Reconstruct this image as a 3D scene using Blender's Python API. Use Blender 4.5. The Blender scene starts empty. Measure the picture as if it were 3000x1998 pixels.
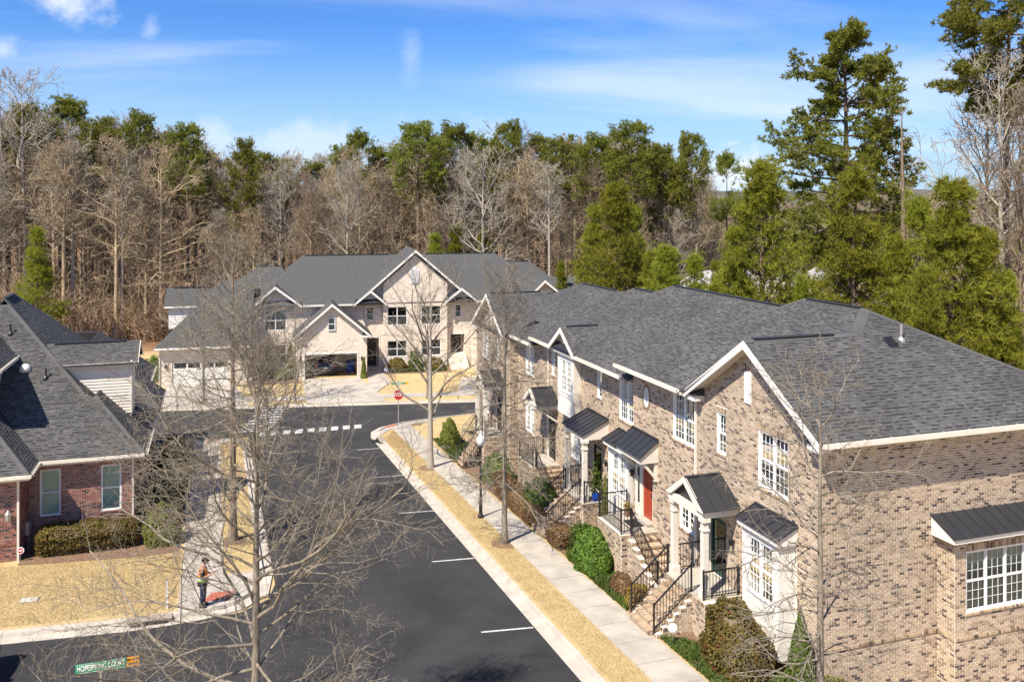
import bpy, bmesh, math, random
import numpy as np
from mathutils import Vector, Matrix
R=math.radians
scene=bpy.context.scene
COL=scene.collection
# ------------------------------------------------------------------ camera
CAMZ=15.0; F_PX=2600.0; YAW=math.atan(870/F_PX); CA,SA=math.cos(YAW),math.sin(YAW)
cd=bpy.data.cameras.new('camera'); cam=bpy.data.objects.new('camera',cd); COL.objects.link(cam)
cam.location=(0,0,CAMZ); cam.rotation_euler=(R(90),0,-YAW)
cd.sensor_fit='HORIZONTAL'; cd.sensor_width=36; cd.lens=36*F_PX/3000; cd.shift_y=-(999-585)/3000
cd.clip_start=0.5; cd.clip_end=9000
scene.camera=cam
# ------------------------------------------------------------------ sky, sun, exposure
SUN_EL=R(53); SHADOW_AZ=R(34)          # shadows run toward +X,+Y
sdir=Vector((-math.cos(SHADOW_AZ)*math.cos(SUN_EL),-math.sin(SHADOW_AZ)*math.cos(SUN_EL),math.sin(SUN_EL)))
w=bpy.data.worlds.new('World'); scene.world=w; w.use_nodes=True
nt=w.node_tree; nt.nodes.clear()
def N(t,**k):
    n=nt.nodes.new(t)
    for a,b in k.items(): setattr(n,a,b)
    return n
sky=N('ShaderNodeTexSky',sky_type='NISHITA'); sky.sun_disc=False; sky.sun_elevation=SUN_EL
sky.sun_rotation=math.atan2(sdir.x,sdir.y); sky.altitude=0; sky.air_density=1.0; sky.dust_density=0.15; sky.ozone_density=1.6
tc=N('ShaderNodeTexCoord')
def mth(op,a,b=None,c=None):
    n=N('ShaderNodeMath',operation=op)
    for i,v in enumerate((a,b,c)):
        if v is None: continue
        if isinstance(v,(int,float)): n.inputs[i].default_value=v
        else: nt.links.new(v,n.inputs[i])
    return n.outputs[0]
sep=N('ShaderNodeSeparateXYZ'); nt.links.new(tc.outputs['Generated'],sep.inputs[0])
# cloud layer: direction projected on a high plane, two octaves of stretched noise
zc=mth('MAXIMUM',sep.outputs[2],0.03); zz=mth('ADD',zc,0.12)
px=mth('DIVIDE',sep.outputs[0],zz); py=mth('DIVIDE',sep.outputs[1],zz)
cmb=N('ShaderNodeCombineXYZ'); nt.links.new(px,cmb.inputs[0]); nt.links.new(py,cmb.inputs[1])
mp=N('ShaderNodeMapping'); mp.inputs['Scale'].default_value=(0.42,1.0,1); mp.inputs['Rotation'].default_value=(0,0,R(38)); mp.inputs['Location'].default_value=(3.1,0.6,0)
nt.links.new(cmb.outputs[0],mp.inputs[0])
nz=N('ShaderNodeTexNoise'); nz.inputs['Scale'].default_value=0.8; nz.inputs['Detail'].default_value=7; nz.inputs['Roughness'].default_value=0.52; nz.inputs['Distortion'].default_value=0.7
nt.links.new(mp.outputs[0],nz.inputs['Vector'])
wisp=N('ShaderNodeMapRange'); wisp.interpolation_type='SMOOTHSTEP'
wisp.inputs['From Min'].default_value=0.45; wisp.inputs['From Max'].default_value=0.78; wisp.inputs['To Max'].default_value=0.55
nt.links.new(nz.outputs[0],wisp.inputs['Value'])
# small puffs: thresholded noise in direction space, thinning with height
nz2=N('ShaderNodeTexNoise'); nz2.inputs['Scale'].default_value=5.5; nz2.inputs['Detail'].default_value=6; nz2.inputs['Roughness'].default_value=0.55
mp2=N('ShaderNodeMapping'); mp2.inputs['Scale'].default_value=(1,1,2.4); mp2.inputs['Location'].default_value=(0.35,0.1,0.2)
nt.links.new(tc.outputs['Generated'],mp2.inputs[0]); nt.links.new(mp2.outputs[0],nz2.inputs['Vector'])
puff=N('ShaderNodeMapRange'); puff.interpolation_type='SMOOTHSTEP'
puff.inputs['From Min'].default_value=0.62; puff.inputs['From Max'].default_value=0.72; puff.inputs['To Max'].default_value=0.8
nt.links.new(nz2.outputs[0],puff.inputs['Value'])
cl=mth('MAXIMUM',wisp.outputs[0],puff.outputs[0])
def cloud(ovx,ovy,rx,ry,amt,top=True):
    "a single cloud at a sky direction; ragged by noise, flatter below"
    global cl
    vx,vz=(ovx*1.2744-1500)/F_PX,-(ovy*1.2744-585)/F_PX
    d=Vector((vx*CA+SA,-vx*SA+CA,vz)).normalized(); e=Vector((d.y,-d.x,0)).normalized()
    dp=N('ShaderNodeVectorMath',operation='DOT_PRODUCT'); nt.links.new(tc.outputs['Generated'],dp.inputs[0]); dp.inputs[1].default_value=e
    a=mth('DIVIDE',dp.outputs['Value'],rx); z_=mth('DIVIDE',mth('SUBTRACT',sep.outputs[2],d.z),ry)
    fw_=N('ShaderNodeVectorMath',operation='DOT_PRODUCT'); nt.links.new(tc.outputs['Generated'],fw_.inputs[0]); fw_.inputs[1].default_value=d
    r2=mth('SQRT',mth('ADD',mth('MULTIPLY',a,a),mth('MULTIPLY',z_,z_)))
    n3=N('ShaderNodeTexNoise'); n3.inputs['Scale'].default_value=17; n3.inputs['Detail'].default_value=6; n3.inputs['Roughness'].default_value=.6; nt.links.new(tc.outputs['Generated'],n3.inputs['Vector'])
    v=mth('ADD',r2,mth('MULTIPLY',mth('SUBTRACT',n3.outputs[0],.5),3.6))
    mr=N('ShaderNodeMapRange'); mr.interpolation_type='SMOOTHSTEP'; mr.inputs['From Min'].default_value=1.15; mr.inputs['From Max'].default_value=-.1; mr.inputs['To Min'].default_value=0; mr.inputs['To Max'].default_value=amt
    nt.links.new(v,mr.inputs['Value'])
    cl=mth('MAXIMUM',cl,mth('MULTIPLY',mr.outputs[0],mth('GREATER_THAN',fw_.outputs['Value'],.5)))
cloud(1705,385,.045,.030,1.0); cloud(160,0,.034,.022,.9); cloud(345,70,.010,.016,.35); cloud(2330,255,.035,.035,.8); cloud(945,130,.014,.026,.22); cloud(5,115,.022,.014,.5); cloud(620,335,.3,.03,.42)
mix=N('ShaderNodeMix',data_type='RGBA'); nt.links.new(cl,mix.inputs['Factor'])
hs=N('ShaderNodeHueSaturation'); hs.inputs['Saturation'].default_value=1.3; hs.inputs['Value'].default_value=1.0
nt.links.new(sky.outputs[0],hs.inputs['Color'])
tint=N('ShaderNodeMix',data_type='RGBA',blend_type='MULTIPLY'); tint.inputs['Factor'].default_value=1; tint.inputs['B'].default_value=(.72,.98,1.48,1)
nt.links.new(hs.outputs[0],tint.inputs['A'])
hzr=N('ShaderNodeMapRange'); hzr.inputs['From Min'].default_value=0.0; hzr.inputs['From Max'].default_value=0.2; hzr.inputs['To Min'].default_value=0.75; hzr.inputs['To Max'].default_value=0.0; hzr.interpolation_type='SMOOTHSTEP'
nt.links.new(sep.outputs[2],hzr.inputs['Value'])
hz=N('ShaderNodeMix',data_type='RGBA'); nt.links.new(hzr.outputs[0],hz.inputs['Factor']); nt.links.new(tint.outputs['Result'],hz.inputs['A']); hz.inputs['B'].default_value=(4.6,6.6,9.4,1)
nt.links.new(hz.outputs['Result'],mix.inputs['A']); mix.inputs['B'].default_value=(9.3,9.8,10.6,1)
bg=N('ShaderNodeBackground'); bg.inputs['Strength'].default_value=0.06; nt.links.new(mix.outputs['Result'],bg.inputs['Color'])
wo=N('ShaderNodeOutputWorld'); nt.links.new(bg.outputs[0],wo.inputs['Surface'])
sl=bpy.data.lights.new('sun','SUN'); sl.energy=5.0; sl.angle=R(0.53); sl.color=(1.0,0.91,0.77)
so=bpy.data.objects.new('sun',sl); COL.objects.link(so); so.location=(-40,-30,60)
so.rotation_euler=sdir.to_track_quat('Z','Y').to_euler()
vs=scene.view_settings; vs.view_transform='Standard'; vs.look='None'; vs.exposure=0.88; vs.gamma=1.0; vs.use_curve_mapping=False
# ------------------------------------------------------------------ helpers
rng=np.random.default_rng(7)
def pix(px,py,d):
    "point on the sight line of a photo pixel at depth d (used to survey positions)"
    r=(px-1500)/F_PX*d
    return np.array([r*CA+d*SA,-r*SA+d*CA,CAMZ-(py-585)/F_PX*d])
ZK=[(-400,26.6),(0,2.05),(62,-1.75),(66,-1.95),(70,-2.15),(78,-2.2),(100,-2.3),(130,-2.7),(250,-4),(6000,-8)]
def zg(y):
    return float(np.interp(y,[k[0] for k in ZK],[k[1] for k in ZK]))
def gdrop(x,y): return -.8*float(np.interp(x,[17,20.5],[0,1]))*float(np.interp(y,[62,70],[1,0]))
def setp(o,label=None,cat=None,group=None,kind=None):
    if label: o['label']=label
    if cat: o['category']=cat
    if group: o['group']=group
    if kind: o['kind']=kind
    return o
def link(name,me,mat=None,parent=None,world=True,**k):
    o=bpy.data.objects.new(name,me); COL.objects.link(o)
    if mat is not None and me is not None and len(me.materials)==0: me.materials.append(mat)
    if parent is not None:
        o.parent=parent
        if world:
            t=Vector(); p=parent
            o.matrix_parent_inverse=wm(parent).inverted()
    return setp(o,**k)
def wm(o):
    m=Matrix.LocRotScale(o.location,o.rotation_euler,o.scale)
    if o.parent: m=wm(o.parent)@o.matrix_parent_inverse@m
    return m
def empty(name,loc=(0,0,0),rotz=0,**k):
    o=bpy.data.objects.new(name,None); COL.objects.link(o); o.location=loc; o.rotation_euler=(0,0,rotz); o.empty_display_size=.3
    return setp(o,**k)
def npmesh(name,V,F,smooth=False):
    V=np.ascontiguousarray(V,np.float32); F=np.ascontiguousarray(F,np.int32)
    me=bpy.data.meshes.new(name); n,k=F.shape
    me.vertices.add(len(V)); me.vertices.foreach_set('co',V.ravel())
    me.loops.add(n*k); me.loops.foreach_set('vertex_index',F.ravel())
    me.polygons.add(n); me.polygons.foreach_set('loop_start',np.arange(n,dtype=np.int32)*k)
    try: me.polygons.foreach_set('loop_total',np.full(n,k,np.int32))
    except Exception: pass
    me.polygons.foreach_set('use_smooth',np.full(n,smooth,bool))
    me.update(calc_edges=True); return me
class MB:
    "collects simple solids into one mesh"
    def __init__(s): s.v=[]; s.f=[]
    def add(s,vs,fs):
        b=len(s.v); s.v+= [tuple(map(float,p)) for p in vs]; s.f+=[tuple(i+b for i in q) for q in fs]; return s
    def box(s,x0,x1,y0,y1,z0,z1):
        if x0>x1:x0,x1=x1,x0
        if y0>y1:y0,y1=y1,y0
        if z0>z1:z0,z1=z1,z0
        return s.add([(x0,y0,z0),(x1,y0,z0),(x1,y1,z0),(x0,y1,z0),(x0,y0,z1),(x1,y0,z1),(x1,y1,z1),(x0,y1,z1)],
          [(0,3,2,1),(4,5,6,7),(0,1,5,4),(1,2,6,5),(2,3,7,6),(3,0,4,7)])
    def poly(s,pts): return s.add(pts,[tuple(range(len(pts)))])
    def slab(s,pts,t):
        "polygon (3D) extruded straight down by t"
        n=len(pts); lo=[(p[0],p[1],p[2]-t) for p in pts]
        return s.add(list(pts)+lo,[tuple(range(n)),tuple(range(2*n-1,n-1,-1))]+[((i+1)%n,i,n+i,n+(i+1)%n) for i in range(n)])
    def ext(s,pts,d):
        "polygon extruded along vector d"
        n=len(pts); q=[tuple(np.add(p,d)) for p in pts]
        return s.add(list(pts)+q,[tuple(range(n))[::-1],tuple(range(n,2*n))]+[(i,(i+1)%n,n+(i+1)%n,n+i) for i in range(n)])
    def beam(s,p,q,w,h,up=(0,0,1)):
        p=Vector(p);q=Vector(q);d=(q-p).normalized();u=Vector(up);sd=d.cross(u)
        if sd.length<1e-4: sd=d.cross(Vector((0,1,0)))
        sd.normalize(); u=sd.cross(d); a=sd*w/2;b=u*h/2
        P=[p-a-b,p+a-b,p+a+b,p-a+b,q-a-b,q+a-b,q+a+b,q-a+b]
        return s.add(P,[(0,1,2,3),(7,6,5,4),(0,4,5,1),(1,5,6,2),(2,6,7,3),(3,7,4,0)])
    def cyl(s,p,q,r0,r1=None,n=8):
        r1=r0 if r1 is None else r1
        p=Vector(p);q=Vector(q);d=(q-p).normalized();a=d.orthogonal().normalized();b=d.cross(a)
        V=[];
        for c,r in((p,r0),(q,r1)):
            for i in range(n):
                t=2*math.pi*i/n; V.append(c+a*math.cos(t)*r+b*math.sin(t)*r)
        return s.add(V,[tuple(range(n))[::-1],tuple(range(n,2*n))]+[(i,(i+1)%n,n+(i+1)%n,n+i) for i in range(n)])
    def lathe(s,c,prof,n=12):
        "profile [(r,z)] revolved about a vertical axis through c"
        V=[];m=len(prof)
        for r,z in prof:
            for i in range(n):
                t=2*math.pi*i/n; V.append((c[0]+r*math.cos(t),c[1]+r*math.sin(t),c[2]+z))
        Fc=[(j*n+i,j*n+(i+1)%n,(j+1)*n+(i+1)%n,(j+1)*n+i) for j in range(m-1) for i in range(n)]
        return s.add(V,Fc+[tuple(range(n))[::-1],tuple(range((m-1)*n,m*n))])
    def mesh(s,name,smooth=False):
        me=bpy.data.meshes.new(name); me.from_pydata(s.v,[],s.f); me.update()
        if smooth:
            me.polygons.foreach_set('use_smooth',np.ones(len(me.polygons),bool))
        return me
    def build(s,name,mat,parent=None,smooth=False,world=True,**k):
        return link(name,s.mesh(name,smooth),mat,parent,world,**k)
def copytree(o,parent=None):
    c=o.copy(); COL.objects.link(c); c.parent=parent
    for ch in [x for x in KIDS.get(o.name,[])]: copytree(ch,c)
    return c
KIDS={}
# ------------------------------------------------------------------ materials
def material(name):
    m=bpy.data.materials.new(name); m.use_nodes=True; t=m.node_tree; b=t.nodes['Principled BSDF']; return m,t,b
def mat(name,col,rough=.7,var=.15,scale=3.0,bump=0.0,bscale=60.,metal=0.0,spec=.3,col2=None,detail=5,stretch=None):
    "colour with noise variation of brightness (or to a second colour) and a little relief"
    m,t,b=material(name)
    def n(ty): return t.nodes.new(ty)
    tcn=n('ShaderNodeTexCoord'); src=tcn.outputs['Object']
    if stretch:
        mpn=n('ShaderNodeMapping'); mpn.inputs['Scale'].default_value=stretch; t.links.new(src,mpn.inputs[0]); src=mpn.outputs[0]
    nzn=n('ShaderNodeTexNoise'); nzn.inputs['Scale'].default_value=scale; nzn.inputs['Detail'].default_value=detail; nzn.inputs['Roughness'].default_value=.6
    t.links.new(src,nzn.inputs['Vector'])
    mx=n('ShaderNodeMix'); mx.data_type='RGBA'
    rp=n('ShaderNodeMapRange'); rp.inputs['From Min'].default_value=.3; rp.inputs['From Max'].default_value=.7
    t.links.new(nzn.outputs[0],rp.inputs[0]); t.links.new(rp.outputs[0],mx.inputs['Factor'])
    c=np.array(col,float); A=c*(1-var); B=np.array(col2,float) if col2 is not None else c*(1+var)
    mx.inputs['A'].default_value=(*A,1); mx.inputs['B'].default_value=(*np.minimum(B,.95),1)
    t.links.new(mx.outputs['Result'],b.inputs['Base Color'])
    b.inputs['Roughness'].default_value=rough; b.inputs['Metallic'].default_value=metal; b.inputs['Specular IOR Level'].default_value=spec
    if bump>0:
        n2=n('ShaderNodeTexNoise'); n2.inputs['Scale'].default_value=bscale; n2.inputs['Detail'].default_value=4
        t.links.new(src,n2.inputs['Vector'])
        bp=n('ShaderNodeBump'); bp.inputs['Strength'].default_value=bump; bp.inputs['Distance'].default_value=.02
        t.links.new(n2.outputs[0],bp.inputs['Height']); t.links.new(bp.outputs[0],b.inputs['Normal'])
    return m
def piecemat(name,stops,rough=.85,fine=.25,fscale=40.,patch=.12):
    "every piece (mesh island or object) takes its own colour from the ramp"
    m,t,b=material(name)
    n=t.nodes.new; L=t.links.new
    g=n('ShaderNodeNewGeometry'); oi=n('ShaderNodeObjectInfo')
    ad=n('ShaderNodeMath'); ad.operation='ADD'; L(g.outputs['Random Per Island'],ad.inputs[0]); L(oi.outputs['Random'],ad.inputs[1])
    fr=n('ShaderNodeMath'); fr.operation='FRACT'; L(ad.outputs[0],fr.inputs[0])
    cr=n('ShaderNodeValToRGB'); cr.color_ramp.interpolation='CONSTANT'; e=cr.color_ramp.elements
    while len(e)<len(stops): e.new(.5)
    for el,(p,c) in zip(e,stops): el.position=p; el.color=(*c,1)
    L(fr.outputs[0],cr.inputs[0])
    tcn=n('ShaderNodeTexCoord'); nzn=n('ShaderNodeTexNoise'); nzn.inputs['Scale'].default_value=fscale; nzn.inputs['Detail'].default_value=3
    nb=n('ShaderNodeTexNoise'); nb.inputs['Scale'].default_value=.5; nb.inputs['Detail'].default_value=4
    L(tcn.outputs['Object'],nzn.inputs['Vector']); L(tcn.outputs['Object'],nb.inputs['Vector'])
    r1=n('ShaderNodeMapRange'); r1.inputs['From Min'].default_value=.25; r1.inputs['From Max'].default_value=.75; r1.inputs['To Min'].default_value=1-fine; r1.inputs['To Max'].default_value=1+fine; L(nzn.outputs[0],r1.inputs[0])
    r2=n('ShaderNodeMapRange'); r2.inputs['From Min'].default_value=.3; r2.inputs['From Max'].default_value=.7; r2.inputs['To Min'].default_value=1-patch; r2.inputs['To Max'].default_value=1+patch; L(nb.outputs[0],r2.inputs[0])
    mu=n('ShaderNodeMath'); mu.operation='MULTIPLY'; L(r1.outputs[0],mu.inputs[0]); L(r2.outputs[0],mu.inputs[1])
    vm=n('ShaderNodeVectorMath'); vm.operation='SCALE'; L(cr.outputs[0],vm.inputs[0]); L(mu.outputs[0],vm.inputs['Scale'])
    L(vm.outputs[0],b.inputs['Base Color']); b.inputs['Roughness'].default_value=rough; b.inputs['Specular IOR Level'].default_value=.25
    return m
def leafmat(name,c1,c2,trans=.3,c3=None):
    "leaves or needles: own shade per piece, some light passes through"
    m,t,b=material(name); n=t.nodes.new; L=t.links.new
    g=n('ShaderNodeNewGeometry'); oi=n('ShaderNodeObjectInfo')
    cr=n('ShaderNodeValToRGB'); e=cr.color_ramp.elements; e[0].color=(*c1,1); e[1].color=(*c2,1)
    if c3 is not None: x=e.new(.93); x.color=(*c2,1); e[-1].color=(*c3,1)
    L(g.outputs['Random Per Island'],cr.inputs[0])
    hsn=n('ShaderNodeHueSaturation'); L(cr.outputs[0],hsn.inputs['Color'])
    rv=n('ShaderNodeMapRange'); rv.inputs['To Min'].default_value=.8; rv.inputs['To Max'].default_value=1.2; L(oi.outputs['Random'],rv.inputs[0]); L(rv.outputs[0],hsn.inputs['Value'])
    rh=n('ShaderNodeMapRange'); rh.inputs['To Min'].default_value=.485; rh.inputs['To Max'].default_value=.515; L(oi.outputs['Random'],rh.inputs[0]); L(rh.outputs[0],hsn.inputs['Hue'])
    L(hsn.outputs[0],b.inputs['Base Color']); b.inputs['Roughness'].default_value=.6; b.inputs['Specular IOR Level'].default_value=.25
    tr=n('ShaderNodeBsdfTranslucent'); L(hsn.outputs[0],tr.inputs['Color'])
    ms=n('ShaderNodeMixShader'); ms.inputs[0].default_value=trans; L(b.outputs[0],ms.inputs[1]); L(tr.outputs[0],ms.inputs[2])
    L(ms.outputs[0],t.nodes['Material Output'].inputs['Surface']); return m
M={}
M['brick']=piecemat('tan_brick',[(0,(.385,.295,.205)),(.16,(.43,.335,.238)),(.32,(.345,.258,.177)),(.46,(.40,.31,.22)),(.60,(.30,.222,.152)),(.70,(.45,.36,.265)),(.80,(.225,.16,.112)),(.885,(.075,.054,.045)),(.945,(.13,.092,.07))],fine=.2,fscale=25)
M['mortar']=mat('light_mortar',(.76,.70,.61),.95,.08,4,.3,120)
M['redbrick']=piecemat('red_brick',[(0,(.22,.085,.06)),(.2,(.28,.12,.085)),(.4,(.17,.065,.05)),(.55,(.25,.10,.075)),(.7,(.31,.16,.12)),(.82,(.11,.05,.042)),(.92,(.045,.03,.028))],fine=.2,fscale=25)
M['redmortar']=mat('grey_mortar',(.55,.49,.43),.95,.12,4,.3,120)
M['shingle']=piecemat('grey_shingle',[(0,(.077,.077,.076)),(.22,(.084,.084,.083)),(.44,(.072,.072,.073)),(.62,(.091,.091,.090)),(.76,(.066,.066,.068)),(.88,(.099,.099,.098)),(.95,(.057,.057,.060))],rough=.95,fine=.25,fscale=90,patch=.16)
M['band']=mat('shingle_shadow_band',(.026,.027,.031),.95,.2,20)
M['cap']=piecemat('ridge_shingle',[(0,(.087,.087,.088)),(.5,(.096,.096,.097))],rough=.95,fine=.2,fscale=90)
M['deck']=mat('roof_deck',(.06,.062,.07),.95,.2,30)
M['farshingle']=mat('far_shingle',(.072,.0735,.074),.95,.32,7,.5,40,stretch=(1,1,2.5))
M['paleb']=None
M['trim']=mat('cream_trim',(.68,.63,.55),.55,.05,2)
M['white']=mat('white_paint',(.70,.68,.64),.5,.04,2)
M['whitew']=mat('white_vinyl',(.70,.71,.72),.4,.03,2)
M['metal']=mat('charcoal_metal',(.040,.042,.048),.42,.1,1.5,0,60,.35,.5)
M['iron']=mat('black_iron',(.012,.012,.013),.45,.1,8,0,60,.0,.5)
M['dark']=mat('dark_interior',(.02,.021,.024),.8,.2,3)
M['blind']=mat('pale_blind',(.62,.66,.60),.8,.06,3)
M['screen']=mat('grey_screen',(.30,.30,.28),.7,.15,30)
M['asphalt']=mat('asphalt',(.026,.0262,.028),.9,.2,.45,.4,160,col2=(.042,.042,.0435),detail=9)
M['asphalt2']=mat('older_asphalt',(.029,.0292,.031),.9,.2,.4,.4,160,col2=(.05,.0495,.051),detail=9)
M['conc']=mat('pale_concrete',(.375,.342,.295),.9,.2,1.1,.25,90)
M['kerb']=mat('kerb_concrete',(.44,.40,.345),.9,.18,1.3,.25,90)
M['joint']=mat('joint_dirt',(.28,.24,.19),.95,.2,6)
M['paint']=mat('road_paint',(.42,.42,.41),.8,.3,9,0,col2=(.62,.62,.60),detail=8)
M['mulch']=mat('bark_mulch',(.15,.09,.055),.95,.45,9,.8,50,col2=(.28,.18,.12))
M['redpad']=mat('red_pad',(.36,.11,.07),.85,.15,8,.4,70)
M['reddoor']=mat('red_door_paint',(.34,.055,.025),.4,.05,2)
M['greendoor']=mat('green_door_paint',(.02,.05,.04),.4,.1,2)
M['bark']=mat('grey_bark',(.20,.168,.128),.9,.35,9,.5,40,stretch=(1,1,.3),col2=(.30,.26,.205))
M['barkdark']=mat('brown_bark',(.16,.115,.08),.9,.35,9,.5,40,stretch=(1,1,.3),col2=(.28,.215,.155))
M['barkpale']=mat('pale_bark',(.34,.30,.245),.9,.25,7,.4,40,stretch=(1,1,.3),col2=(.43,.385,.32))
M['barkwood']=mat('wood_bark',(.30,.225,.145),.9,.35,.9,0,40,col2=(.50,.40,.27))
M['barkpine']=mat('pine_bark',(.115,.078,.058),.9,.35,7,.5,30,col2=(.19,.14,.11))
M['needle']=leafmat('pine_needles',(.12,.145,.022),(.30,.31,.05),.45)
M['needley']=leafmat('young_pine_needles',(.16,.185,.02),(.40,.40,.05),.5)
M['holly']=leafmat('holly_leaves',(.04,.08,.012),(.15,.22,.03),.25)
M['box']=leafmat('boxwood_leaves',(.09,.11,.02),(.24,.25,.05),.3)
M['hedge']=leafmat('olive_hedge_leaves',(.085,.075,.018),(.24,.20,.045),.3,(.2,.04,.03))
M['brownshrub']=leafmat('brown_hedge_leaves',(.10,.055,.025),(.25,.15,.07),.2)
M['gcover']=leafmat('groundcover_leaves',(.05,.085,.018),(.13,.19,.04),.3)
M['autumn']=leafmat('yellow_red_leaves',(.16,.14,.03),(.33,.22,.04),.3,(.35,.07,.02))
M['grass']=leafmat('dry_grass_blades',(.42,.315,.155),(.50,.385,.205),.3,(.30,.26,.10))
M['steel']=mat('galvanised_steel',(.42,.42,.42),.45,.12,8,0,60,.6,.5)
M['signred']=mat('sign_red',(.42,.025,.02),.5,.06,6)
M['signgreen']=mat('sign_green',(.0,.24,.13),.5,.05,6)
M['signorange']=mat('sign_orange',(.85,.36,.0),.5,.05,6)
M['signwhite']=mat('sign_white',(.85,.85,.84),.5,.03,6)
M['signblack']=mat('sign_black',(.02,.02,.02),.5,.03,6)
M['globe']=mat('frosted_globe',(.72,.75,.76),.25,.05,3)
def glassmat():
    m,t,b=material('window_glass'); n=t.nodes.new; L=t.links.new
    gl=n('ShaderNodeBsdfGlossy'); gl.inputs['Roughness'].default_value=.02; gl.inputs['Color'].default_value=(.9,.95,.95,1)
    tr=n('ShaderNodeBsdfTransparent'); tr.inputs['Color'].default_value=(.72,.82,.78,1)
    fr=n('ShaderNodeFresnel'); fr.inputs['IOR'].default_value=1.45
    ms=n('ShaderNodeMixShader'); L(fr.outputs[0],ms.inputs[0]); L(tr.outputs[0],ms.inputs[1]); L(gl.outputs[0],ms.inputs[2])
    L(ms.outputs[0],t.nodes['Material Output'].inputs['Surface']); return m
M['glass']=glassmat()
def palebrick():
    m,t,b=material('pale_painted_brick'); n=t.nodes.new; L=t.links.new
    tcn=n('ShaderNodeTexCoord'); sp=n('ShaderNodeSeparateXYZ'); L(tcn.outputs['Object'],sp.inputs[0])
    ad=n('ShaderNodeMath'); ad.operation='ADD'; L(sp.outputs[0],ad.inputs[0]); L(sp.outputs[1],ad.inputs[1])
    cb=n('ShaderNodeCombineXYZ'); L(ad.outputs[0],cb.inputs[0]); L(sp.outputs[2],cb.inputs[1])
    br=n('ShaderNodeTexBrick'); br.inputs['Scale'].default_value=1; br.inputs['Brick Width'].default_value=.21; br.inputs['Row Height'].default_value=.081; br.inputs['Mortar Size'].default_value=.007
    br.inputs['Color1'].default_value=(.60,.51,.42,1); br.inputs['Color2'].default_value=(.72,.63,.53,1); br.inputs['Mortar'].default_value=(.78,.70,.605,1); L(cb.outputs[0],br.inputs['Vector'])
    nz=n('ShaderNodeTexNoise'); nz.inputs['Scale'].default_value=5; nz.inputs['Detail'].default_value=5; L(tcn.outputs['Object'],nz.inputs['Vector'])
    rp=n('ShaderNodeMapRange'); rp.inputs['From Min'].default_value=.3; rp.inputs['From Max'].default_value=.7; rp.inputs['To Min'].default_value=.86; rp.inputs['To Max'].default_value=1.1; L(nz.outputs[0],rp.inputs[0])
    vm=n('ShaderNodeVectorMath'); vm.operation='SCALE'; L(br.outputs['Color'],vm.inputs[0]); L(rp.outputs[0],vm.inputs['Scale']); L(vm.outputs[0],b.inputs['Base Color'])
    bp=n('ShaderNodeBump'); bp.inputs['Strength'].default_value=.5; bp.inputs['Distance'].default_value=.012; bp.invert=True; L(br.outputs['Fac'],bp.inputs['Height']); L(bp.outputs[0],b.inputs['Normal'])
    b.inputs['Roughness'].default_value=.9; return m
M['paleb']=palebrick()
def groundmat():
    "dry winter lawn, leaf litter in the wood"
    m,t,b=material('dry_ground'); n=t.nodes.new; L=t.links.new
    tcn=n('ShaderNodeTexCoord'); P=tcn.outputs['Object']
    def noise(s,d=5,r=.6,st=None):
        q=n('ShaderNodeTexNoise'); q.inputs['Scale'].default_value=s; q.inputs['Detail'].default_value=d; q.inputs['Roughness'].default_value=r
        if st:
            mpn=n('ShaderNodeMapping'); mpn.inputs['Scale'].default_value=st; L(P,mpn.inputs[0]); L(mpn.outputs[0],q.inputs['Vector'])
        else: L(P,q.inputs['Vector'])
        return q.outputs[0]
    def ramp(v,stops):
        c=n('ShaderNodeValToRGB'); e=c.color_ramp.elements
        while len(e)<len(stops): e.new(.5)
        for el,(p,cc) in zip(e,stops): el.position=p; el.color=(*cc,1)
        L(v,c.inputs[0]); return c.outputs[0]
    lawn=ramp(noise(1.3,8,.72),[(.28,(.33,.245,.12)),(.45,(.43,.325,.165)),(.58,(.48,.37,.20)),(.75,(.36,.29,.135))])
    litter=ramp(noise(.35,9,.75),[(.25,(.11,.06,.035)),(.45,(.20,.115,.065)),(.6,(.27,.165,.10)),(.78,(.14,.085,.05))])
    sp=n('ShaderNodeSeparateXYZ'); L(P,sp.inputs[0])
    nn=n('ShaderNodeMath'); nn.operation='MULTIPLY_ADD'; L(noise(.08,4),nn.inputs[0]); nn.inputs[1].default_value=26; L(sp.outputs[1],nn.inputs[2])
    mr=n('ShaderNodeMapRange'); mr.inputs['From Min'].default_value=119; mr.inputs['From Max'].default_value=125; L(nn.outputs[0],mr.inputs[0])
    mx=n('ShaderNodeMix'); mx.data_type='RGBA'; L(mr.outputs[0],mx.inputs['Factor']); L(lawn,mx.inputs['A']); L(litter,mx.inputs['B'])
    # sparse green tufts
    gr=n('ShaderNodeMapRange'); gr.inputs['From Min'].default_value=.62; gr.inputs['From Max'].default_value=.74; gr.inputs['To Max'].default_value=.55; L(noise(2.3,4),gr.inputs[0])
    m2=n('ShaderNodeMix'); m2.data_type='RGBA'; L(gr.outputs[0],m2.inputs['Factor']); L(mx.outputs['Result'],m2.inputs['A']); m2.inputs['B'].default_value=(.20,.20,.06,1)
    L(m2.outputs['Result'],b.inputs['Base Color']); b.inputs['Roughness'].default_value=.95; b.inputs['Specular IOR Level'].default_value=.1
    bp=n('ShaderNodeBump'); bp.inputs['Strength'].default_value=.7; bp.inputs['Distance'].default_value=.05; L(noise(22,4,.7),bp.inputs['Height']); L(bp.outputs[0],b.inputs['Normal'])
    return m
M['ground']=groundmat()
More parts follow.
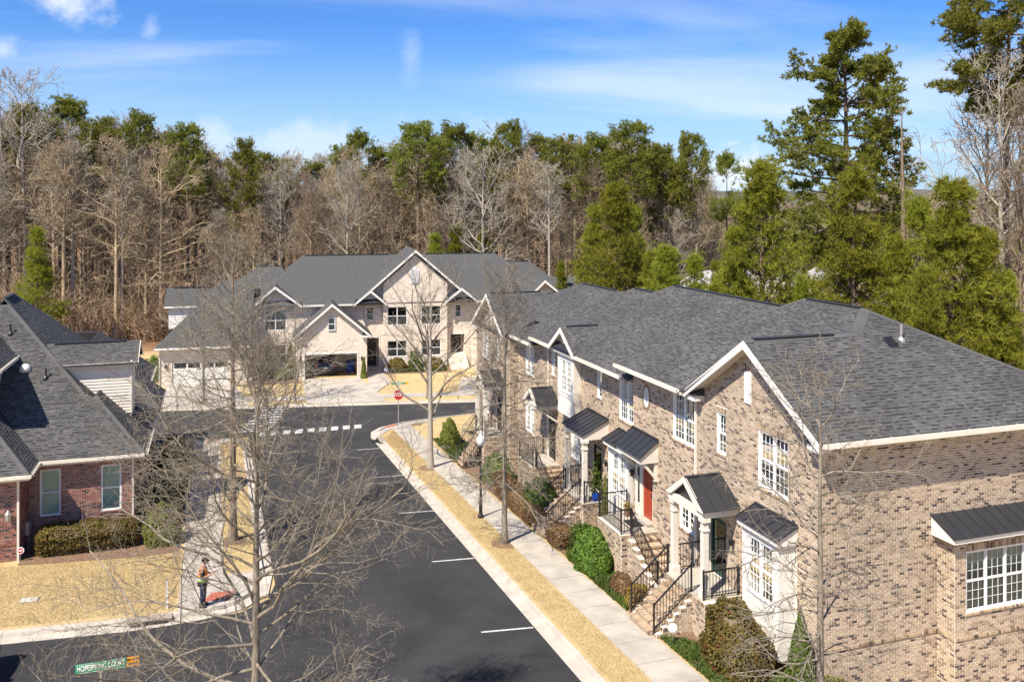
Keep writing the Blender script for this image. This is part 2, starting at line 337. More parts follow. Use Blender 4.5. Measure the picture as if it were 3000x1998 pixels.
# ------------------------------------------------------------------ the setting
def sheet(name,pts,dz,m,parent=None,kind='structure',xk=(),**k):
    "flat polygon draped on the sloping site, split where the slope changes"
    bm=bmesh.new(); vs_=[bm.verts.new((x,y,0)) for x,y in pts]; bm.faces.new(vs_)
    for yk,_ in ZK:
        bmesh.ops.bisect_plane(bm,geom=bm.verts[:]+bm.edges[:]+bm.faces[:],plane_co=(0,yk,0),plane_no=(0,1,0))
    for v in bm.verts: v.co.z=zg(v.co.y)+dz
    bmesh.ops.recalc_face_normals(bm,faces=bm.faces)
    if bm.faces[:] and sum(f.normal.z for f in bm.faces)<0: bmesh.ops.reverse_faces(bm,faces=bm.faces)
    me=bpy.data.meshes.new(name); bm.to_mesh(me); bm.free()
    return link(name,me,m,parent,kind=kind,**k)
# ground: one sheet to the horizon
ys=[-400,-60,0,30,62,66,70,78,90,100,115,130,160,200,250,400,800,1600,3000,6000]
xs=[-5000,-2000,-800,-300,-120,-60,-30,0,17,20.5,30,60,120,300,800,2000,5000]
V=[(x,y,zg(y)-.06+gdrop(x,y)) for y in ys for x in xs]; nx=len(xs)
Fq=[(j*nx+i,j*nx+i+1,(j+1)*nx+i+1,(j+1)*nx+i) for j in range(len(ys)-1) for i in range(nx-1)]
link('ground',npmesh('ground',V,Fq),M['ground'],kind='structure')
def far_y(x): return 77.5-.2035*(x+4.2)      # far kerb of the cross street
CORNER_R=[(10.45,60.2),(10.42,62.6),(10.75,64.4),(11.6,65.7),(13.2,66.8),(16,67.6),(20,68.2),(30,69.0),(70,69.5)]
sheet('main_street',[(2.25,33.4),(2.25,10),(10.43,10),(10.43,60.2)]+CORNER_R[1:4]+[(12.5,66.5),(2.25,66.5)],0,M['asphalt'])
sheet('side_street',[(-60,26.2),(2.25,26.2),(2.25,36.2),(1.9,34.7),(.9,33.8),(-3,33.5),(-7,33.95),(-60,36)],.0,M['asphalt'])
CX=[(-60,66.4),(2.2,66.4),(12.5,66.4),(16,67.5),(20,68.1),(30,68.9),(70,69.4)]
sheet('cross_street',CX+[(70,far_y(70)),(20.85,far_y(20.85)),(-4.2,far_y(-4.2)),(-60,far_y(-60))],.004,M['asphalt2'])
# lawns
LAWN=.11
sheet('lawn',[(10.95,-5)]+[(10.97,60.2),(10.95,62.4),(11.25,64.0),(12.0,65.0),(13.4,66.0),(16,66.8),(17.05,67.0)]+[(17.05,-5)],LAWN,M['ground'])
sheet('lawn',[(17.05,61.5),(70,61.5),(70,68.9),(30,68.4),(20,67.5),(17.05,67.0)],LAWN,M['ground'])
sheet('lawn',[(-60,36.2),(-7.1,34.75),(-3,34.3),(-1.4,34.35),(0,34.6),(1.2,35.5),(1.75,37.2),(1.75,63.5),(.6,65.3),(-3,65.9),(-60,65.9)],LAWN,M['ground'])
sheet('lawn',[(-60,far_y(-60)+.7),(70,far_y(70)+.7),(70,104),(-60,104)],.1,M['ground'])
sheet('lawn',[(-60,-5),(1.7,-5),(1.7,23),(.5,25.0),(-2,25.6),(-60,25.6)],LAWN,M['ground'])
# kerbs: every cast length is a piece
def kerb(name,path,wk=.16,wp=.42,side=1,step=3.0,top=.13,open_=()):
    "path: road edge of the gutter pan; side=+1 kerb lies to the right of the walking direction"
    root=link(name,None,None,kind='structure')
    pts=[np.array(p,float) for p in path]; q=[]
    for a,b in zip(pts,pts[1:]):
        L=np.linalg.norm(b-a); n=max(1,int(round(L/step)))
        for i in range(n): q.append((a+(b-a)*i/n,a+(b-a)*(i+1)/n))
    nr=[]
    for a,b in q:
        d=(b-a)/np.linalg.norm(b-a); nr.append(np.array([d[1],-d[0]])*side)
    for i,(a,b) in enumerate(q):
        n0=nr[i] if i==0 else (nr[i]+nr[i-1])/np.linalg.norm(nr[i]+nr[i-1]); n1=nr[i] if i==len(q)-1 else (nr[i]+nr[i+1])/np.linalg.norm(nr[i]+nr[i+1])
        d=(b-a)/np.linalg.norm(b-a); g=.008
        A,B=a+d*g,b-d*g
        def P(o,h,e): c,nn=(A,n0) if e==0 else (B,n1); xy=c+nn*o; return (xy[0],xy[1],zg(xy[1])+h)
        prof=[(0,-.06),(0,.006),(wp,-.012),(wp+.03,top),(wp+wk,top),(wp+wk,-.06)]
        m=MB(); n=len(prof)
        m.add([P(o,h,0) for o,h in prof]+[P(o,h,1) for o,h in prof],[tuple(range(n)),tuple(range(2*n-1,n-1,-1))]+[((k+1)%n,k,n+k,n+(k+1)%n) for k in range(n)])
        m.build('kerb_length',M['kerb'],root)
    return root
kerb('kerb',[(10.43,8),(10.43,60.2)]+CORNER_R[1:]+[],side=1)
kerb('kerb',[(2.25,63.4),(2.25,37.6)],wp=.36,side=1)
kerb('kerb',[(2.25,37.6),(1.95,35.3),(1.0,34.1),(-.4,33.62),(-1.7,33.5),(-3,33.5),(-7,33.95),(-30,34.9)],wp=.55,wk=.35,side=1,step=2.4)
kerb('kerb',[(-40,66.4),(-1.5,66.4),(1.0,65.9),(2.0,64.8),(2.25,63.4)],side=1,wp=.3)
kerb('kerb',[(60,far_y(60)),(20.85,far_y(20.85)),(-4.2,far_y(-4.2)),(-40,far_y(-40))],side=1,wp=.45)
# sidewalks: base strip and separate slabs
def sidewalk(name,xa,xb,y0,y1,step=1.52,skew=None):
    root=sheet(name,[(xa,y0),(xb,y0),(xb,y1),(xa,y1)],LAWN+.012,M['joint'])
    y=y0
    while y<y1-.2:
        e=min(y+step,y1); g=.012; z0,z1=zg(y),zg(e); h=LAWN+.03+rng.uniform(-.003,.003)
        m=MB(); a,b=xa-.01,xb+.01
        m.add([(a,y+g,z0+h),(b,y+g,z0+h),(b,e-g,z1+h),(a,e-g,z1+h),(a,y+g,z0+.02),(b,y+g,z0+.02),(b,e-g,z1+.02),(a,e-g,z1+.02)],[(0,1,2,3),(4,5,1,0),(5,6,2,1),(6,7,3,2),(7,4,0,3)])
        m.build('slab',M['conc'],root); y=e
    return root
sidewalk('sidewalk',12.32,13.78,8,65.2)
sidewalk('sidewalk',-1.28,.32,34.35,65.0)
sheet('corner_ramp',[(10.98,62.2),(12.3,64.4),(13.8,65.3),(16,66.2),(16,66.75),(13.4,65.95),(12.0,64.95),(11.25,63.9),(10.96,62.4)],LAWN+.035,M['conc'])
sheet('corner_ramp',[(.34,34.85),(1.15,35.65),(1.72,37.0),(1.72,37.6),(.34,37.6)],LAWN+.035,M['conc'])
sheet('corner_ramp',[(-1.3,64.4),(1.3,64.4),(1.2,65.1),(.6,65.3),(-1.3,65.85)],LAWN+.036,M['conc'])
sheet('tactile_pad',[(-.45,34.95),(.55,34.9),(.75,35.65),(-.1,35.75)],LAWN+.048,M['redpad'])
sheet('tactile_pad',[(12.0,64.7),(12.9,65.35),(12.7,65.75),(11.8,65.0)],LAWN+.048,M['redpad'])
sheet('tactile_pad',[(-.6,65.05),(.3,65.05),(.3,65.45),(-.6,65.5)],LAWN+.048,M['redpad'])
# walk along the far side of the cross street and the driveways
def along(u,wy):  # far side: x along, metres behind the kerb
    return (u,far_y(u)+wy)
def fslabs(name,xa,xb,w0,w1,step=1.52,h=.14):
    root=sheet(name,[along(xa,w0),along(xb,w0),along(xb,w1),along(xa,w1)],.122,M['joint'])
    x=xa
    while x<xb-.2:
        e=min(x+step,xb)
        m=MB(); g=.012
        P4=[along(x+g,w0),along(e-g,w0),along(e-g,w1),along(x+g,w1)]
        m.slab([(a,b,zg(b)+h) for a,b in P4],.03); m.build('slab',M['conc'],root); x=e
    return root
fslabs('sidewalk',-14,42,2.2,3.7)
GX,GY,GA=8.11,86.36,R(-5.5)       # far building frame: origin at its open garage
def G(u,wv): return (GX+u*math.cos(GA)-wv*math.sin(GA),GY+u*math.sin(GA)+wv*math.cos(GA))
def drive(name,ua,ub,w1,flare=.6):
    a=G(ua,w1);b=G(ub,w1); xa,xb=a[0],b[0]
    sheet(name,[(xa-flare,far_y(xa)+.58),(xb+flare,far_y(xb)+.58),b,a],.146,M['conc'])
drive('driveway',-.25,5.1,0.0); drive('driveway',-12.3,-6.4,-.4,1.0)
sheet('front_walk',[G(6.0,3.4),G(7.4,3.4),G(7.9,-3.0),G(6.2,-7.5),G(5.0,-7.5),G(5.8,-3.0)],.152,M['conc'])
sheet('front_walk',[G(14.6,-2.6),G(16.4,-2.6),(22.2,far_y(22.2)+3.6),(20.4,far_y(20.4)+3.6)],.150,M['conc'])
# planting beds
def ell(cx,cy,rx,ry,n=18): return [(cx+rx*math.cos(t)*rng.uniform(.9,1.1),cy+ry*math.sin(t)*rng.uniform(.9,1.1)) for t in np.linspace(0,2*math.pi,n,endpoint=False)]
sheet('planting_bed',[(13.95,18.5),(16.6,18.5),(16.6,21.2),(17.2,21.4),(17.2,58.4),(14.05,57.6),(13.95,50)],LAWN+.02,M['mulch'])
sheet('planting_bed',[(-7.9,42.1),(-3,41.3),(-1.5,41.4),(-1.45,62),(-3.5,62),(-3.6,44.8),(-7.9,44.8)],LAWN+.02,M['mulch'])
sheet('planting_bed',[G(7.2,1.0),G(14.3,.6),G(14.3,3.4),G(7.8,3.4)],.125,M['mulch'])
sheet('planting_bed',[G(-5.2,-1.6),G(-.5,-1.2),G(-.5,3.2),G(-5.2,3.2)],.125,M['mulch'])
for x,y in ((12.1,51.8),(12.07,37.1),(.8,42.1),(11.9,15.6)): sheet('tree_ring',ell(x,y,.55,.7),LAWN+.02,M['mulch'])
# painted marks: each line is a mark of its own
for i,(xa,ya,xb,yb) in enumerate([(8.6,29.0,10.38,28.72),(8.65,36.35,10.4,36.12),(8.7,43.75,10.42,43.5),(8.72,51.3,10.42,51.15),(8.95,58.95,10.4,58.85)]):
    sheet('parking_line',[(xa,ya-.055),(xb,yb-.055),(xb,yb+.055),(xa,ya+.055)],.008,M['paint'])
for i in range(9):   # crossing over the main street
    x=2.9+i*.86; sheet('crossing_bar',[(x,66.0),(x+.52,66.0),(x+.72,67.35),(x+.2,67.35)],.012,M['paint'])
for i in range(9):   # crossing over the cross street
    y=68.0+i*.86; xo=1.2+.27*(y-67); sheet('crossing_bar',[(xo,y),(xo+2.3,y-.1),(xo+2.4,y+.3),(xo+.1,y+.4)],.012,M['paint'])
# a storm drain in each kerb, a meter lid
def drain(x,y,rot):
    t=empty('storm_drain',(x,y,zg(y)),rot,label=None)
    MB().box(-.75,.75,-.28,.12,.115,.165).build('lid',M['joint'],t,world=False)
    MB().box(-.6,.6,-.36,-.275,-.01,.12).build('inlet',M['dark'],t,world=False)
    MB().box(-.6,.6,-.75,-.37,.004,.02).build('grate',M['iron'],t,world=False)
    return t
setp(drain(-2.2,33.95+.2,R(-3)),'dark storm drain inlet in the kerb beside the brown lawn','drain')
setp(drain(10.98,60.9,R(-90)),'small black storm drain inlet at the kerb corner below the stop sign','drain')
t=empty('meter_box',(-6.67,37.6,zg(37.6)+LAWN),R(-4),label='grey rectangular meter lid set in the brown lawn',cat='meter box')
MB().box(-.33,.33,-.22,.22,-.05,.035).build('frame',M['joint'],t,world=False)
MB().box(-.29,.29,-.18,.18,.03,.05).build('lid',M['kerb'],t,world=False)
MB().cyl((.08,0,.05),(.08,0,.06),.05,.05,8).build('key_cap',M['steel'],t,world=False)
# distant ridge
def hills(name,dist,h0,h1,m,seed):
    r=np.random.default_rng(seed); V=[];n=160
    az=np.linspace(R(-60),R(75),n); ph=r.uniform(0,6,5)
    for i,a in enumerate(az):
        hh=h0+(h1-h0)*(.5+.28*math.sin(3*a*2+ph[0])+.15*math.sin(11*a+ph[1])+.1*math.sin(23*a+ph[2])+.06*math.sin(61*a+ph[3]))
        x,y=math.sin(a),math.cos(a)
        V+=[(x*dist,y*dist,zg(dist)-4),(x*(dist+120),y*(dist+120),hh),(x*(dist+900),y*(dist+900),zg(dist)-6)]
    Fq=[]
    for i in range(n-1):
        for k in range(2): Fq.append((i*3+k,(i+1)*3+k,(i+1)*3+k+1,i*3+k+1))
    link(name,npmesh(name,V,Fq,True),m,kind='structure')
M['farwood']=mat('far_forest',(.06,.075,.06),.95,.35,.02,0,col2=(.11,.105,.085))
hills('hills',1500,16,26,M['farwood'],3); hills('hills',2600,26,52,M['farwood'],5)
# ------------------------------------------------------------------ building kit
COURSE=.0794; BRICK=.2032; JT=.020
def inframe(P,marg=0):
    P=np.asarray(P,float).reshape(-1,3); d=P[:,0]*SA+P[:,1]*CA; r=P[:,0]*CA-P[:,1]*SA
    px=1500+r/d*F_PX; py=585+(CAMZ-P[:,2])/d*F_PX
    return (d>1)&(px>-marg)&(px<3000+marg)&(py>-marg)&(py<1998+marg)
class Fr:
    def __init__(s,O,U,Nn): s.O=np.array(O,float); s.U=np.array(U,float); s.N=np.array(Nn,float)
    def pt(s,u,n,z): return tuple(s.O+s.U*u+s.N*n+np.array([0,0,z]))
    def box(s,mb,u0,u1,n0,n1,z0,z1):
        P=[s.pt(*q) for q in((u0,n0,z0),(u1,n0,z0),(u1,n1,z0),(u0,n1,z0),(u0,n0,z1),(u1,n0,z1),(u1,n1,z1),(u0,n1,z1))]
        mb.add(P,[(0,3,2,1),(4,5,6,7),(0,1,5,4),(1,2,6,5),(2,3,7,6),(3,0,4,7)]); return mb
    def arr(s,u,n,z): return s.O+np.outer(u,s.U)+np.outer(n,s.N)+np.outer(z,[0,0,1])
def brick_list(u0,u1,z0,z1,excl=(),span=None):
    "running bond fill; returns rows (ua,ub,za,zb)"
    out=[];i=0
    while True:
        a=z0+i*COURSE
        if a+COURSE*.5>z1: break
        zc=a+COURSE/2; lo,hi=(u0,u1)
        if span:
            sp=span(a+COURSE)
            if sp is None: i+=1; continue
            lo,hi=max(lo,sp[0]),min(hi,sp[1])
        iv=[(lo,hi)]
        for e0,e1,f0,f1 in excl:
            if f0<zc<f1:
                nv=[]
                for p,q in iv:
                    if e1<=p or e0>=q: nv.append((p,q)); continue
                    if e0>p: nv.append((p,e0))
                    if e1<q: nv.append((e1,q))
                iv=nv
        off=(i%2)*BRICK/2
        for p,q in iv:
            if q-p<.03: continue
            k0=math.floor((p-off)/BRICK); xs_=np.arange(k0,math.ceil((q-off)/BRICK)+1)*BRICK+off
            L=np.clip(xs_[:-1],p,q)+JT/2; H_=np.clip(xs_[1:],p,q)-JT/2; ok=H_-L>.02
            for l,h in zip(L[ok],H_[ok]): out.append((l,h,a+JT/2,a+COURSE-JT/2))
        i+=1
    return out
def brick_arrays(fr,bl,n0=0.,proud=.009):
    b=np.array(bl,float); k=len(b)
    if k==0: return np.zeros((0,3)),np.zeros((0,4),int)
    jit=rng.normal(0,.0012,k); u=[b[:,0],b[:,1],b[:,1],b[:,0]]; z=[b[:,2],b[:,2],b[:,3],b[:,3]]
    P=[fr.arr(u[i],np.full(k,n0),z[i]) for i in range(4)]+[fr.arr(u[i],n0+proud+jit,z[i]) for i in range(4)]
    V=np.stack(P,1).reshape(-1,3)
    f=np.array([(4,5,6,7),(0,1,5,4),(1,2,6,5),(2,3,7,6),(3,0,4,7)])
    if np.dot(np.cross(fr.U,[0,0,1]),fr.N)<0: f=f[:,::-1]
    F=(np.arange(k)[:,None,None]*8+f[None]).reshape(-1,4); return V,F
class Bricks:
    "collects all brickwork of one building; the largest-showing 300 become pieces of their own"
    def __init__(s): s.items=[]
    def add(s,fr,bl,n0=0.,proud=.009): s.items.append((fr,list(bl),n0,proud))
    def finish(s,root,m,npieces=300):
        cand=[]
        for w_,(fr,bl,n0,pr) in enumerate(s.items):
            b=np.array(bl) if bl else np.zeros((0,4))
            if len(b)==0: continue
            P=fr.arr((b[:,0]+b[:,1])/2,np.full(len(b),n0),(b[:,2]+b[:,3])/2)
            full=np.abs((b[:,1]-b[:,0])-(BRICK-JT))<.002
            face=((np.array([0,0,CAMZ])-P)@fr.N)>0
            ok=full&face&inframe(P,-15)&(np.abs(b[:,3]-b[:,2]-(COURSE-JT))<.002)
            d=np.linalg.norm(P-np.array([0,0,CAMZ]),axis=1)
            for i in np.where(ok)[0]: cand.append((d[i],w_,i))
        cand.sort(); chosen={}
        for _,w_,i in cand[:npieces]: chosen.setdefault(w_,set()).add(i)
        Vs=[];Fs=[];o=0
        shared={}
        for w_,(fr,bl,n0,pr) in enumerate(s.items):
            ch=chosen.get(w_,set())
            rest=[b for i,b in enumerate(bl) if i not in ch]
            V,F=brick_arrays(fr,rest,n0,pr); Vs.append(V); Fs.append(F+o); o+=len(V)
            for i in ch:
                l,h,a,c=bl[i]; key=(tuple(np.round(fr.U,3)),round(pr,3))
                if key not in shared:
                    f0=Fr((0,0,0),fr.U,fr.N); V1,F1=brick_arrays(f0,[(-(h-l)/2,(h-l)/2,-(c-a)/2,(c-a)/2)],0,pr); shared[key]=npmesh('brick',V1,F1); shared[key].materials.append(m)
                ob=link('brick',shared[key],None,root); ob.location=fr.pt((l+h)/2,n0,(a+c)/2)
        link('brickwork',npmesh('brickwork',np.concatenate(Vs),np.concatenate(Fs)),m,root,kind='stuff')
def soldier(u0,u1,z0,z1,pitch=COURSE):
    n=max(1,int(round((u1-u0)/pitch))); p=(u1-u0)/n
    return [(u0+i*p+JT/2,u0+(i+1)*p-JT/2,z0+JT/2,z1-JT/2) for i in range(n)]
def wall_plate(mb,fr,u0,u1,z0,z1,openings,top=None,n=0.,depth=.12):
    "backing plate with real holes and reveals"
    us=sorted({u0,u1,*[max(u0,min(u1,v)) for o in openings for v in o[:2]]}); zs=sorted({z0,z1,*[max(z0,min(z1,v)) for o in openings for v in o[2:4]]})
    for a,b in zip(us,us[1:]):
        for c,d in zip(zs,zs[1:]):
            uc,zc=(a+b)/2,(c+d)/2
            if any(o[0]<uc<o[1] and o[2]<zc<o[3] for o in openings): continue
            mb.poly([fr.pt(a,n,c),fr.pt(b,n,c),fr.pt(b,n,d),fr.pt(a,n,d)])
    if top:
        mb.poly([fr.pt(u,n,z) for u,z in top])
    for o in openings:
        a,b,c,d=o[:4]
        for P,Q in(((a,c),(b,c)),((b,c),(b,d)),((b,d),(a,d)),((a,d),(a,c))):
            mb.poly([fr.pt(P[0],n,P[1]),fr.pt(Q[0],n,Q[1]),fr.pt(Q[0],n-depth,Q[1]),fr.pt(P[0],n-depth,P[1])])
def window(root,fr,u0,u1,z0,z1,units=2,grid=(2,3),n=-.05,fw=.05,lights=False,lower='screen',upper='dark',trim='whitew',split=True,label=None):
    "double-hung window; every unit has two sashes, muntins and panes"
    fm=MB()
    for b in((u0,u1,n-.05,n+.035,z1-fw,z1),(u0,u1,n-.05,n+.05,z0,z0+fw),(u0,u0+fw,n-.05,n+.03,z0+fw,z1-fw),(u1-fw,u1,n-.05,n+.03,z0+fw,z1-fw)): fr.box(fm,*b)
    uw=(u1-u0-2*fw)/units; mull=.045
    for k in range(1,units): c=u0+fw+uw*k; fr.box(fm,c-mull/2,c+mull/2,n-.05,n+.032,z0+fw,z1-fw)
    wo_=fm.build('window',M[trim],root)
    if label: wo_['label']=label
    mid=(z0+z1)/2; sm=MB(); mu=MB(); back={}
    for k in range(units):
        a=u0+fw+uw*k+(mull/2 if k else 0); b=u0+fw+uw*(k+1)-(mull/2 if k<units-1 else 0)
        for (c,d,nn,bk) in ((z0+fw,mid,n-.005,lower),(mid,z1-fw,n-.022,upper)) if split else ((z0+fw,z1-fw,n-.01,upper),):
            st=.03
            for q in((a,a+st,c,d),(b-st,b,c,d),(a+st,b-st,c,c+st),(a+st,b-st,d-st,d)): fr.box(sm,q[0],q[1],nn-.03,nn+.012,q[2],q[3])
            A,B,C_,D=a+st,b-st,c+st,d-st; gx,gy=grid
            for i in range(1,gx): x=A+(B-A)*i/gx; fr.box(mu,x-.0045,x+.0045,nn-.018,nn+.004,C_,D)
            for j in range(1,gy): y=C_+(D-C_)*j/gy; fr.box(mu,A,B,nn-.016,nn+.002,y-.0045,y+.0045)
            if lights:
                for i in range(gx):
                    for j in range(gy):
                        x0=A+(B-A)*i/gx+.009;x1=A+(B-A)*(i+1)/gx-.009;y0=C_+(D-C_)*j/gy+.009;y1=C_+(D-C_)*(j+1)/gy-.009
                        pm=MB(); pm.poly([fr.pt(x0,nn-.008,y0),fr.pt(x1,nn-.008,y0),fr.pt(x1,nn-.008,y1),fr.pt(x0,nn-.008,y1)]); pm.build('pane',M['glass'],wo_)
            else:
                pm=MB(); pm.poly([fr.pt(A-.01,nn-.008,C_-.01),fr.pt(B+.01,nn-.008,C_-.01),fr.pt(B+.01,nn-.008,D+.01),fr.pt(A-.01,nn-.008,D+.01)]); pm.build('pane',M['glass'],wo_)
            if bk=='screen': pm=MB(); fr.box(pm,A,B,nn-.07,nn-.06,C_,D); back.setdefault('screen',[]).append(pm)
            elif bk=='blind':
                pm=MB(); z=C_+.02
                while z<D-.02:
                    pm.add([fr.pt(A,nn-.075,z),fr.pt(B,nn-.075,z),fr.pt(B,nn-.115,z+.05),fr.pt(A,nn-.115,z+.05)],[(0,1,2,3)]); z+=.062
                back.setdefault('blind',[]).append(pm)
            elif bk=='shade':
                pm=MB(); fr.box(pm,A,B,nn-.07,nn-.06,C_,D); back.setdefault('shade',[]).append(pm)
    sm.build('sash',M[trim],wo_)
    if mu.v: mu.build('muntin',M[trim],wo_,kind='stuff')
    for k,l in back.items():
        q=MB()
        for pm in l: q.add(pm.v,pm.f)
        q.build({'screen':'insect_screen','blind':'shutter_blind','shade':'window_shade'}[k],M[{'screen':'screen','blind':'blind','shade':'blind'}[k]],wo_)
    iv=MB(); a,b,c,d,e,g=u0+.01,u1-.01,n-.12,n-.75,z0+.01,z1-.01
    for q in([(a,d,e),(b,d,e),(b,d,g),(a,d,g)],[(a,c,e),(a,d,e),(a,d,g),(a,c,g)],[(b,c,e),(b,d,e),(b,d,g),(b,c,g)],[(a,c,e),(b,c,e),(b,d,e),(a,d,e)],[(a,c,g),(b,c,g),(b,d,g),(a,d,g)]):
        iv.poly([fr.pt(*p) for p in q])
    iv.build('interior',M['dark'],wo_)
    return wo_
# ---- roofs
def plane_frame(pts):
    p0,p1=np.array(pts[0],float),np.array(pts[1],float); e=p1-p0; e/=np.linalg.norm(e)
    n=np.zeros(3)
    for i in range(len(pts)):
        a=np.array(pts[i],float);b=np.array(pts[(i+1)%len(pts)],float); n+=np.cross(a,b)
    n/=np.linalg.norm(n)
    if n[2]<0: n=-n
    up=np.cross(n,e)
    if up[2]<0: up=-up
    return p0,e,up,n
def shingle_tris(pts,row=.135,wmin=.08,wmax=.27,lift=.004,seed=0):
    r=np.random.default_rng(seed); p0,e,up,n=plane_frame(pts)
    Q=np.array([[np.dot(np.array(p)-p0,e),np.dot(np.array(p)-p0,up)] for p in pts])
    vmin,vmax=Q[:,1].min(),Q[:,1].max(); rows=int(math.ceil((vmax-vmin)/row))
    def span(v):
        v=min(max(v,vmin+1e-4),vmax-1e-4); xs_=[]
        for i in range(len(Q)):
            a,b=Q[i],Q[(i+1)%len(Q)]
            if (a[1]-v)*(b[1]-v)<0: t=(v-a[1])/(b[1]-a[1]); xs_.append(a[0]+t*(b[0]-a[0]))
        return (min(xs_),max(xs_)) if len(xs_)>=2 else None
    out=[]
    for k in range(rows):
        v0=vmin+k*row; v1=min(v0+row*1.04,vmax); s0,s1=span(v0),span(v1)
        if s0 is None or s1 is None: continue
        lo,hi=min(s0[0],s1[0]),max(s0[1],s1[1])
        w_=r.uniform(wmin,wmax,int((hi-lo)/((wmin+wmax)/2)*1.3)+4); x=lo-r.uniform(0,.3)+np.concatenate([[0],np.cumsum(w_)])
        x=x[x<hi+wmax]
        a=np.clip(x[:-1],*s0);b=np.clip(x[1:],*s0);c=np.clip(x[:-1],*s1);d=np.clip(x[1:],*s1)
        ok=((b-a)+(d-c))>.02
        h=np.where(r.random(len(a))<.42,.013,.006)+r.uniform(0,.002,len(a))
        out.append(np.stack([a,b,c,d,np.full(len(a),v0),np.full(len(a),v1),h],1)[ok])
    T=np.concatenate(out); g=.003
    def P(x,v,hh): return p0+np.outer(x,e)+np.outer(v,up)+np.outer(hh+lift,n)
    z=np.zeros(len(T))
    V=np.stack([P(T[:,0]+g,T[:,4],z),P(T[:,1]-g,T[:,4],z),P(T[:,0]+g,T[:,4],T[:,6]),P(T[:,1]-g,T[:,4],T[:,6]),P(T[:,2]+g,T[:,5],z+.001),P(T[:,3]-g,T[:,5],z+.001)],1)
    f=np.array([(2,3,5),(2,5,4),(0,1,3),(0,3,2),(0,2,4),(1,5,3)])
    # orientation
    if np.dot(np.cross(V[0,3]-V[0,2],V[0,5]-V[0,2]),n)<0: f=f[:,::-1]
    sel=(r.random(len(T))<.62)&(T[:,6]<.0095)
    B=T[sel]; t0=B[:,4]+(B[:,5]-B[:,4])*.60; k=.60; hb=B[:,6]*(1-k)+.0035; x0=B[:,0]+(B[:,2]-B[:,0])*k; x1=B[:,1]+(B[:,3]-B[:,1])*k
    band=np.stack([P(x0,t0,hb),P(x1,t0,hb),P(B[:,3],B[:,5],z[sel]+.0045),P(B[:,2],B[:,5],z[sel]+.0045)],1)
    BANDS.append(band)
    return V,f
BANDS=[]
class Roof:
    def __init__(s,root,deckmat): s.root=root; s.T=[]; s.deck=MB(); s.caps=[]; s.m=deckmat
    def plane(s,pts,seed=0,t=.10,shingle=True,**k):
        s.deck.slab(pts,t)
        if shingle: s.T.append(shingle_tris(pts,seed=seed,**k))
    def cap(s,p,q,a,b,w=.15,step=.14,lift=.02):
        p,q,a,b=[np.array(x,float) for x in(p,q,a,b)]; d=q-p; L=np.linalg.norm(d); d/=L
        def side(x): y=x-p; y=y-d*np.dot(y,d); return y/np.linalg.norm(y)
        da,db=side(a),side(b); up=-(da+db); up/=np.linalg.norm(up) if np.linalg.norm(up)>1e-6 else 1
        if up[2]<0: up=-up
        n=max(1,int(L/step))
        for i in range(n):
            A=p+d*(L*i/n); B=p+d*(L*(i+1)/n+.02); h0=lift+.012; h1=lift
            s.caps.append([A+up*h0,A+up*h0+da*w-up*.004,A+up*h0+db*w-up*.004,B+up*h1,B+up*h1+da*w-up*.004,B+up*h1+db*w-up*.004,A+da*w*.98,A+db*w*.98,A])
    def finish(s,pieces=300,capm=None,shm=None):
        deck=s.deck.build('roof',s.m,s.root)
        if s.T:
            cand=[]
            for k,(V,f) in enumerate(s.T):
                c=V.mean(1); d=np.linalg.norm(c-np.array([0,0,CAMZ]),axis=1); nn=np.cross(V[:,3]-V[:,2],V[:,5]-V[:,2]); vis=np.einsum('ij,ij->i',(np.array([0,0,CAMZ])-c),nn)*(1 if f[0][0]==2 else -1)>0
                wid=np.linalg.norm(V[:,1]-V[:,0],axis=1)
                for i in np.where(inframe(c,-10)&vis&(wid>.16))[0]: cand.append((d[i],k,i))
            cand.sort(); ch={}
            for _,k,i in cand[:pieces]: ch.setdefault(k,set()).add(i)
            Vs=[];Fs=[];o=0
            for k,(V,f) in enumerate(s.T):
                keep=np.array([i not in ch.get(k,()) for i in range(len(V))])
                W=V[keep]; Vs.append(W.reshape(-1,3)); Fs.append((np.arange(len(W))[:,None,None]*6+f[None]).reshape(-1,3)+o); o+=len(W)*6
                for i in ch.get(k,()):
                    link('shingle',npmesh('shingle',V[i],f),shm or M['shingle'],deck)
            link('shingle_field',npmesh('shingle_field',np.concatenate(Vs),np.concatenate(Fs)),shm or M['shingle'],deck,kind='stuff')
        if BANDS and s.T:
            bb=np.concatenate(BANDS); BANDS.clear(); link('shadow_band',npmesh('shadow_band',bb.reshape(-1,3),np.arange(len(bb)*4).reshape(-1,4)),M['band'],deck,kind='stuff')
        if s.caps:
            C=np.array(s.caps); f=np.array([(0,1,4,3),(2,0,3,5),(0,8,6,1),(8,0,2,7)])
            link('ridge_cap',npmesh('ridge_cap',C.reshape(-1,3),(np.arange(len(C))[:,None,None]*9+f[None]).reshape(-1,4)),capm or M['cap'],deck,kind='stuff')
        return deck
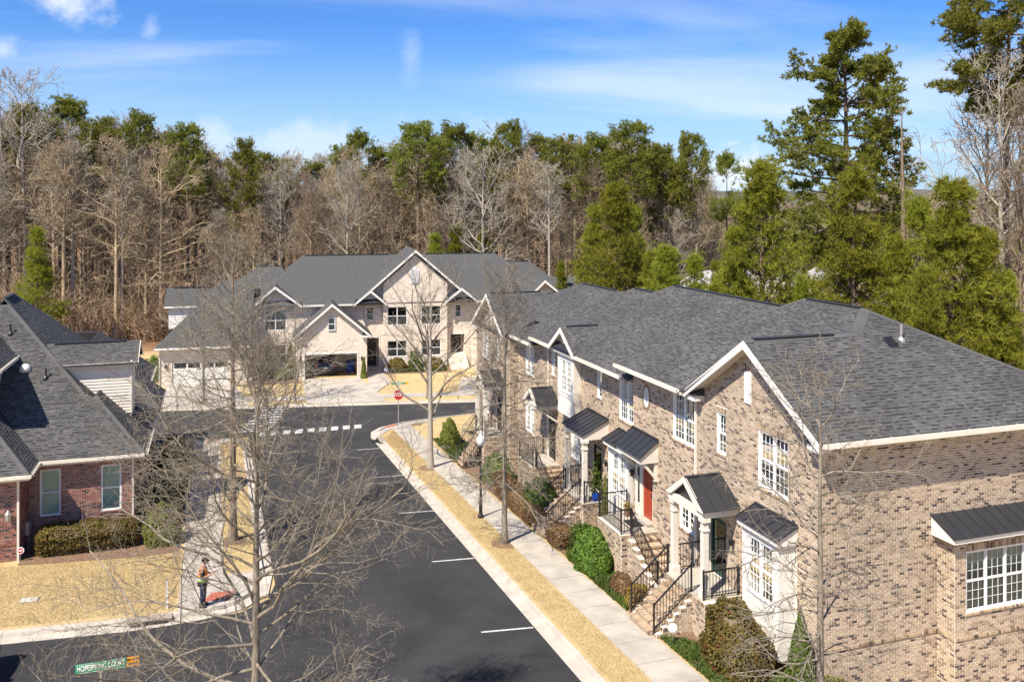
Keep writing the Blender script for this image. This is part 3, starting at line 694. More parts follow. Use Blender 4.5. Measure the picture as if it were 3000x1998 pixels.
def gutter(root,p,q,out,name='gutter',w=.13,h=.12,clips=True):
    "open trough hung at the eave; out: horizontal unit vector away from the wall"
    p,q,o=np.array(p,float),np.array(q,float),np.array(out,float); m=MB(); d=(q-p)/np.linalg.norm(q-p)
    def seg(o0,o1,z0,z1):
        P=[p+o*o0+[0,0,z0],q+o*o0+[0,0,z0],q+o*o1+[0,0,z0],p+o*o1+[0,0,z0],p+o*o0+[0,0,z1],q+o*o0+[0,0,z1],q+o*o1+[0,0,z1],p+o*o1+[0,0,z1]]
        m.add(P,[(0,1,2,3),(7,6,5,4),(0,4,5,1),(1,5,6,2),(2,6,7,3),(3,7,4,0)])
    seg(0,.012,-h,.0); seg(.012,w-.012,-h,-h+.012); seg(w-.02,w+.012,-h-.01,.012)
    for e in(0,np.linalg.norm(q-p)-.012):
        c=p+d*e; P=[c+o*.0+[0,0,-h],c+d*.012+o*0+[0,0,-h],c+d*.012+o*w+[0,0,-h],c+o*w+[0,0,-h]]; P+=[x+np.array([0,0,h]) for x in P]
        m.add(P,[(0,1,2,3),(7,6,5,4),(0,4,5,1),(1,5,6,2),(2,6,7,3),(3,7,4,0)])
    if clips:
        L=np.linalg.norm(q-p); k=.5
        while k<L-.3:
            c=p+d*k; P=[c+o*0,c+d*.03,c+d*.03+o*w,c+o*w]; P=[x+np.array([0,0,.004]) for x in P]; P+=[x+np.array([0,0,.012]) for x in P]
            m.add(P,[(0,1,2,3),(7,6,5,4),(0,4,5,1),(1,5,6,2),(2,6,7,3),(3,7,4,0)]); k+=.95
    return m.build(name,M['trim'],root)
def downspout(root,x,y,z0,z1,out,m='trim',w=.085):
    o=np.array(out); mb=MB(); c=np.array([x,y])+o[:2]*.07
    mb.box(c[0]-w/2,c[0]+w/2,c[1]-w/2,c[1]+w/2,z0,z1); mb.beam((c[0],c[1],z1-.02),(c[0]+o[0]*.35,c[1]+o[1]*.35,z1+.3),w,w)
    return mb.build('downspout',M[m],root)
def metal_planes(root,planes,pitch=.42):
    "standing-seam pans, one piece per pan; planes: (eave p0, eave p1, top p1, top p0)"
    for a,b,c,d in planes:
        a,b,c,d=[np.array(x,float) for x in(a,b,c,d)]; n=max(1,int(round(np.linalg.norm(b-a)/pitch)))
        nn=np.cross(b-a,d-a); nn/=np.linalg.norm(nn)
        if nn[2]<0: nn=-nn
        for i in range(n):
            t0,t1=i/n,(i+1)/n; P=[a+(b-a)*t0,a+(b-a)*t1,d+(c-d)*t1,d+(c-d)*t0]
            m=MB(); Q=[x+nn*.012 for x in P]; m.add(P+Q,[(0,1,2,3)[::-1],(4,5,6,7),(0,1,5,4),(1,2,6,5),(2,3,7,6),(3,0,4,7)])
            m.build('roof_pan',M['metal'],root)
        for i in range(n+1):
            t=i/n; p=a+(b-a)*t+nn*.02; q=d+(c-d)*t+nn*.02
            MB().beam(p,q,.022,.05,up=nn).build('seam',M['metal'],root)
def rail(root,pts,h=.92,post=.05,posts=True,bal=.115,base=.1):
    "iron railing through floor points; balusters are pieces"
    m=MB(); bal_pos=[]
    pts=[np.array(p,float) for p in pts]
    for a,b in zip(pts,pts[1:]):
        m.beam(a+[0,0,h],b+[0,0,h],.045,.04); m.beam(a+[0,0,base],b+[0,0,base],.03,.025)
        L=np.linalg.norm((b-a)[:2]); n=max(1,int(L/bal))
        for i in range(1,n): bal_pos.append(a+(b-a)*i/n)
    for p in pts: m.box(p[0]-post/2,p[0]+post/2,p[1]-post/2,p[1]+post/2,p[2]-.03,p[2]+h+.07)
    r=m.build('railing',M['iron'],root)
    me=MB().box(-.008,.008,-.008,.008,base,h).mesh('baluster'); me.materials.append(M['iron'])
    for p in bal_pos:
        o=link('baluster',me,None,r); o.location=p
    return r
# ------------------------------------------------------------------ tan brick townhouse row
def townhouse():
    T=empty('townhouse_row',(21,38,zg(38)),label='long tan brick townhouse row with grey shingle roofs beside the parking street',cat='townhouse')
    B=Bricks(); plate=MB(); band=MB()
    XA,XB,XG=16.6,17.0,16.4
    FA=Fr((XA,0,0),(0,1,0),(-1,0,0)); FB=Fr((XB,0,0),(0,1,0),(-1,0,0)); FG=Fr((XG,0,0),(0,1,0),(-1,0,0))
    FS=Fr((0,21.5,0),(1,0,0),(0,-1,0))
    def face(fr,u0,u1,z0,z1,ops,tall=(),top=None,span=None,heads=True,n0=0.):
        "ops: openings (u0,u1,z0,z1[,head,sill])"
        ex=[];hl=[];sl_=[]
        for o in ops:
            a,b,c,d=o[:4]; hd=o[4] if len(o)>4 else True; sd=o[5] if len(o)>5 else True
            ex.append((a,b,c,d))
            if hd: ex.append((a-.02,b+.02,d,d+.205)); hl+=soldier(a-.02,b+.02,d,d+.205)
            if sd: ex.append((a-.06,b+.06,c-.085,c)); sl_+=soldier(a-.06,b+.06,c-.085,c)
        for t_ in tall: ex.append(t_)
        z1b=z1 if span is None else 99
        if span is not None: z1b=max(q[1] for q in top)
        B.add(fr,brick_list(u0,u1,z0,z1b,ex,span),n0); B.add(fr,hl,n0,.012); B.add(fr,sl_,n0,.05)
        wall_plate(plate,fr,u0,u1,z0,z1,[o[:4] for o in ops],top,n0)
    # --- unit 1 front: street gable Y 21.5-28.2 and flat part to 33.6
    W1=(23.02,24.6,5.8,7.6); W2=(26.5,27.08,6.22,7.62); W3=(28.6,30.2,5.92,7.7); W4=(28.45,29.7,2.72,4.35); D1=(26.5,27.55,1.87,3.95); D2=(31.85,33.4,2.02,4.1); OV=(32.15,32.62,6.55,7.42)
    gz=lambda u:8.12+.62*(3.75-abs(u-24.75))-.14
    apex=[(21.5,7.7),(28.25,7.7),(28.25,gz(28.25)),(24.75,gz(24.75)),(21.5,gz(21.5))]
    def gspan(z):
        if z<gz(21.5): return (21.5,33.6)
        h=3.75-(z+.14-8.12)/.62
        return None if h<.1 else (max(21.5,24.75-h),min(28.25,24.75+h))
    V1=(24.98,25.36,8.3,9.35)
    face(FA,21.5,33.6,-.4,7.7,[W1,W2,W3,W4,D1+(True,False),D2+(False,False),OV+(False,False)],top=apex,span=gspan,tall=[(22.6,24.65,.5,5.0),V1,(V1[0],V1[1],9.35,9.55)])
    B.add(FA,soldier(V1[0],V1[1],9.35,9.55),0,.012)
    window(T,FA,*W1,units=2,grid=(3,3),lights=True,upper='dark',lower='screen',label='wide paired window under the near street gable')
    window(T,FA,*W2,units=1,grid=(2,2),lights=True,upper='shade',lower='screen')
    window(T,FA,*W3,units=2,grid=(3,3),lights=True,upper='blind',lower='blind')
    window(T,FA,*W4,units=2,grid=(2,3),upper='blind',lower='blind')
    # louvred gable vent
    vm=MB(); FA.box(vm,V1[0],V1[1],-.02,.035,V1[2],V1[3]); lv=vm.build('gable_vent',M['whitew'],T)
    for k in range(12): q=MB(); z=V1[2]+.06+k*.078; q.add([FA.pt(V1[0]+.04,.04,z),FA.pt(V1[1]-.04,.04,z),FA.pt(V1[1]-.04,.062,z-.03),FA.pt(V1[0]+.04,.062,z-.03),FA.pt(V1[0]+.04,.036,z+.045),FA.pt(V1[1]-.04,.036,z+.045)],[(0,1,2,3),(3,2,5,4)]); q.build('louvre',M['whitew'],lv)
    # oval window: brick ring, frame, pane
    cu,cz=32.385,6.985
    def ring(fr,rx0,rz0,rx1,rz1,n0,n1,n=24):
        m=MB();Vv=[]
        for i in range(n):
            t=2*math.pi*i/n; c,s_=math.cos(t),math.sin(t)
            Vv+=[fr.pt(cu+rx0*c,n0,cz+rz0*s_),fr.pt(cu+rx1*c,n0,cz+rz1*s_),fr.pt(cu+rx1*c,n1,cz+rz1*s_),fr.pt(cu+rx0*c,n1,cz+rz0*s_)]
        return m.add(Vv,[(i*4+k,((i+1)%n)*4+k,((i+1)%n)*4+(k+1)%4,i*4+(k+1)%4) for i in range(n) for k in range(4)])
    ring(FA,.19,.38,.34,.56,-.06,.014).build('brick_ring',M['brick'],T)
    ov_=ring(FA,.165,.355,.215,.405,-.08,.03).build('oval_window',M['whitew'],T)
    q=MB(); q.poly([FA.pt(cu+.17*math.cos(t),-.05,cz+.36*math.sin(t)) for t in np.linspace(0,2*math.pi,24,endpoint=False)]); q.build('pane',M['glass'],ov_)
    q=MB(); FA.box(q,cu-.009,cu+.009,-.05,-.03,cz-.36,cz+.36); FA.box(q,cu-.17,cu+.17,-.048,-.032,cz-.009,cz+.009); q.build('muntin',M['whitew'],ov_,kind='stuff')
    q=MB(); FA.box(q,cu-.22,cu+.22,-.5,-.12,cz-.43,cz+.43); q.build('interior',M['blind'],ov_)
    # --- unit 2 front (set back) Y 33.6-44.8
    W5=(34.25,35.8,5.32,7.12); W6=(37.7,38.2,5.75,7.1); W7=(40.3,41.4,2.1,3.45); W8=(43.7,44.15,5.7,7.0); D3=(37.7,38.7,1.36,3.5)
    face(FB,33.6,44.8,-1.2,7.25,[W5,W6,W7,W8,D3+(True,False)],tall=[(33.7,35.7,.3,4.6),(40.15,42.15,4.25,7.3)])
    window(T,FB,*W5,units=2,grid=(3,3),upper='dark',lower='screen'); window(T,FB,*W6,units=1,grid=(1,3),upper='dark',lower='screen'); window(T,FB,*W7,units=2,grid=(2,3),upper='dark',lower='screen'); window(T,FB,*W8,units=1,grid=(1,3),upper='dark',lower='screen')
    # --- unit 3: flat part 44.8-49.5 and far gable 49.5-56 (forward)
    W9=(46.9,48.25,5.0,6.75); W10=(46.9,48.3,1.75,3.55); D4=(45.2,46.1,1.2,3.3)
    face(FB,44.8,49.5,-1.6,7.0,[W9,W10],tall=[])
    W11=(53.6,54.95,4.85,6.5); W12=(51.5,51.85,5.2,6.52); W13=(53.6,54.9,1.5,3.2); D5=(51.0,52.0,.9,3.0)
    gz2=lambda u:6.98+.66*(3.28-abs(u-53.0))-.14
    def gspan2(z):
        if z<gz2(49.5): return (49.5,56.3)
        h=3.28-(z+.14-6.98)/.66
        return None if h<.1 else (max(49.5,53-h),min(56.3,53+h))
    ap2=[(49.5,6.6),(56.3,6.6),(56.3,gz2(56.3)),(53,gz2(53)),(49.5,gz2(49.5))]
    V2=(52.9,53.15,7.2,8.2)
    face(FG,49.5,56.3,-1.9,6.6,[W11,W12,W13,D5+(True,False)],top=ap2,span=gspan2,tall=[V2])
    vm=MB(); FG.box(vm,*V2[:2],-.02,.03,*V2[2:]); vm.build('gable_vent',M['whitew'],T)
    FR=Fr((0,49.5,0),(1,0,0),(0,-1,0)); B.add(FR,brick_list(XG,XB,-1.6,6.9)); wall_plate(plate,FR,XG,XB,-1.6,6.9,[])
    for w_ in(W9,W10,W11,W13): window(T,FB if w_[0]<49 else FG,*w_,units=2,grid=(2,3),upper='dark',lower='screen')
    window(T,FG,*W12,units=1,grid=(1,3),upper='dark',lower='screen')
    # --- near end wall with box bay
    SW=[]
    face(FS,16.6,28.0,-.75,7.95,SW,tall=[(20.85,24.9,-.8,5.0),(16.6,28,1.86,1.97)])
    B.add(FS,soldier(16.6,20.85,1.86,1.97),0,.035); B.add(FS,soldier(24.9,28,1.86,1.97),0,.035)
    FY=Fr((0,20.84,0),(1,0,0),(0,-1,0)); BW=(21.28,24.4,2.66,4.48)
    face(FY,20.85,24.9,-.75,4.75,[BW],tall=[(20.85,24.9,1.86,1.97)]); B.add(FY,soldier(20.85,24.9,1.86,1.97),0,.035)
    FZ=Fr((20.85,0,0),(0,1,0),(-1,0,0)); face(FZ,20.84,21.5,-.75,4.75,[],tall=[(20.84,21.5,1.86,1.97)]); B.add(FZ,soldier(20.84,21.5,1.86,1.97),0,.035)
    FZ2=Fr((24.9,0,0),(0,1,0),(1,0,0)); face(FZ2,20.84,21.5,-.75,4.75,[])
    window(T,FY,BW[0],BW[1],BW[2],BW[3],units=4,grid=(3,3),lights=True,upper='dark',lower='screen',label='wide window band with four sashes in the end wall bay')
    # bay roof
    bay=MB(); bay.ext([(20.6,20.6,4.85),(20.6,21.5,4.85),(20.6,21.5,5.42),(20.6,20.6,4.97)],(4.5,0,0)); by=bay.build('bay_roof',M['white'],T)
    metal_planes(by,[((20.57,20.55,5.0),(25.13,20.55,5.0),(25.13,21.51,5.46),(20.57,21.51,5.46))],.4)
    # rear and far walls, floors
    rear=MB(); rear.box(27.9,28,21.6,56.3,-2,7.2); rear.box(16.9,28,56.25,56.35,-2.2,6.9); rear.build('rear_wall',M['mortar'],T)
    link('wall',plate.mesh('wall'),M['mortar'],T)
    B.finish(T,M['brick'])
    # --- roofs
    Rf=Roof(T,M['deck'])
    e1,r1=8.12,11.12; xe,xr,xb=16.02,21.8,28.05; GXo=16.14
    hipN=(20.52,24.75,10.47)
    Rf.plane([(GXo,20.95,e1),(xb,20.95,e1),(xr,25.8,r1),hipN,(GXo,24.75,10.47)],1)
    Rf.plane([(GXo,28.55,e1),(GXo,24.75,10.47),hipN,(16.05,28.55,e1)][::-1],2,shingle=False)
    Rf.T.append(shingle_tris([(16.05,28.55,e1),(GXo,28.55,e1),(GXo,24.75,10.47),hipN],seed=2))
    Rf.plane([(xe,34.1,e1),(xe,28.6,e1),hipN,(xr,25.8,r1),(xr,29.2,r1)],3)
    Rf.plane([(xb,20.95,e1),(xb,34.1,e1),(xr,29.2,r1),(xr,25.8,r1)],4); Rf.plane([(xb,34.1,e1),(xe,34.1,e1),(xr,29.2,r1)],5)
    Rf.cap((xr,25.8,r1),(xr,29.2,r1),(xe,27,e1),(xb,27,e1)); Rf.cap(hipN,(xr,25.8,r1),(xe,30,e1),(xr,20.95,e1),w=.2); Rf.cap((GXo,24.75,10.47),hipN,(GXo,20.95,e1),(GXo,28.55,e1),w=.17)
    Rf.cap((xr,25.8,r1),(xb,20.95,e1),(xr,20.95,e1),(xb,30,e1)); Rf.cap((xe,34.1,e1),(xr,29.2,r1),(xe,29,e1),(xr,34.1,e1),w=.12)
    # ridge vents (dark raised strips)
    for a,b in(((xr,26.0,r1+.06),(xr,29.0,r1+.06)),((22,30.3,10.69),(22,39.9,10.69)),((21.5,40,10.26),(21.5,43.3,10.26)),((21.2,45,9.96),(21.2,49.8,9.96)),((16.5,24.75,10.53),(19.6,24.75,10.53)),((16.3,53,9.2),(19.6,53,9.2))):
        MB().beam(np.subtract(a,(0,0,.02)),np.subtract(b,(0,0,.02)),.2,.035).build('ridge_vent',M['metal'],T)
    # unit 2
    e,r_,x0,x1=7.5,10.63,16.42,22.0
    k_=(r_-e)/(x1-x0); xq=x0+1.4; zq=e+1.4*k_; Rf.plane([(x0,45.9,e),(x0,33.7,e),(xq,33.7,zq),(xq,28.7,zq),(x1,28.7,r_),(x1,40.0,r_)],6); Rf.plane([(28.05,28.7,e),(28.05,45.9,e),(x1,40,r_),(x1,28.7,r_)],7); Rf.plane([(28.05,45.9,e),(x0,45.9,e),(x1,40,r_)],8)
    Rf.cap((x1,29.5,r_),(x1,40,r_),(x0,36,e),(28.05,36,e)); Rf.cap((x0,45.9,e),(x1,40,r_),(x0,36,e),(x1,45.9,e),w=.12)
    # unit 3 steps
    e,r_,x1=7.12,10.2,21.5
    k_=(r_-e)/(x1-x0); xq=x0+1.6; zq=e+1.6*k_; Rf.plane([(x0,49.4,e),(x0,45.6,e),(xq,45.6,zq),(xq,36,zq),(x1,36,r_),(x1,43.4,r_)],9); Rf.plane([(28.05,36,e),(28.05,49.4,e),(x1,43.4,r_),(x1,36,r_)],10); Rf.plane([(28.05,49.4,e),(x0,49.4,e),(x1,43.4,r_)],11)
    Rf.cap((x1,40,r_),(x1,43.4,r_),(x0,42,e),(28,42,e)); Rf.cap((x0,49.4,e),(x1,43.4,r_),(x0,42,e),(x1,49.4,e),w=.12)
    e,r_,x1,x0=6.98,9.9,21.2,16.3
    hv=(20.0,53.0,9.14)
    k_=(r_-e)/(x1-x0); xq=x0+1.6; zq=e+1.6*k_; Rf.plane([(x0,49.6,e),(x0,49.2,e),(xq,49.2,zq),(xq,40,zq),(x1,40,r_),(x1,50,r_)],12); Rf.plane([(x0,56.4,e),(x0,49.6,e),(x1,50,r_)],13)
    Rf.plane([(28.05,40,e),(28.05,56.4,e),(x1,50,r_),(x1,40,r_)],14); Rf.plane([(28.05,56.4,e),(x0,56.4,e),(x1,50,r_)],15)
    Rf.cap((x1,44,r_),(x1,50,r_),(x0,47,e),(28,47,e))
    # far street gable
    gx=16.02
    Rf.plane([(gx,49.7,e),(17.3,49.7,e),(20.3,53,9.14),(gx,53,9.14)],16,); Rf.plane([(17.3,56.3,e),(gx,56.3,e),(gx,53,9.14),(20.3,53,9.14)],17)
    Rf.cap((gx,53,9.14),(20.3,53,9.14),(gx,49.7,e),(gx,56.3,e))
    # dormer gable over the white oriel
    ox=16.28; dz=7.58; da=8.66
    Rf.plane([(ox,39.5,dz),(16.6,39.5,dz),(18.7,41.1,da),(ox,41.1,da)],18); Rf.plane([(16.6,42.7,dz),(ox,42.7,dz),(ox,41.1,da),(18.7,41.1,da)],19)
    Rf.cap((ox,41.1,da),(18.6,41.1,da),(ox,39.5,dz),(ox,42.7,dz),w=.12)
    Rf.finish()
    MB().beam((16.6,41.1,da+.04),(18.3,41.1,da+.04),.18,.03).build('ridge_vent',M['metal'],T)
    # --- rakes, soffits, gutters
    def rakes(x,yc,zc,half,zf,name='rake_board'):
        for sgn in(-1,1):
            a=np.array((x-.03,yc,zc-.02)); b=np.array((x-.03,yc+sgn*half,zf-.02))
            m=MB(); m.add([a+(0,0,0),b,b-(0,0,.24),a-(0,0,.26),a+(.06,0,0),b+(.06,0,0),b+(.06,0,-.24),a+(.06,0,-.26)],[(0,1,2,3),(7,6,5,4),(0,4,5,1),(2,6,7,3),(1,5,6,2)]); m.build(name,M['white'],T)
    rakes(GXo,24.75,10.47,3.82,8.10); rakes(gx,53,9.14,3.35,6.96); rakes(ox,41.1,da,1.62,dz)
    sf=MB()
    def soff(x0,x1,ya,za,yb,zb,t=.05):   # sloping soffit under a gable rake
        sf.add([(x0,ya,za),(x1,ya,za),(x1,yb,zb),(x0,yb,zb),(x0,ya,za-t),(x1,ya,za-t),(x1,yb,zb-t),(x0,yb,zb-t)],[(0,1,2,3),(7,6,5,4),(0,4,5,1),(1,5,6,2),(2,6,7,3),(3,7,4,0)])
    for (x0_,x1_,yc,zc,hf,zf) in((GXo+.04,16.6,24.75,10.33,3.7,8.02),(gx+.04,16.4,53,9.0,3.25,6.9),(ox+.04,16.6,41.1,da-.12,1.6,dz-.1)):
        for sg in(-1,1): soff(x0_,x1_,yc,zc,yc+sg*hf,zf)
    sf.box(16.62,28.0,20.98,21.49,7.9,7.98); sf.box(16.06,16.59,28.6,34.05,7.9,7.98); sf.box(16.46,16.99,34.1,45.8,7.28,7.36); sf.box(16.46,16.99,45.9,49.5,6.9,6.98)
    sf.build('soffit',M['trim'],T)
    gutter(T,(16.2,20.96,8.1),(28.0,20.96,8.1),(0,-1,0)); gutter(T,(16.03,28.7,8.1),(16.03,34.1,8.1),(-1,0,0)); gutter(T,(16.43,34.15,7.48),(16.43,39.4,7.48),(-1,0,0)); gutter(T,(16.43,42.75,7.48),(16.43,45.9,7.48),(-1,0,0)); gutter(T,(16.43,45.95,7.1),(16.43,49.5,7.1),(-1,0,0))
    fa=MB(); fa.box(16.2,28,20.965,21.02,7.9,8.08); fa.box(16.035,16.09,28.6,34.1,7.9,8.08); fa.box(16.435,16.49,34.1,45.9,7.27,7.47); fa.box(16.435,16.49,45.9,49.5,6.9,7.09); fa.build('fascia',M['trim'],T)
    # cornice returns with little metal roofs
    def cornice(x0,x1,ya,yb,z):
        c=MB().box(x0,x1,ya,yb,z-.2,z).build('cornice_return',M['white'],T)
        lo,hi=min(ya,yb)-.05,max(ya,yb)+.05
        m=MB(); m.add([(x0-.05,lo,z+.003),(x0-.05,hi,z+.003),(x1,hi,z+.003),(x1,lo,z+.003),(x1,lo,z+.25),(x1,hi,z+.25)],[(0,1,5,4),(0,4,3),(1,2,5),(0,3,2,1)]); m.build('return_roof',M['metal'],c)
    cornice(16.2,16.6,27.95,28.45,8.0); cornice(16.2,16.6,21.05,21.6,8.0); cornice(16.05,16.4,55.7,56.25,6.9); cornice(16.05,16.4,49.75,50.3,6.9)
    # downspouts
    downspout(T,16.6,28.4,.4,7.75,(-1,0,0)); downspout(T,17.0,44.5,-.7,7.15,(-1,0,0))
    # roof furniture
    m=MB(); m.cyl((22.09,24.38,10.15),(22.09,24.38,10.75),.045,.045,10); m.lathe((22.09,24.38,10.22),[(.14,-.05),(.13,.03),(.06,.12)],10); m.build('vent_pipe',M['steel'],T)
    m=MB(); m.add([(21.35,24.05,10.02),(21.75,24.05,10.02),(21.75,24.45,10.29),(21.35,24.45,10.29),(21.38,24.1,10.16),(21.72,24.1,10.16),(21.70,24.42,10.38),(21.40,24.42,10.38)],[(4,5,6,7),(0,1,5,4),(1,2,6,5),(2,3,7,6),(3,0,4,7)]); m.build('roof_vent',M['iron'],T)
    # --- white oriel
    FO=Fr((16.6,0,0),(0,1,0),(-1,0,0))
    def shell(fr,ya,yb,z0,zt,dep,hole):
        o=MB(); wall_plate(o,fr,ya,yb,z0,zt,[hole],depth=.1)
        for P in([(ya,0,z0),(ya,-dep,z0),(ya,-dep,zt),(ya,0,zt)],[(yb,0,z0),(yb,-dep,z0),(yb,-dep,zt),(yb,0,zt)],[(ya,0,z0),(yb,0,z0),(yb,-dep,z0),(ya,-dep,z0)],[(ya,0,zt),(yb,0,zt),(yb,-dep,zt),(ya,-dep,zt)]): o.poly([fr.pt(*p) for p in P])
        return o
    ori=shell(FO,40.1,42.2,4.25,7.4,.39,(40.34,41.9,5.36,7.02)).build('oriel',M['white'],T)
    q=MB(); FO.box(q,40.1,42.2,.001,.02,4.25,4.5); FO.box(q,40.12,42.18,.001,.025,5.15,5.24); FO.box(q,40.1,40.22,.001,.02,5.24,7.2); FO.box(q,42.08,42.2,.001,.02,5.24,7.2); FO.box(q,40.1,42.2,.001,.03,7.2,7.38); q.build('panel_trim',M['white'],ori)
    q=MB(); q.box(16.605,16.99,40.085,40.098,4.3,7.3); q.build('side_panel',M['trim'],ori)
    # window cut as a shallow frame standing proud of the white face
    window(ori,FO,40.34,41.9,5.36,7.02,units=2,grid=(3,3),n=-.02,upper='shade',lower='screen')
    MB().add([(16.3,39.55,dz-.05),(16.3,42.65,dz-.05),(16.99,42.65,dz-.05),(16.99,39.55,dz-.05),(16.6,39.9,dz+.3),(16.6,42.3,dz+.3)],[(0,1,5,4),(0,4,3),(1,2,5)]).build('pent_roof',M['metal'],ori)
    MB().ext([(16.55,39.85,dz+.05),(16.55,42.35,dz+.05),(16.55,41.1,da-.2)],(.05,0,0)).build('pediment',M['trim'],ori)
    # --- shed-roofed white box bays on the first floor
    def boxbay(xf,xw,ya,yb,z0,zt,roofx,zf,zb):
        F_=Fr((xf,0,0),(0,1,0),(-1,0,0))
        hole=(ya+.28,yb-.28,zt-2.02,zt-.24)
        b_=shell(F_,ya,yb,z0,zt,xw-xf-.005,hole).build('box_bay',M['white'],T)
        window(b_,F_,*hole,units=2,grid=(3,3),n=-.02,lights=True,upper='dark' if ya<30 else 'blind',lower='screen' if ya<30 else 'blind')
        q=MB(); F_.box(q,ya,yb,.001,.03,zt-.2,zt); F_.box(q,ya,ya+.13,.001,.02,z0,zt-.2); F_.box(q,yb-.13,yb,.001,.02,z0,zt-.2); F_.box(q,ya+.13,yb-.13,.001,.02,z0+.7,z0+.8); q.build('panel_trim',M['white'],b_)
        e=MB(); e.ext([(roofx,ya-.12,zf-.16),(xw-.003,ya-.12,zf-.16),(xw-.003,ya-.12,zb-.03),(roofx,ya-.12,zf-.03)],(0,yb-ya+.24,0)); e.build('roof_box',M['white'],b_)
        metal_planes(b_,[((roofx-.05,ya-.16,zf),(roofx-.05,yb+.16,zf),(xw,yb+.16,zb),(xw,ya-.16,zb))],.45)
        MB().box(xw-.06,xw-.003,ya-.16,yb+.16,zb-.02,zb+.07).build('flashing',M['metal'],b_)
    boxbay(16.02,16.6,22.68,24.6,1.15,4.68,15.88,4.8,5.17)
    boxbay(16.42,17.0,33.72,35.68,.6,4.35,16.2,4.45,4.85)
    # --- canopies
    def shed(xw,ya,yb,zb,xf,zf,name='canopy'):
        c=MB(); c.box(xf,xw-.003,ya,ya+.1,zf-.24,zf-.03); c.box(xf,xw-.003,yb-.1,yb,zf-.24,zf-.03); c.box(xf,xf+.1,ya+.1,yb-.1,zf-.24,zf-.03); c.box(xf+.1,xw-.003,ya+.1,yb-.1,zf-.1,zf-.05)
        for y in(ya,yb-.05): c.add([(xf,y,zf-.03),(xw-.003,y,zf-.03),(xw-.003,y,zb-.03),(xf,y+.05,zf-.03),(xw-.003,y+.05,zf-.03),(xw-.003,y+.05,zb-.03)],[(0,1,2),(5,4,3),(0,2,5,3)])
        co=c.build(name,M['trim'],T)
        metal_planes(co,[((xf-.1,ya-.06,zf-.02),(xf-.1,yb+.06,zf-.02),(xw,yb+.06,zb),(xw,ya-.06,zb))],.42)
        MB().box(xw-.07,xw-.003,ya-.06,yb+.06,zb-.02,zb+.08).build('flashing',M['metal'],co)
        return co
    c2=shed(16.6,31.4,33.58,5.48,15.82,4.86)
    for y in(31.5,33.48): MB().beam((16.55,y,3.95),(16.0,y,4.6),.09,.1).build('bracket',M['trim'],c2)
    MB().box(16.47,16.595,31.45,31.55,3.85,4.6).build('bracket_leg',M['trim'],c2)
    c3=shed(17.0,36.95,39.25,4.97,15.75,4.36)
    def gablecan(xw,xf,yc,half,zr,zf):
        c=MB()
        for y in(yc-half,yc+half-.1): c.box(xf,xw-.003,y,y+.1,zf-.3,zf-.02)
        c.box(xf,xf+.1,yc-half+.1,yc+half-.1,zf-.3,zf-.02)
        # open triangular pediment
        for sg in(-1,1):
            a=np.array((xf-.07,yc,zr+.03));b=np.array((xf-.07,yc+sg*(half+.1),zf-.06)); c.add([a,b,b+(0,-sg*.36,0),a-(0,0,.2),a+(.1,0,0),b+(.1,0,0),b+(.1,-sg*.36,0),a+(.1,0,-.2)],[(0,1,2,3),(7,6,5,4),(0,4,5,1),(2,6,7,3)])
        co=c.build('canopy',M['trim'],T)
        MB().add([(xf+.12,yc-half+.1,zf),(xf+.12,yc+half-.1,zf),(xf+.12,yc,zr-.1)],[(0,1,2)]).build('pediment',M['metal'],co)
        MB().box(xf+.1,xw-.01,yc-half+.1,yc+half-.1,zf-.12,zf-.06).build('ceiling',M['trim'],co)
        xo=xf-.02; o_=.1*(zr-zf)/half
        metal_planes(co,[((xo,yc-half-.1,zf-o_),(xw,yc-half-.1,zf-o_),(xw,yc,zr),(xo,yc,zr)),((xw,yc+half+.1,zf-o_),(xo,yc+half+.1,zf-o_),(xo,yc,zr),(xw,yc,zr))],.52)
        MB().beam((xo,yc,zr+.03),(xw,yc,zr+.03),.12,.04).build('ridge_flashing',M['metal'],co); return co
    gablecan(16.6,15.2,26.85,1.15,5.52,4.78); gablecan(17.0,15.75,44.05,1.0,5.05,4.38); gablecan(16.4,15.1,51.4,1.0,4.65,3.98)
    MB().beam((16.95,43.2,3.4),(16.0,43.2,4.05),.08,.09).build('bracket',M['trim'],T)
    def column(x,y,z0,z1,w=.2):
        c=MB().box(x-w/2,x+w/2,y-w/2,y+w/2,z0,z1)
        for a,b,e in((z0,z0+.28,.05),(z1-.42,z1-.36,.03),(z1-.12,z1,.05),(z1-.14,z1-.12,.025)): c.box(x-w/2-e,x+w/2+e,y-w/2-e,y+w/2+e,a,b)
        return c.build('column',M['trim'],T)
    for p in((15.36,25.83,1.86,4.48),(15.36,27.85,1.86,4.48),(15.86,37.05,1.37,4.12),(15.86,39.15,1.37,4.12),(15.25,50.55,.92,3.68),(15.25,52.25,.92,3.68)): column(*p)
    # --- doors
    def door(fr,u0,u1,z0,z1,m,n=-.1,glass=False,label=None,side=None):
        d=MB(); fr.box(d,u0,u1,n-.06,n,z0,z1); o=d.build('door',M[m],T)
        if label:o['label']=label
        if glass:
            q=MB(); fr.box(q,u0+.12,u1-.12,n+.002,n+.012,z0+.25,z1-.12); q.build('pane',M['glass'],o)
            q=MB(); fr.box(q,u0+.14,u1-.14,n-.002,n+.004,z0+.27,z1-.14); q.build('door_panel',M['dark'],o)
        else:
            w_=(u1-u0); 
            for i in range(2):
                for a,b in((.1,.42),(.5,.78),(.83,.95)):
                    ua=u0+.1+i*(w_/2-.04); ub=ua+w_/2-.16; za=z0+(z1-z0)*a; zb_=z0+(z1-z0)*b; q=MB()
                    fr.box(q,ua,ub,n+.001,n+.006,za,zb_); fr.box(q,ua+.04,ub-.04,n+.006,n+.016,za+.04,zb_-.04); q.build('door_panel',M[m],o)
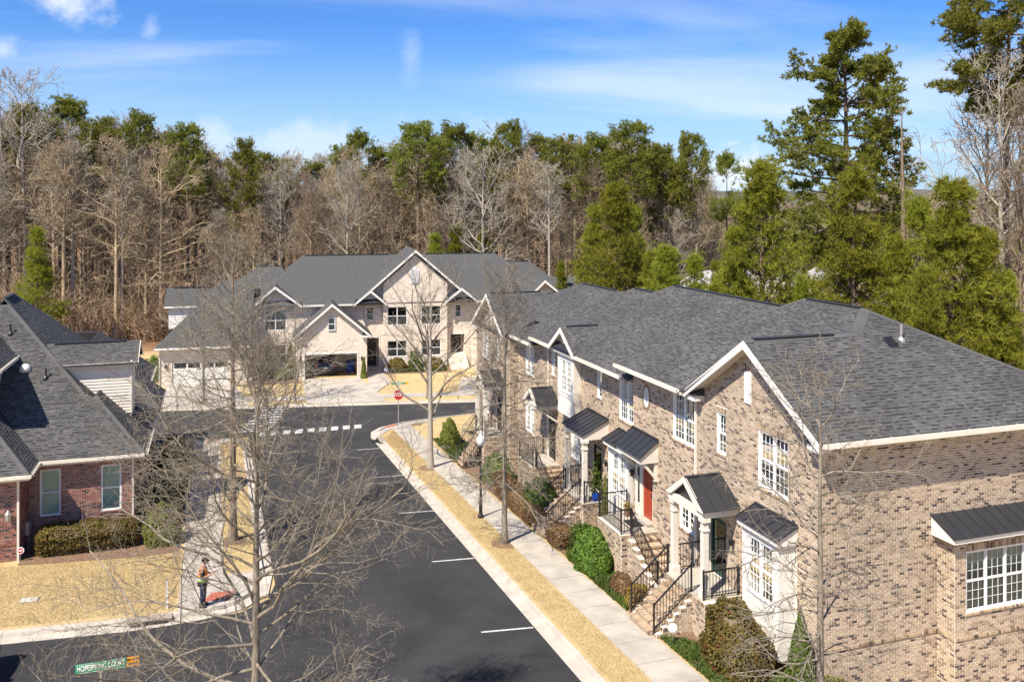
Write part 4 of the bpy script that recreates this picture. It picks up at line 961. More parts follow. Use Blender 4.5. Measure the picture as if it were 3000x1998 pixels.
        q=MB(); fr.box(q,u0+.05,u0+.09,n+.002,n+.05,z0+.95,z0+1.12); q.build('handle',M['iron'],o)
        q=MB(); 
        for b in((u0-.1,u0,z0,z1+.1),(u1,u1+.1,z0,z1+.1),(u0,u1,z1,z1+.1)): fr.box(q,b[0],b[1],n-.05,n+.05,b[2],b[3])
        q.build('door_frame',M['trim'] if m=='reddoor' else M[m],o)
        q=MB(); fr.box(q,u0-.15,u1+.15,n-.02,.25,z0-.08,z0-.005); q.build('threshold',M['conc'],o); return o
    door(FA,D1[0]+.1,D1[1]-.1,D1[2],D1[3]-.1,'greendoor',glass=True,label='dark green glazed storm door under the near gabled porch')
    rd=door(FA,32.0,32.86,2.04,4.0,'reddoor',label='red panelled front door')
    q=MB(); FA.box(q,32.97,33.4,-.12,-.04,2.04,4.1); q.build('sidelight',M['trim'],rd); q=MB(); FA.box(q,33.1,33.27,-.035,-.03,2.5,3.95); q.build('pane',M['glass'],rd)
    d3=door(FB,D3[0]+.1,D3[1]-.1,D3[2],D3[3]-.1,'iron',glass=True); 
    FD=Fr((17.0,0,0),(0,1,0),(-1,0,0)); door(FB,43.65,44.5,1.28,3.4,'iron',n=.03,glass=True); door(FG,D5[0]+.08,D5[1]-.08,D5[2],D5[3]-.1,'iron',glass=True)
    # wreath on the third door
    wr=MB(); 
    for k in range(46):
        t=rng.uniform(0,6.28); c=np.array(FB.pt(38.2+.24*math.cos(t),-.06+rng.uniform(0,.08),2.75+.24*math.sin(t))); v=rng.normal(0,.07,(3,3)); wr.add(list(c+v),[(0,1,2)])
    wr.build('wreath',M['holly'],T); wb=MB()
    for k in range(10): c=np.array(FB.pt(38.2+rng.uniform(-.1,.1),.06,3.0+rng.uniform(-.1,.1))); wb.add(list(c+rng.normal(0,.06,(3,3))),[(0,1,2)])
    wb.build('bow',M['signred'],T)
    # --- brick porches, landings and steps
    PB=Bricks(); pm=MB()
    def pier(x0,x1,y0,y1,z0,z1,cap=True):
        MB().box(x0,x1,y0,y1,z0,z1-.02).build('porch_pier',M['mortar'],T)
        f1=Fr((x0,0,0),(0,1,0),(-1,0,0)); f2=Fr((0,y0,0),(1,0,0),(0,-1,0)); f3=Fr((0,y1,0),(1,0,0),(0,1,0))
        ct=z1-.1 if cap else z1
        for f_,a,b in((f1,y0,y1),(f2,x0,x1),(f3,x0,x1)):
            PB.add(f_,brick_list(a,b,z0,ct)); 
            if cap: PB.add(f_,soldier(a,b,ct,z1),0,.03)
    def top_slab(x0,x1,y0,y1,z,m='conc',name='porch_floor'): MB().box(x0,x1,y0,y1,z-.04,z).build(name,M[m],T)
    FT=lambda z:None
    def tread(st,x0,x1,y0,y1,z,rise,axis,first=False):
        "one brick step: mortar body, rowlock bricks on top and on the riser"
        s_=MB().box(x0,x1,y0,y1,z-rise-.25,z-.012).build('step',M['brick'],st)
        if axis=='x':  # climbs toward +x, bricks laid side by side along y
            n=int(round((y1-y0)/COURSE)); p=(y1-y0)/n; V=[];
            for i in range(n): V.append((x0-.02,x1+.0,y0+i*p+JT/2,y0+(i+1)*p-JT/2))
            for a,b,c,d in V: trB.box(a,b,c,d,z-.09,z)
        else:
            n=int(round((x1-x0)/COURSE)); p=(x1-x0)/n
            for i in range(n): trB.box(x0+i*p+JT/2,x0+(i+1)*p-JT/2,y0-.02,y1,z-.09,z)
    def stairs(axis,x0,x1,y0,y1,ztop,zbot,n):
        st=empty('stairs',((x0+x1)/2,(y0+y1)/2,zbot)); st.parent=T; st.matrix_parent_inverse=wm(T).inverted()
        rise=(ztop-zbot)/n
        for i in range(n-1):
            z=ztop-rise*(i+1)
            if axis=='x': run=(x1-x0)/(n-1); a=x1-run*(i+1); tread(st,a,a+run,y0,y1,z,rise,'x')
            else: run=(y1-y0)/(n-1); b=y1-run*(i+1); tread(st,x0,x1,b,b+run,z,rise,'y')
        return st
    trB=MB()
    # porch 1
    pier(15.1,16.55,25.55,28.05,-.1,1.8); top_slab(15.08,16.6,25.53,28.07,1.86)
    pier(15.08,15.6,25.35,26.05,.1,1.87)
    stairs('x',13.62,15.1,26.4,27.85,1.84,zg(27)+.14,8)
    for y in(26.2,27.9):   # stepped cheek walls
        for i in range(6): a=15.1-.22*(i+1); pier(a,a+.22,y,y+.2,0,1.62-.185*i)
    rail(T,[(13.75,26.32,zg(27)+.3),(15.15,26.32,1.86)]); rail(T,[(13.75,27.98,zg(27)+.3),(15.15,27.98,1.86)]); rail(T,[(15.2,25.62,1.86),(16.5,25.62,1.86)]); rail(T,[(15.2,28.0,1.86),(16.5,28.0,1.86)])
    # landing 2 (red door), steps run down along the wall
    pier(15.0,16.6,31.45,33.7,-.6,1.92); top_slab(15.2,16.55,31.5,33.6,1.935)
    pier(15.3,15.5,28.4,31.45,-.3,.62); 
    for i in range(7): b=31.45-.36*i; pier(15.28,15.5,b-.36,b,-.3,1.75-.185*i)
    stairs('y',15.52,16.55,28.6,31.45,1.92,zg(29)+.12,10)
    rail(T,[(16.3,33.62,1.94),(15.06,33.62,1.94),(15.06,31.55,1.94),(15.45,31.5,1.94)]); rail(T,[(15.45,31.4,1.94),(15.45,29.3,.72)])
    MB().box(15.75,16.3,32.0,32.85,1.937,1.955).build('doormat',M['dark'],T)
    # porch 3
    pier(15.65,17.0,36.75,39.4,-1,1.3); top_slab(15.62,17,36.72,39.42,1.36); stairs('x',13.95,15.65,37.3,38.85,1.35,zg(38)+.14,9)
    for y in(37.08,38.87):
        for i in range(6): a=15.65-.25*(i+1); pier(a,a+.25,y,y+.2,-.5,1.1-.18*i)
    rail(T,[(14.05,37.2,zg(38)+.3),(15.7,37.2,1.37)]); rail(T,[(14.05,38.95,zg(38)+.3),(15.7,38.95,1.37)]); rail(T,[(15.75,36.82,1.37),(16.9,36.82,1.37)]); rail(T,[(15.75,39.3,1.37),(16.9,39.3,1.37)])
    # landing 4
    pier(15.5,17.0,43.0,45.3,-1.3,1.15); top_slab(15.5,17.0,43.0,45.3,1.2); stairs('y',15.75,16.95,40.6,43.0,1.2,zg(41)+.12,9)
    rail(T,[(16.9,45.2,1.2),(15.56,45.2,1.2),(15.56,43.1,1.2),(15.7,43.05,1.2)]); rail(T,[(15.7,42.9,1.2),(15.7,41.0,.1)])
    # porch 5
    pier(15.05,16.4,50.3,52.5,-1.6,.85); top_slab(15.03,16.4,50.28,52.52,.91); stairs('x',13.9,15.05,50.75,52.0,.9,zg(51)+.14,9)
    rail(T,[(13.95,50.65,zg(51)+.3),(15.1,50.65,.92)]); rail(T,[(13.95,52.1,zg(51)+.3),(15.1,52.1,.92)]); rail(T,[(15.15,50.35,.92),(16.3,50.35,.92)])
    tb=trB.build('tread_bricks',M['brick'],T,kind='stuff')
    V=[];F=[];o=0
    for fr,bl,n0,pr in PB.items:
        a,b=brick_arrays(fr,bl,n0,pr); V.append(a);F.append(b+o);o+=len(a)
    link('porch_bricks',npmesh('porch_bricks',np.concatenate(V),np.concatenate(F)),M['brick'],T,kind='stuff')
    # porch lights
    for x,y,z in((16.5,25.95,3.5),(16.9,36.9,3.0),(16.52,33.48,3.6)):
        m=MB(); m.lathe((x-.06,y,z),[(.03,-.12),(.07,-.1),(.085,.1),(.03,.18)],8); m.box(x-.03,x+.1,y-.03,y+.03,z-.02,z+.03); m.build('wall_lantern',M['iron'],T)
    return T
TH=townhouse()
# ------------------------------------------------------------------ red brick house on the left
def lefthouse():
    T=empty('brick_house',(-9,50,zg(50)),label='red brick house with steep grey shingle roof and siding dormer beside the sidewalk',cat='house')
    B=Bricks(); plate=MB(); e=3.31
    FM=Fr((0,44.8,0),(1,0,0),(0,-1,0)); FP=Fr((0,42.8,0),(1,0,0),(0,-1,0)); FRt=Fr((-7.94,0,0),(0,1,0),(1,0,0)); FE=Fr((-3.58,0,0),(0,1,0),(1,0,0))
    W1=(-7.5,-6.66,.68,2.78); W2=(-4.98,-4.12,.65,2.76)
    def face(fr,u0,u1,z0,z1,ops):
        ex=[];hl=[];sl_=[]
        for a,b,c,d in ops: ex+=[(a,b,c,d),(a-.02,b+.02,d,d+.205),(a-.05,b+.05,c-.085,c)]; hl+=soldier(a-.02,b+.02,d,d+.205); sl_+=soldier(a-.05,b+.05,c-.085,c)
        B.add(fr,brick_list(u0,u1,z0,z1,ex)); B.add(fr,hl,0,.012); B.add(fr,sl_,0,.045); wall_plate(plate,fr,u0,u1,z0,z1,ops)
    face(FM,-7.94,-3.58,-1.0,3.2,[W1,W2]); face(FP,-13.5,-7.94,-.9,3.2,[]); face(FRt,42.8,44.8,-.9,3.2,[]); face(FE,44.8,60,-2.2,3.2,[])
    B.add(FP,soldier(-13.5,-7.94,.2,.3),0,.03)
    plate.box(-20,-13.6,43,66,-2.5,3.2); plate.box(-13.6,-4.3,60,66.4,-2.5,3.2)
    link('wall',plate.mesh('wall'),M['redmortar'],T); B.finish(T,M['redbrick'])
    window(T,FM,*W1,units=1,grid=(1,1),upper='shade',lower='shade'); window(T,FM,*W2,units=1,grid=(1,1),upper='shade',lower='shade')
    Rf=Roof(T,M['deck'])
    xE=-3.5; top=9.66; yr=50.7
    H1=(-9.85,yr,top)      # head of the near hip
    # main front slope, side slope, rear
    Rf.plane([(-7.45,44.35,e),(xE,44.35,e),H1,(-13.8,yr,top)],21)
    Rf.plane([(xE,44.35,e),(xE,60.0,e),(-10.15,53.4,9.96),(-10.15,51.0,9.96),H1],22)
    Rf.plane([(xE,60,e),(-17,60,e),(-10.15,53.4,9.96)],23,shingle=False); Rf.plane([(-4.0,59.5,e),(-4.0,67,e),(-7.2,63.8,6.4),(-7.2,59.5,6.4)],40); Rf.plane([(-4.0,67,e),(-14,67,e),(-10,63.8,6.4),(-7.2,63.8,6.4)],41,shingle=False); Rf.cap((-4.0,67,e),(-7.2,63.8,6.4),(-4,62,e),(-8,67,e))
    Rf.plane([(-10.15,51.0,9.96),(-10.15,53.4,9.96),(-17,60,e),(-17,51,e)],24,shingle=False)
    Rf.cap((xE,44.35,e),H1,(-7,44.35,e),(xE,52,e),w=.17); Rf.cap((-10.15,53.4,9.96),(xE,60,e),(xE,50,e),(-10,60,e)); Rf.cap((-10.15,51,9.96),(-10.15,53.4,9.96),(xE,55,e),(-17,55,e)); Rf.cap((-13.8,yr,top),H1,(-10,44.35,e),(-12,yr+2,top-1.4))
    # low eave extension with its own hips (near), and a second one farther along
    for (ya,yb,xx) in((44.33,51.5,-3.08),(53.5,58.5,-2.9)):
        d=2.3 if ya<50 else 1.55
        Rf.plane([(xx,ya,e),(xx,yb,e),(xx-d,yb-d,e+d),(xx-d,ya+d,e+d)],25+int(ya))
        Rf.plane([(xx-d-.35,ya,e) if ya<50 else (xx-.6,ya,e),(xx,ya,e),(xx-d,ya+d,e+d),(xx-d-.4,ya+d,e+d)],27+int(ya))
        Rf.plane([(xx,yb,e),(xx-.45,yb,e),(xx-d-.4,yb-d,e+d),(xx-d,yb-d,e+d)],29+int(ya),shingle=False)
        Rf.cap((xx,ya,e),(xx-d,ya+d,e+d),(xx-2,ya,e),(xx,ya+3,e),w=.16); Rf.cap((xx,yb,e),(xx-d,yb-d,e+d),(xx,yb-2,e),(xx-2,yb,e),w=.12); Rf.cap((xx-d,ya+d,e+d),(xx-d,yb-d,e+d),(xx,ya+d,e),(xx-d-1,ya+d,e+d-.5),w=.12)
    # projecting front part
    Rf.plane([(-14,42.35,e),(-7.5,42.35,e),(-9.7,44.55,e+2.2),(-14,44.55,e+2.2)],33); Rf.plane([(-7.5,42.35,e),(-7.5,44.35,e),(-9.7,46.55,e+2.2),(-9.7,44.55,e+2.2)],34)
    Rf.cap((-7.5,42.35,e),(-9.7,44.55,e+2.2),(-10,42.35,e),(-7.5,44.3,e),w=.17)
    # upper storey at the left edge that throws its shade on the roof
    up=MB(); up.box(-15,-9.62,45.0,50.6,4.2,7.35); u_=up.build('upper_storey',M['trim'],T)
    Rf.plane([(-9.15,44.5,7.45),(-9.15,51,7.45),(-12.2,51,10.4),(-12.2,47.5,10.4)],35); Rf.plane([(-15.4,44.5,7.45),(-9.15,44.5,7.45),(-12.2,47.5,10.4)],36)
    gutter(u_,(-9.13,44.5,7.42),(-9.13,50.9,7.42),(1,0,0),clips=False); gutter(u_,(-15.3,44.52,7.42),(-9.15,44.52,7.42),(0,-1,0),clips=False)
    # siding dormer
    y0,y1,zb,zt=48.0,50.4,3.9,6.9; xf=-3.95
    dm=MB(); dm.box(-7.0,xf-.02,y0+.02,y1-.02,4.0,zt); dm.add([(xf-.02,y0,zt),(xf-.02,y1,zt),(xf-.02,49.2,7.72)],[(0,1,2)]); d_=dm.build('dormer',M['trim'],T)
    k=0; z=zb+.5
    while z<zt-.05:
        MB().add([(-7.0,y0-.004,z+.15),(xf,y0-.004,z+.15),(xf,y0-.03,z),(-7.0,y0-.03,z),(xf,y0+.02,z)],[(3,2,1,0),(2,4,1)]).build('siding_board',M['trim'],d_); z+=.15
    MB().box(xf-.06,xf+.03,y0-.05,y0+.03,4.4,zt).build('corner_board',M['trim'],d_); MB().box(-7.0,xf+.3,y0-.28,y0-.24,zt-.12,zt+.06).build('fascia',M['trim'],d_); MB().box(-7.0,xf+.3,y0-.24,y0,zt-.1,zt-.06).build('soffit',M['trim'],d_)
    Rf.plane([(-7.0,y0-.3,zt+.02),(xf+.32,y0-.3,zt+.02),(xf+.32,49.2,7.78),(-8.1,49.2,7.78)],37); Rf.plane([(xf+.32,y1+.3,zt+.02),(-7.2,y1+.3,zt+.02),(-8.1,49.2,7.78),(xf+.32,49.2,7.78)],38)
    Rf.cap((xf+.32,49.2,7.78),(-7.9,49.2,7.78),(-6,y0,zt),(-6,y1,zt),w=.12)
    for sg in(-1,1): MB().beam((xf+.33,49.2,7.72),(xf+.33,49.2+sg*1.5,zt-.02),.03,.16).build('rake_board',M['trim'],d_)
    downspout(d_,xf+.02,y0+.15,4.6,6.7,(0,-1,0))
    Rf.finish()
    for a,b in(((-10.15,51.2,10.03),(-10.15,53.2,10.03)),((-13.5,yr,top+.06),(-10.6,yr,top+.06)),((-7.6,49.2,7.85),(-4.3,49.2,7.85))): MB().beam(np.subtract(a,(0,0,.02)),np.subtract(b,(0,0,.02)),.2,.035).build('ridge_vent',M['metal'],T)
    # eaves
    gutter(T,(-7.45,44.36,e-.02),(-3.08,44.36,e-.02),(0,-1,0),clips=False); gutter(T,(-14,42.36,e-.02),(-7.4,42.36,e-.02),(0,-1,0),clips=False); gutter(T,(-7.5,42.35,e-.02),(-7.5,44.2,e-.02),(1,0,0),clips=False); gutter(T,(-3.08,44.35,e-.02),(-3.08,51.5,e-.02),(1,0,0)); gutter(T,(-2.9,53.5,e-.02),(-2.9,58.5,e-.02),(1,0,0)); gutter(T,(-4.0,60.1,e-.02),(-4.0,67,e-.02),(1,0,0))
    f=MB(); f.box(-7.9,-3.1,44.38,44.79,e-.27,e-.15); f.box(-13.6,-7.5,42.38,42.79,e-.27,e-.15); f.box(-7.93,-7.52,42.8,44.3,e-.27,e-.15); f.box(-3.57,-3.1,44.8,51.4,e-.27,e-.15); f.box(-3.57,-2.95,53.6,58.4,e-.27,e-.15); f.build('soffit',M['trim'],T)
    downspout(T,-7.99,42.78,-.5,3.0,(0,-1,0)); downspout(T,-3.62,44.78,-.6,3.0,(0,-1,0))
    # roof furniture
    def fz(y): return e+(y-44.35)
    for x,y in((-9.57,49.4),(-7.7,47.47)):
        m=MB(); m.cyl((x,y,fz(y)-.05),(x,y,fz(y)+.5),.04,.04,8); m.lathe((x,y,fz(y)-.02),[(.13,-.05),(.12,.06),(.05,.15)],8); m.build('vent_pipe',M['iron'],T)
    m=MB(); m.lathe((-8.65,47.88,fz(47.88)),[(.26,-.1),(.25,.05),(.22,.16),(.12,.24),(.02,.27)],16); m.build('roof_vent',M['white'],T,smooth=True)
    # wall lantern, meter
    m=MB(); m.lathe((-8.35,42.62,1.5),[(.05,-.18),(.1,-.15),(.12,.1),(.13,.12),(.03,.28)],8); m.box(-8.39,-8.31,42.6,42.8,1.45,1.53); m.build('wall_lantern',M['steel'],T)
    m=MB(); m.box(-7.94,-7.78,43.9,44.25,.2,.75); m.box(-7.94,-7.8,44.35,44.6,.3,.6); m.cyl((-7.86,44.05,-.6),(-7.86,44.05,.2),.03,.03,6); m.cyl((-7.86,44.45,-.6),(-7.86,44.45,.3),.03,.03,6); m.build('meter_box',M['steel'],T)
LH=lefthouse()
# ------------------------------------------------------------------ pale brick building across the cross street
def farbuilding():
    T=empty('brick_rowhouse',(GX,GY,-2.2),GA,label='pale cream brick row of homes with open garage across the cross street',cat='townhouse')
    def bld(mb,name,m,parent=None,**k): return mb.build(name,m,parent or T,world=False,**k)
    gz=-2.2; P=lambda u,w,z:(u,w,z-gz)
    class LF(Fr): pass
    def fr(w): return Fr((0,w,2.2),(1,0,0),(0,-1,0))
    wl=MB()
    def plate(w,u0,u1,z0,z1,ops,top=None): wall_plate(wl,fr(w),u0,u1,z0,z1,ops,top,depth=.15)
    import types
    global link
    old=link
    def lk(name,me,m=None,parent=None,world=True,**k): return old(name,me,m,parent,False,**k)
    globals()['link']=lk
    try:
        wz=4.0; mw=wz
        Wn=[(8.1,10.1,2.27,4.16),(11.55,13.55,2.27,4.17),(8.1,10.1,-.9,.73),(11.55,13.55,-.9,.73)]
        plate(mw-.6,7.7,14.2,gz,4.5,Wn,top=[(7.7,4.5),(14.2,4.5),(14.2,6.55),(10.95,9.35),(7.7,6.55)])
        for w_ in Wn: window(T,fr(mw-.6),*w_,units=2,grid=(1,1),upper='dark',lower='screen')
        plate(mw,-5.0,7.7,gz,4.6,[(6.03,6.78,2.8,4.1),(5.9,7.3,gz+.2,1.0),(-3.87,-1.8,2.05,4.05),(-3.87,-1.8,-1.2,.62)],top=[(-5,4.6),(-.5,4.6),(-2.85,6.3)])
        window(T,fr(mw),6.03,6.78,2.8,4.1,units=1,grid=(1,1),upper='dark',lower='screen'); window(T,fr(mw),-3.87,-1.8,2.05,4.05,units=2,grid=(1,1),upper='blind',lower='screen'); window(T,fr(mw),-3.87,-1.8,-1.2,.62,units=2,grid=(1,1),upper='dark',lower='screen')
        plate(mw,14.2,26,gz,4.6,[(15.1,15.75,2.9,4.15),(14.6,16.1,-.9,1.1)])
        window(T,fr(mw),15.1,15.75,2.9,4.15,units=1,grid=(1,2),upper='dark',lower='screen')
        wl.poly([P(5.0,mw-.02,4.6),P(7.7,mw-.02,4.6),P(7.7,mw-.02,7.0),P(6.4,mw-.02,5.9)]); wl.poly([P(14.2,mw-.02,4.6),P(17,mw-.02,4.6),P(15.6,mw-.02,5.9),P(14.2,mw-.02,7.0)])
        # returns of the big gable block
        for u in(7.7,14.2): wl.poly([(u,mw-.6,0),(u,mw,0),(u,mw,8.6),(u,mw-.6,8.6)])
        # garage gable
        plate(0,-.75,5.85,gz,1.85,[(0,4.9,gz,.19)],top=[(-.75,1.85),(5.85,1.85),(5.85,2.0),(2.54,4.85),(-.75,2.0)])
        for u in(-.75,5.85): wl.poly([(u,0,0),(u,mw,0),(u,mw,4.4),(u,0,4.15)])
        # garage room
        rm=MB(); rm.poly([(-.6,.2,0.02),(5.7,.2,0.02),(5.7,6.5,.02),(-.6,6.5,.02)]); bld(rm,'garage_floor',M['joint'])
        rm=MB(); rm.poly([(-.6,6.5,0),(5.7,6.5,0),(5.7,6.5,2.9),(-.6,6.5,2.9)]); rm.poly([(-.6,.2,0),(-.6,6.5,0),(-.6,6.5,2.9),(-.6,.2,2.9)]); rm.poly([(5.7,.2,0),(5.7,6.5,0),(5.7,6.5,2.9),(5.7,.2,2.9)]); rm.poly([(-.6,.2,2.9),(5.7,.2,2.9),(5.7,6.5,2.9),(-.6,6.5,2.9)]); bld(rm,'garage_lining',M['screen'])
        m=MB(); m.box(0.05,4.85,.9,3.3,2.55,2.6); bld(m,'raised_garage_door',M['white'])
        m=MB(); m.box(-.14,0,-.03,.05,0,2.4); m.box(4.9,5.04,-.03,.05,0,2.4); m.box(-.14,5.04,-.03,.05,2.4,2.55); bld(m,'garage_frame',M['white'])
        window(T,fr(0),2.15,2.85,2.47,3.7,units=1,grid=(1,1),upper='dark',lower='screen',n=.06)
        # left garage wing
        plate(-.4,-12.9,-5.2,gz,1.35,[(-11.85,-6.95,gz,.02)]); wl.poly([(-12.9,-.4,0),(-12.9,9,0),(-12.9,9,3.6),(-12.9,-.4,3.55)]); wl.poly([(-5.2,-.4,0),(-5.2,mw,0),(-5.2,mw,3.6),(-5.2,-.4,3.55)])
        gd=MB(); gd.box(-11.85,-6.95,-.32,-.26,0,2.22); go=bld(gd,'garage_door',M['white'])
        for i in range(4):
            for j in range(4):
                x=-11.75+i*1.2; z=.08+j*.54; q=MB(); q.box(x+.06,x+1.1,-.336,-.322,z,z+.44); bld(q,'door_panel',M['white'] if j<3 else M['dark'],go)
        # corner of house (rear walls)
        wl.poly([(-12.9,16,0),(30,16,0),(30,16,6.8),(-12.9,16,6.8)]); wl.poly([(26,mw,0),(26,16,0),(26,16,6.8),(26,mw,6.8)])
        # right wing past the townhouse
        plate(2.5,22.0,31,gz,4.6,[],top=[(22.6,4.6),(26,4.6),(24.3,6.5)]); wl.poly([(22,2.5,0),(22,mw,0),(22,mw,6.8),(22,2.5,6.8)])
        bld(wl,'wall',M['paleb'])
        # entries
        for u0,u1,z0,z1 in((5.9,7.3,gz+.2,1.0),(14.6,16.1,-.9,1.1)):
            q=MB(); q.poly([(u0,mw+1.2,z0-gz),(u1,mw+1.2,z0-gz),(u1,mw+1.2,z1-gz),(u0,mw+1.2,z1-gz)]); q.poly([(u0,mw+.1,z0-gz),(u1,mw+.1,z0-gz),(u1,mw+1.2,z0-gz),(u0,mw+1.2,z0-gz)]); q.poly([(u0,mw+.1,z0-gz),(u0,mw+1.2,z0-gz),(u0,mw+1.2,z1-gz),(u0,mw+.1,z1-gz)]); q.poly([(u1,mw+.1,z0-gz),(u1,mw+1.2,z0-gz),(u1,mw+1.2,z1-gz),(u1,mw+.1,z1-gz)]); bld(q,'entry_recess',M['paleb'])
            q=MB(); q.box(u0+.3,u1-.2,mw+1.1,mw+1.15,z0-gz,z1-gz-.15); bld(q,'door',M['iron'])
            q=MB(); q.box(u0-.14,u0,mw-.03,mw+.05,z0-gz,z1-gz); q.box(u1,u1+.14,mw-.03,mw+.05,z0-gz,z1-gz); q.box(u0-.14,u1+.14,mw-.03,mw+.05,z1-gz,z1-gz+.14); bld(q,'entry_trim',M['trim'])
        st=empty('stairs',(15.3,2.75,0)); st.parent=T
        for i in range(7): q=MB(); q.box(-.95,.95,1.0+i*.34-2.0,2.9-2+.4,0,.17*(i+1)); q.v=[(x,y if True else y,z) for x,y,z in q.v]; q.build('step',M['paleb'],st,world=False)
        # arched louvre in the big gable
        ar=MB(); c=10.87; pts=[(c-.44,mw-.66,6.47-gz),(c+.44,mw-.66,6.47-gz)]+[(c+.44*math.cos(t),mw-.66,7.7-gz+.44*math.sin(t)) for t in np.linspace(0,math.pi,12)]
        ar.ext(pts,(0,.05,0)); ao=bld(ar,'arched_vent',M['whitew'])
        for k in range(10): q=MB(); z=6.6-gz+k*.13; q.box(c-.36,c+.36,mw-.69,mw-.662,z,z+.03); bld(q,'louvre',M['whitew'],ao)
        # roofs
        rf=MB(); tr=MB(); mt=MB()
        def pl(*pts,t=.14): rf.slab([P(*p) for p in pts],t)
        e=4.58; rz=9.05; rw=10.2
        pl((-5.3,3.4,e),(26.6,3.4,e),(20.6,rw,rz),(-.3,rw,rz)); pl((26.6,3.4,e),(26.6,17,e),(20.6,rw,rz)); pl((26.6,17,e),(-5.3,17,e),(-.3,rw,rz),(20.6,rw,rz)); pl((-5.3,17,e),(-5.3,3.4,e),(-.3,rw,rz))
        # stepped hips on the left
        pl((-9.6,4.2,4.4),(0,4.2,4.4),(-2.4,9.4,8.05),(-4.75,9.4,8.05)); pl((-9.6,15,4.4),(-9.6,4.2,4.4),(-4.75,9.4,8.05)); pl((0,15,4.4),(-9.6,15,4.4),(-4.75,9.4,8.05),(-2.4,9.4,8.05))
        # wing
        pl((-13.4,-.9,1.45),(-4.9,-.9,1.45),(-4.9,6,7.0),(-7.9,6,7.0)); pl((-13.4,13,1.45),(-13.4,-.9,1.45),(-7.9,6,7.0))
        # gables
        def gab(u0,u1,w0,zf,uc,zr,wback,over=.12,t=.14):
            pl((u0,w0,zf),(uc,w0,zr),(uc,wback,zr),(u0,wback-0,zf),t=t); pl((uc,w0,zr),(u1,w0,zf),(u1,wback,zf),(uc,wback,zr),t=t)
            for a in(u0,u1):
                d=np.sign(a-uc); tr.add([P(uc,w0-.04,zr-.03),P(a,w0-.04,zf-.03),P(a,w0-.04,zf-.27),P(uc,w0-.04,zr-.3),P(uc,w0+.06,zr-.03),P(a,w0+.06,zf-.03),P(a,w0+.06,zf-.27),P(uc,w0+.06,zr-.3)],[(0,1,2,3),(7,6,5,4),(0,4,5,1),(2,6,7,3),(1,5,6,2)])
        gab(6.35,15.5,3.0,5.95,10.93,9.92,11.5); gab(-1.15,6.25,-.45,1.92,2.54,5.1,6.5); gab(-5.05,-.3,3.4,4.55,-2.85,6.5,8.5)
        gab(4.75,8.0,2.95,4.6,6.4,5.98,6); gab(13.9,17.35,2.95,4.62,15.65,6.0,6); gab(22.6,26.0,1.9,5.2,24.2,6.7,8)
        for a,b in((4.85,7.9),(14.0,17.25)): bld(MB().add([P(a,2.9,4.62),P(b,2.9,4.62),P(b,3.6,5.0),P(a,3.6,5.0)],[(0,1,2,3)]),'return_roof',M['metal']); tr.poly([P(a+.25,3.55,4.7),P(b-.25,3.55,4.7),P((a+b)/2,3.55,5.85)])
        for u,w0,z in((-1.05,-.4,1.95),(5.35,-.4,1.95),(-4.95,3.45,4.6),(-1.1,3.45,4.6)): bld(MB().add([P(u,w0,z),P(u+.85,w0,z),P(u+.7,w0+.4,z+.35),P(u+.15,w0+.4,z+.35)],[(0,1,2,3)]),'return_roof',M['metal']); tr.box(u,u+.85,w0,w0+.4,z-gz-.22,z-gz-.02)
        # right steps
        pl((19,6,4.6),(28.5,6,4.6),(24.6,10,8.1),(21.5,10,8.1)); pl((28.5,6,4.6),(28.5,16,4.6),(24.6,10,8.1)); pl((24,6,4.2),(34.8,6,4.2),(32.8,10,6.1),(24,10,6.1)); pl((34.8,6,4.2),(34.8,16,4.2),(32.8,10,6.1))
        pl((22,1.9,4.5),(31.5,1.9,4.5),(31.5,9,6.4),(22,9,6.4))
        bld(rf,'roof',M['farshingle'])
        for a,b in(((0,rw,rz+.05),(8.8,rw,rz+.05)),((12.8,rw,rz+.05),(20.3,rw,rz+.05)),((-4.6,9.4,8.1),(-2.6,9.4,8.1)),((22,10,8.15),(24.4,10,8.15)),((25,10,6.15),(32.6,10,6.15)),((-12.6,6.2,6.33),(-9,6.2,6.33))): bld(MB().beam(P(*a),P(*b),.25,.06),'ridge_vent',M['metal'])
        # gutters and soffits
        for a,b,z in(((-.2,3.3),(4.7,3.3),4.56),((17.4,3.3),(26.5,3.3),4.56),((8.0,3.3),(7.7,3.3),4.56)): tr.box(a[0],b[0],3.25,3.42,z-gz-.16,z-gz); tr.box(a[0],b[0],3.42,3.98,z-gz-.2,z-gz-.15)
        tr.box(-13.35,-5.0,-1.02,-.88,1.45-gz-.14,1.45-gz); tr.box(-13.3,-5.2,-.88,-.42,1.45-gz-.2,1.45-gz-.14)
        bld(tr,'trim',M['white'],kind='stuff')
        # white sided dormer on the wing
        d=MB(); d.box(-12.9,-8.9,5.0,7.4,2.4-gz,4.5-gz); do=bld(d,'dormer',M['white'])
        for k in range(13): q=MB(); z=2.5-gz+k*.155; q.add([(-12.93,5-.005,z+.15),(-9.0,5-.005,z+.15),(-9.0,5-.03,z),(-12.93,5-.03,z)],[(3,2,1,0)]); bld(q,'siding_board',M['white'],do)
        q=MB(); q.slab([P(-13.3,4.7,4.62),P(-8.5,4.7,4.62),P(-8.5,6.2,6.28),P(-13.3,6.2,6.28)],.1); q.slab([P(-8.5,7.7,4.62),P(-13.3,7.7,4.62),P(-13.3,6.2,6.28),P(-8.5,6.2,6.28)],.1); bld(q,'dormer_roof',M['farshingle'],do)
        q=MB(); q.box(-13.3,-8.8,4.62,4.72,4.45-gz,4.6-gz); bld(q,'gutter',M['white'],do)
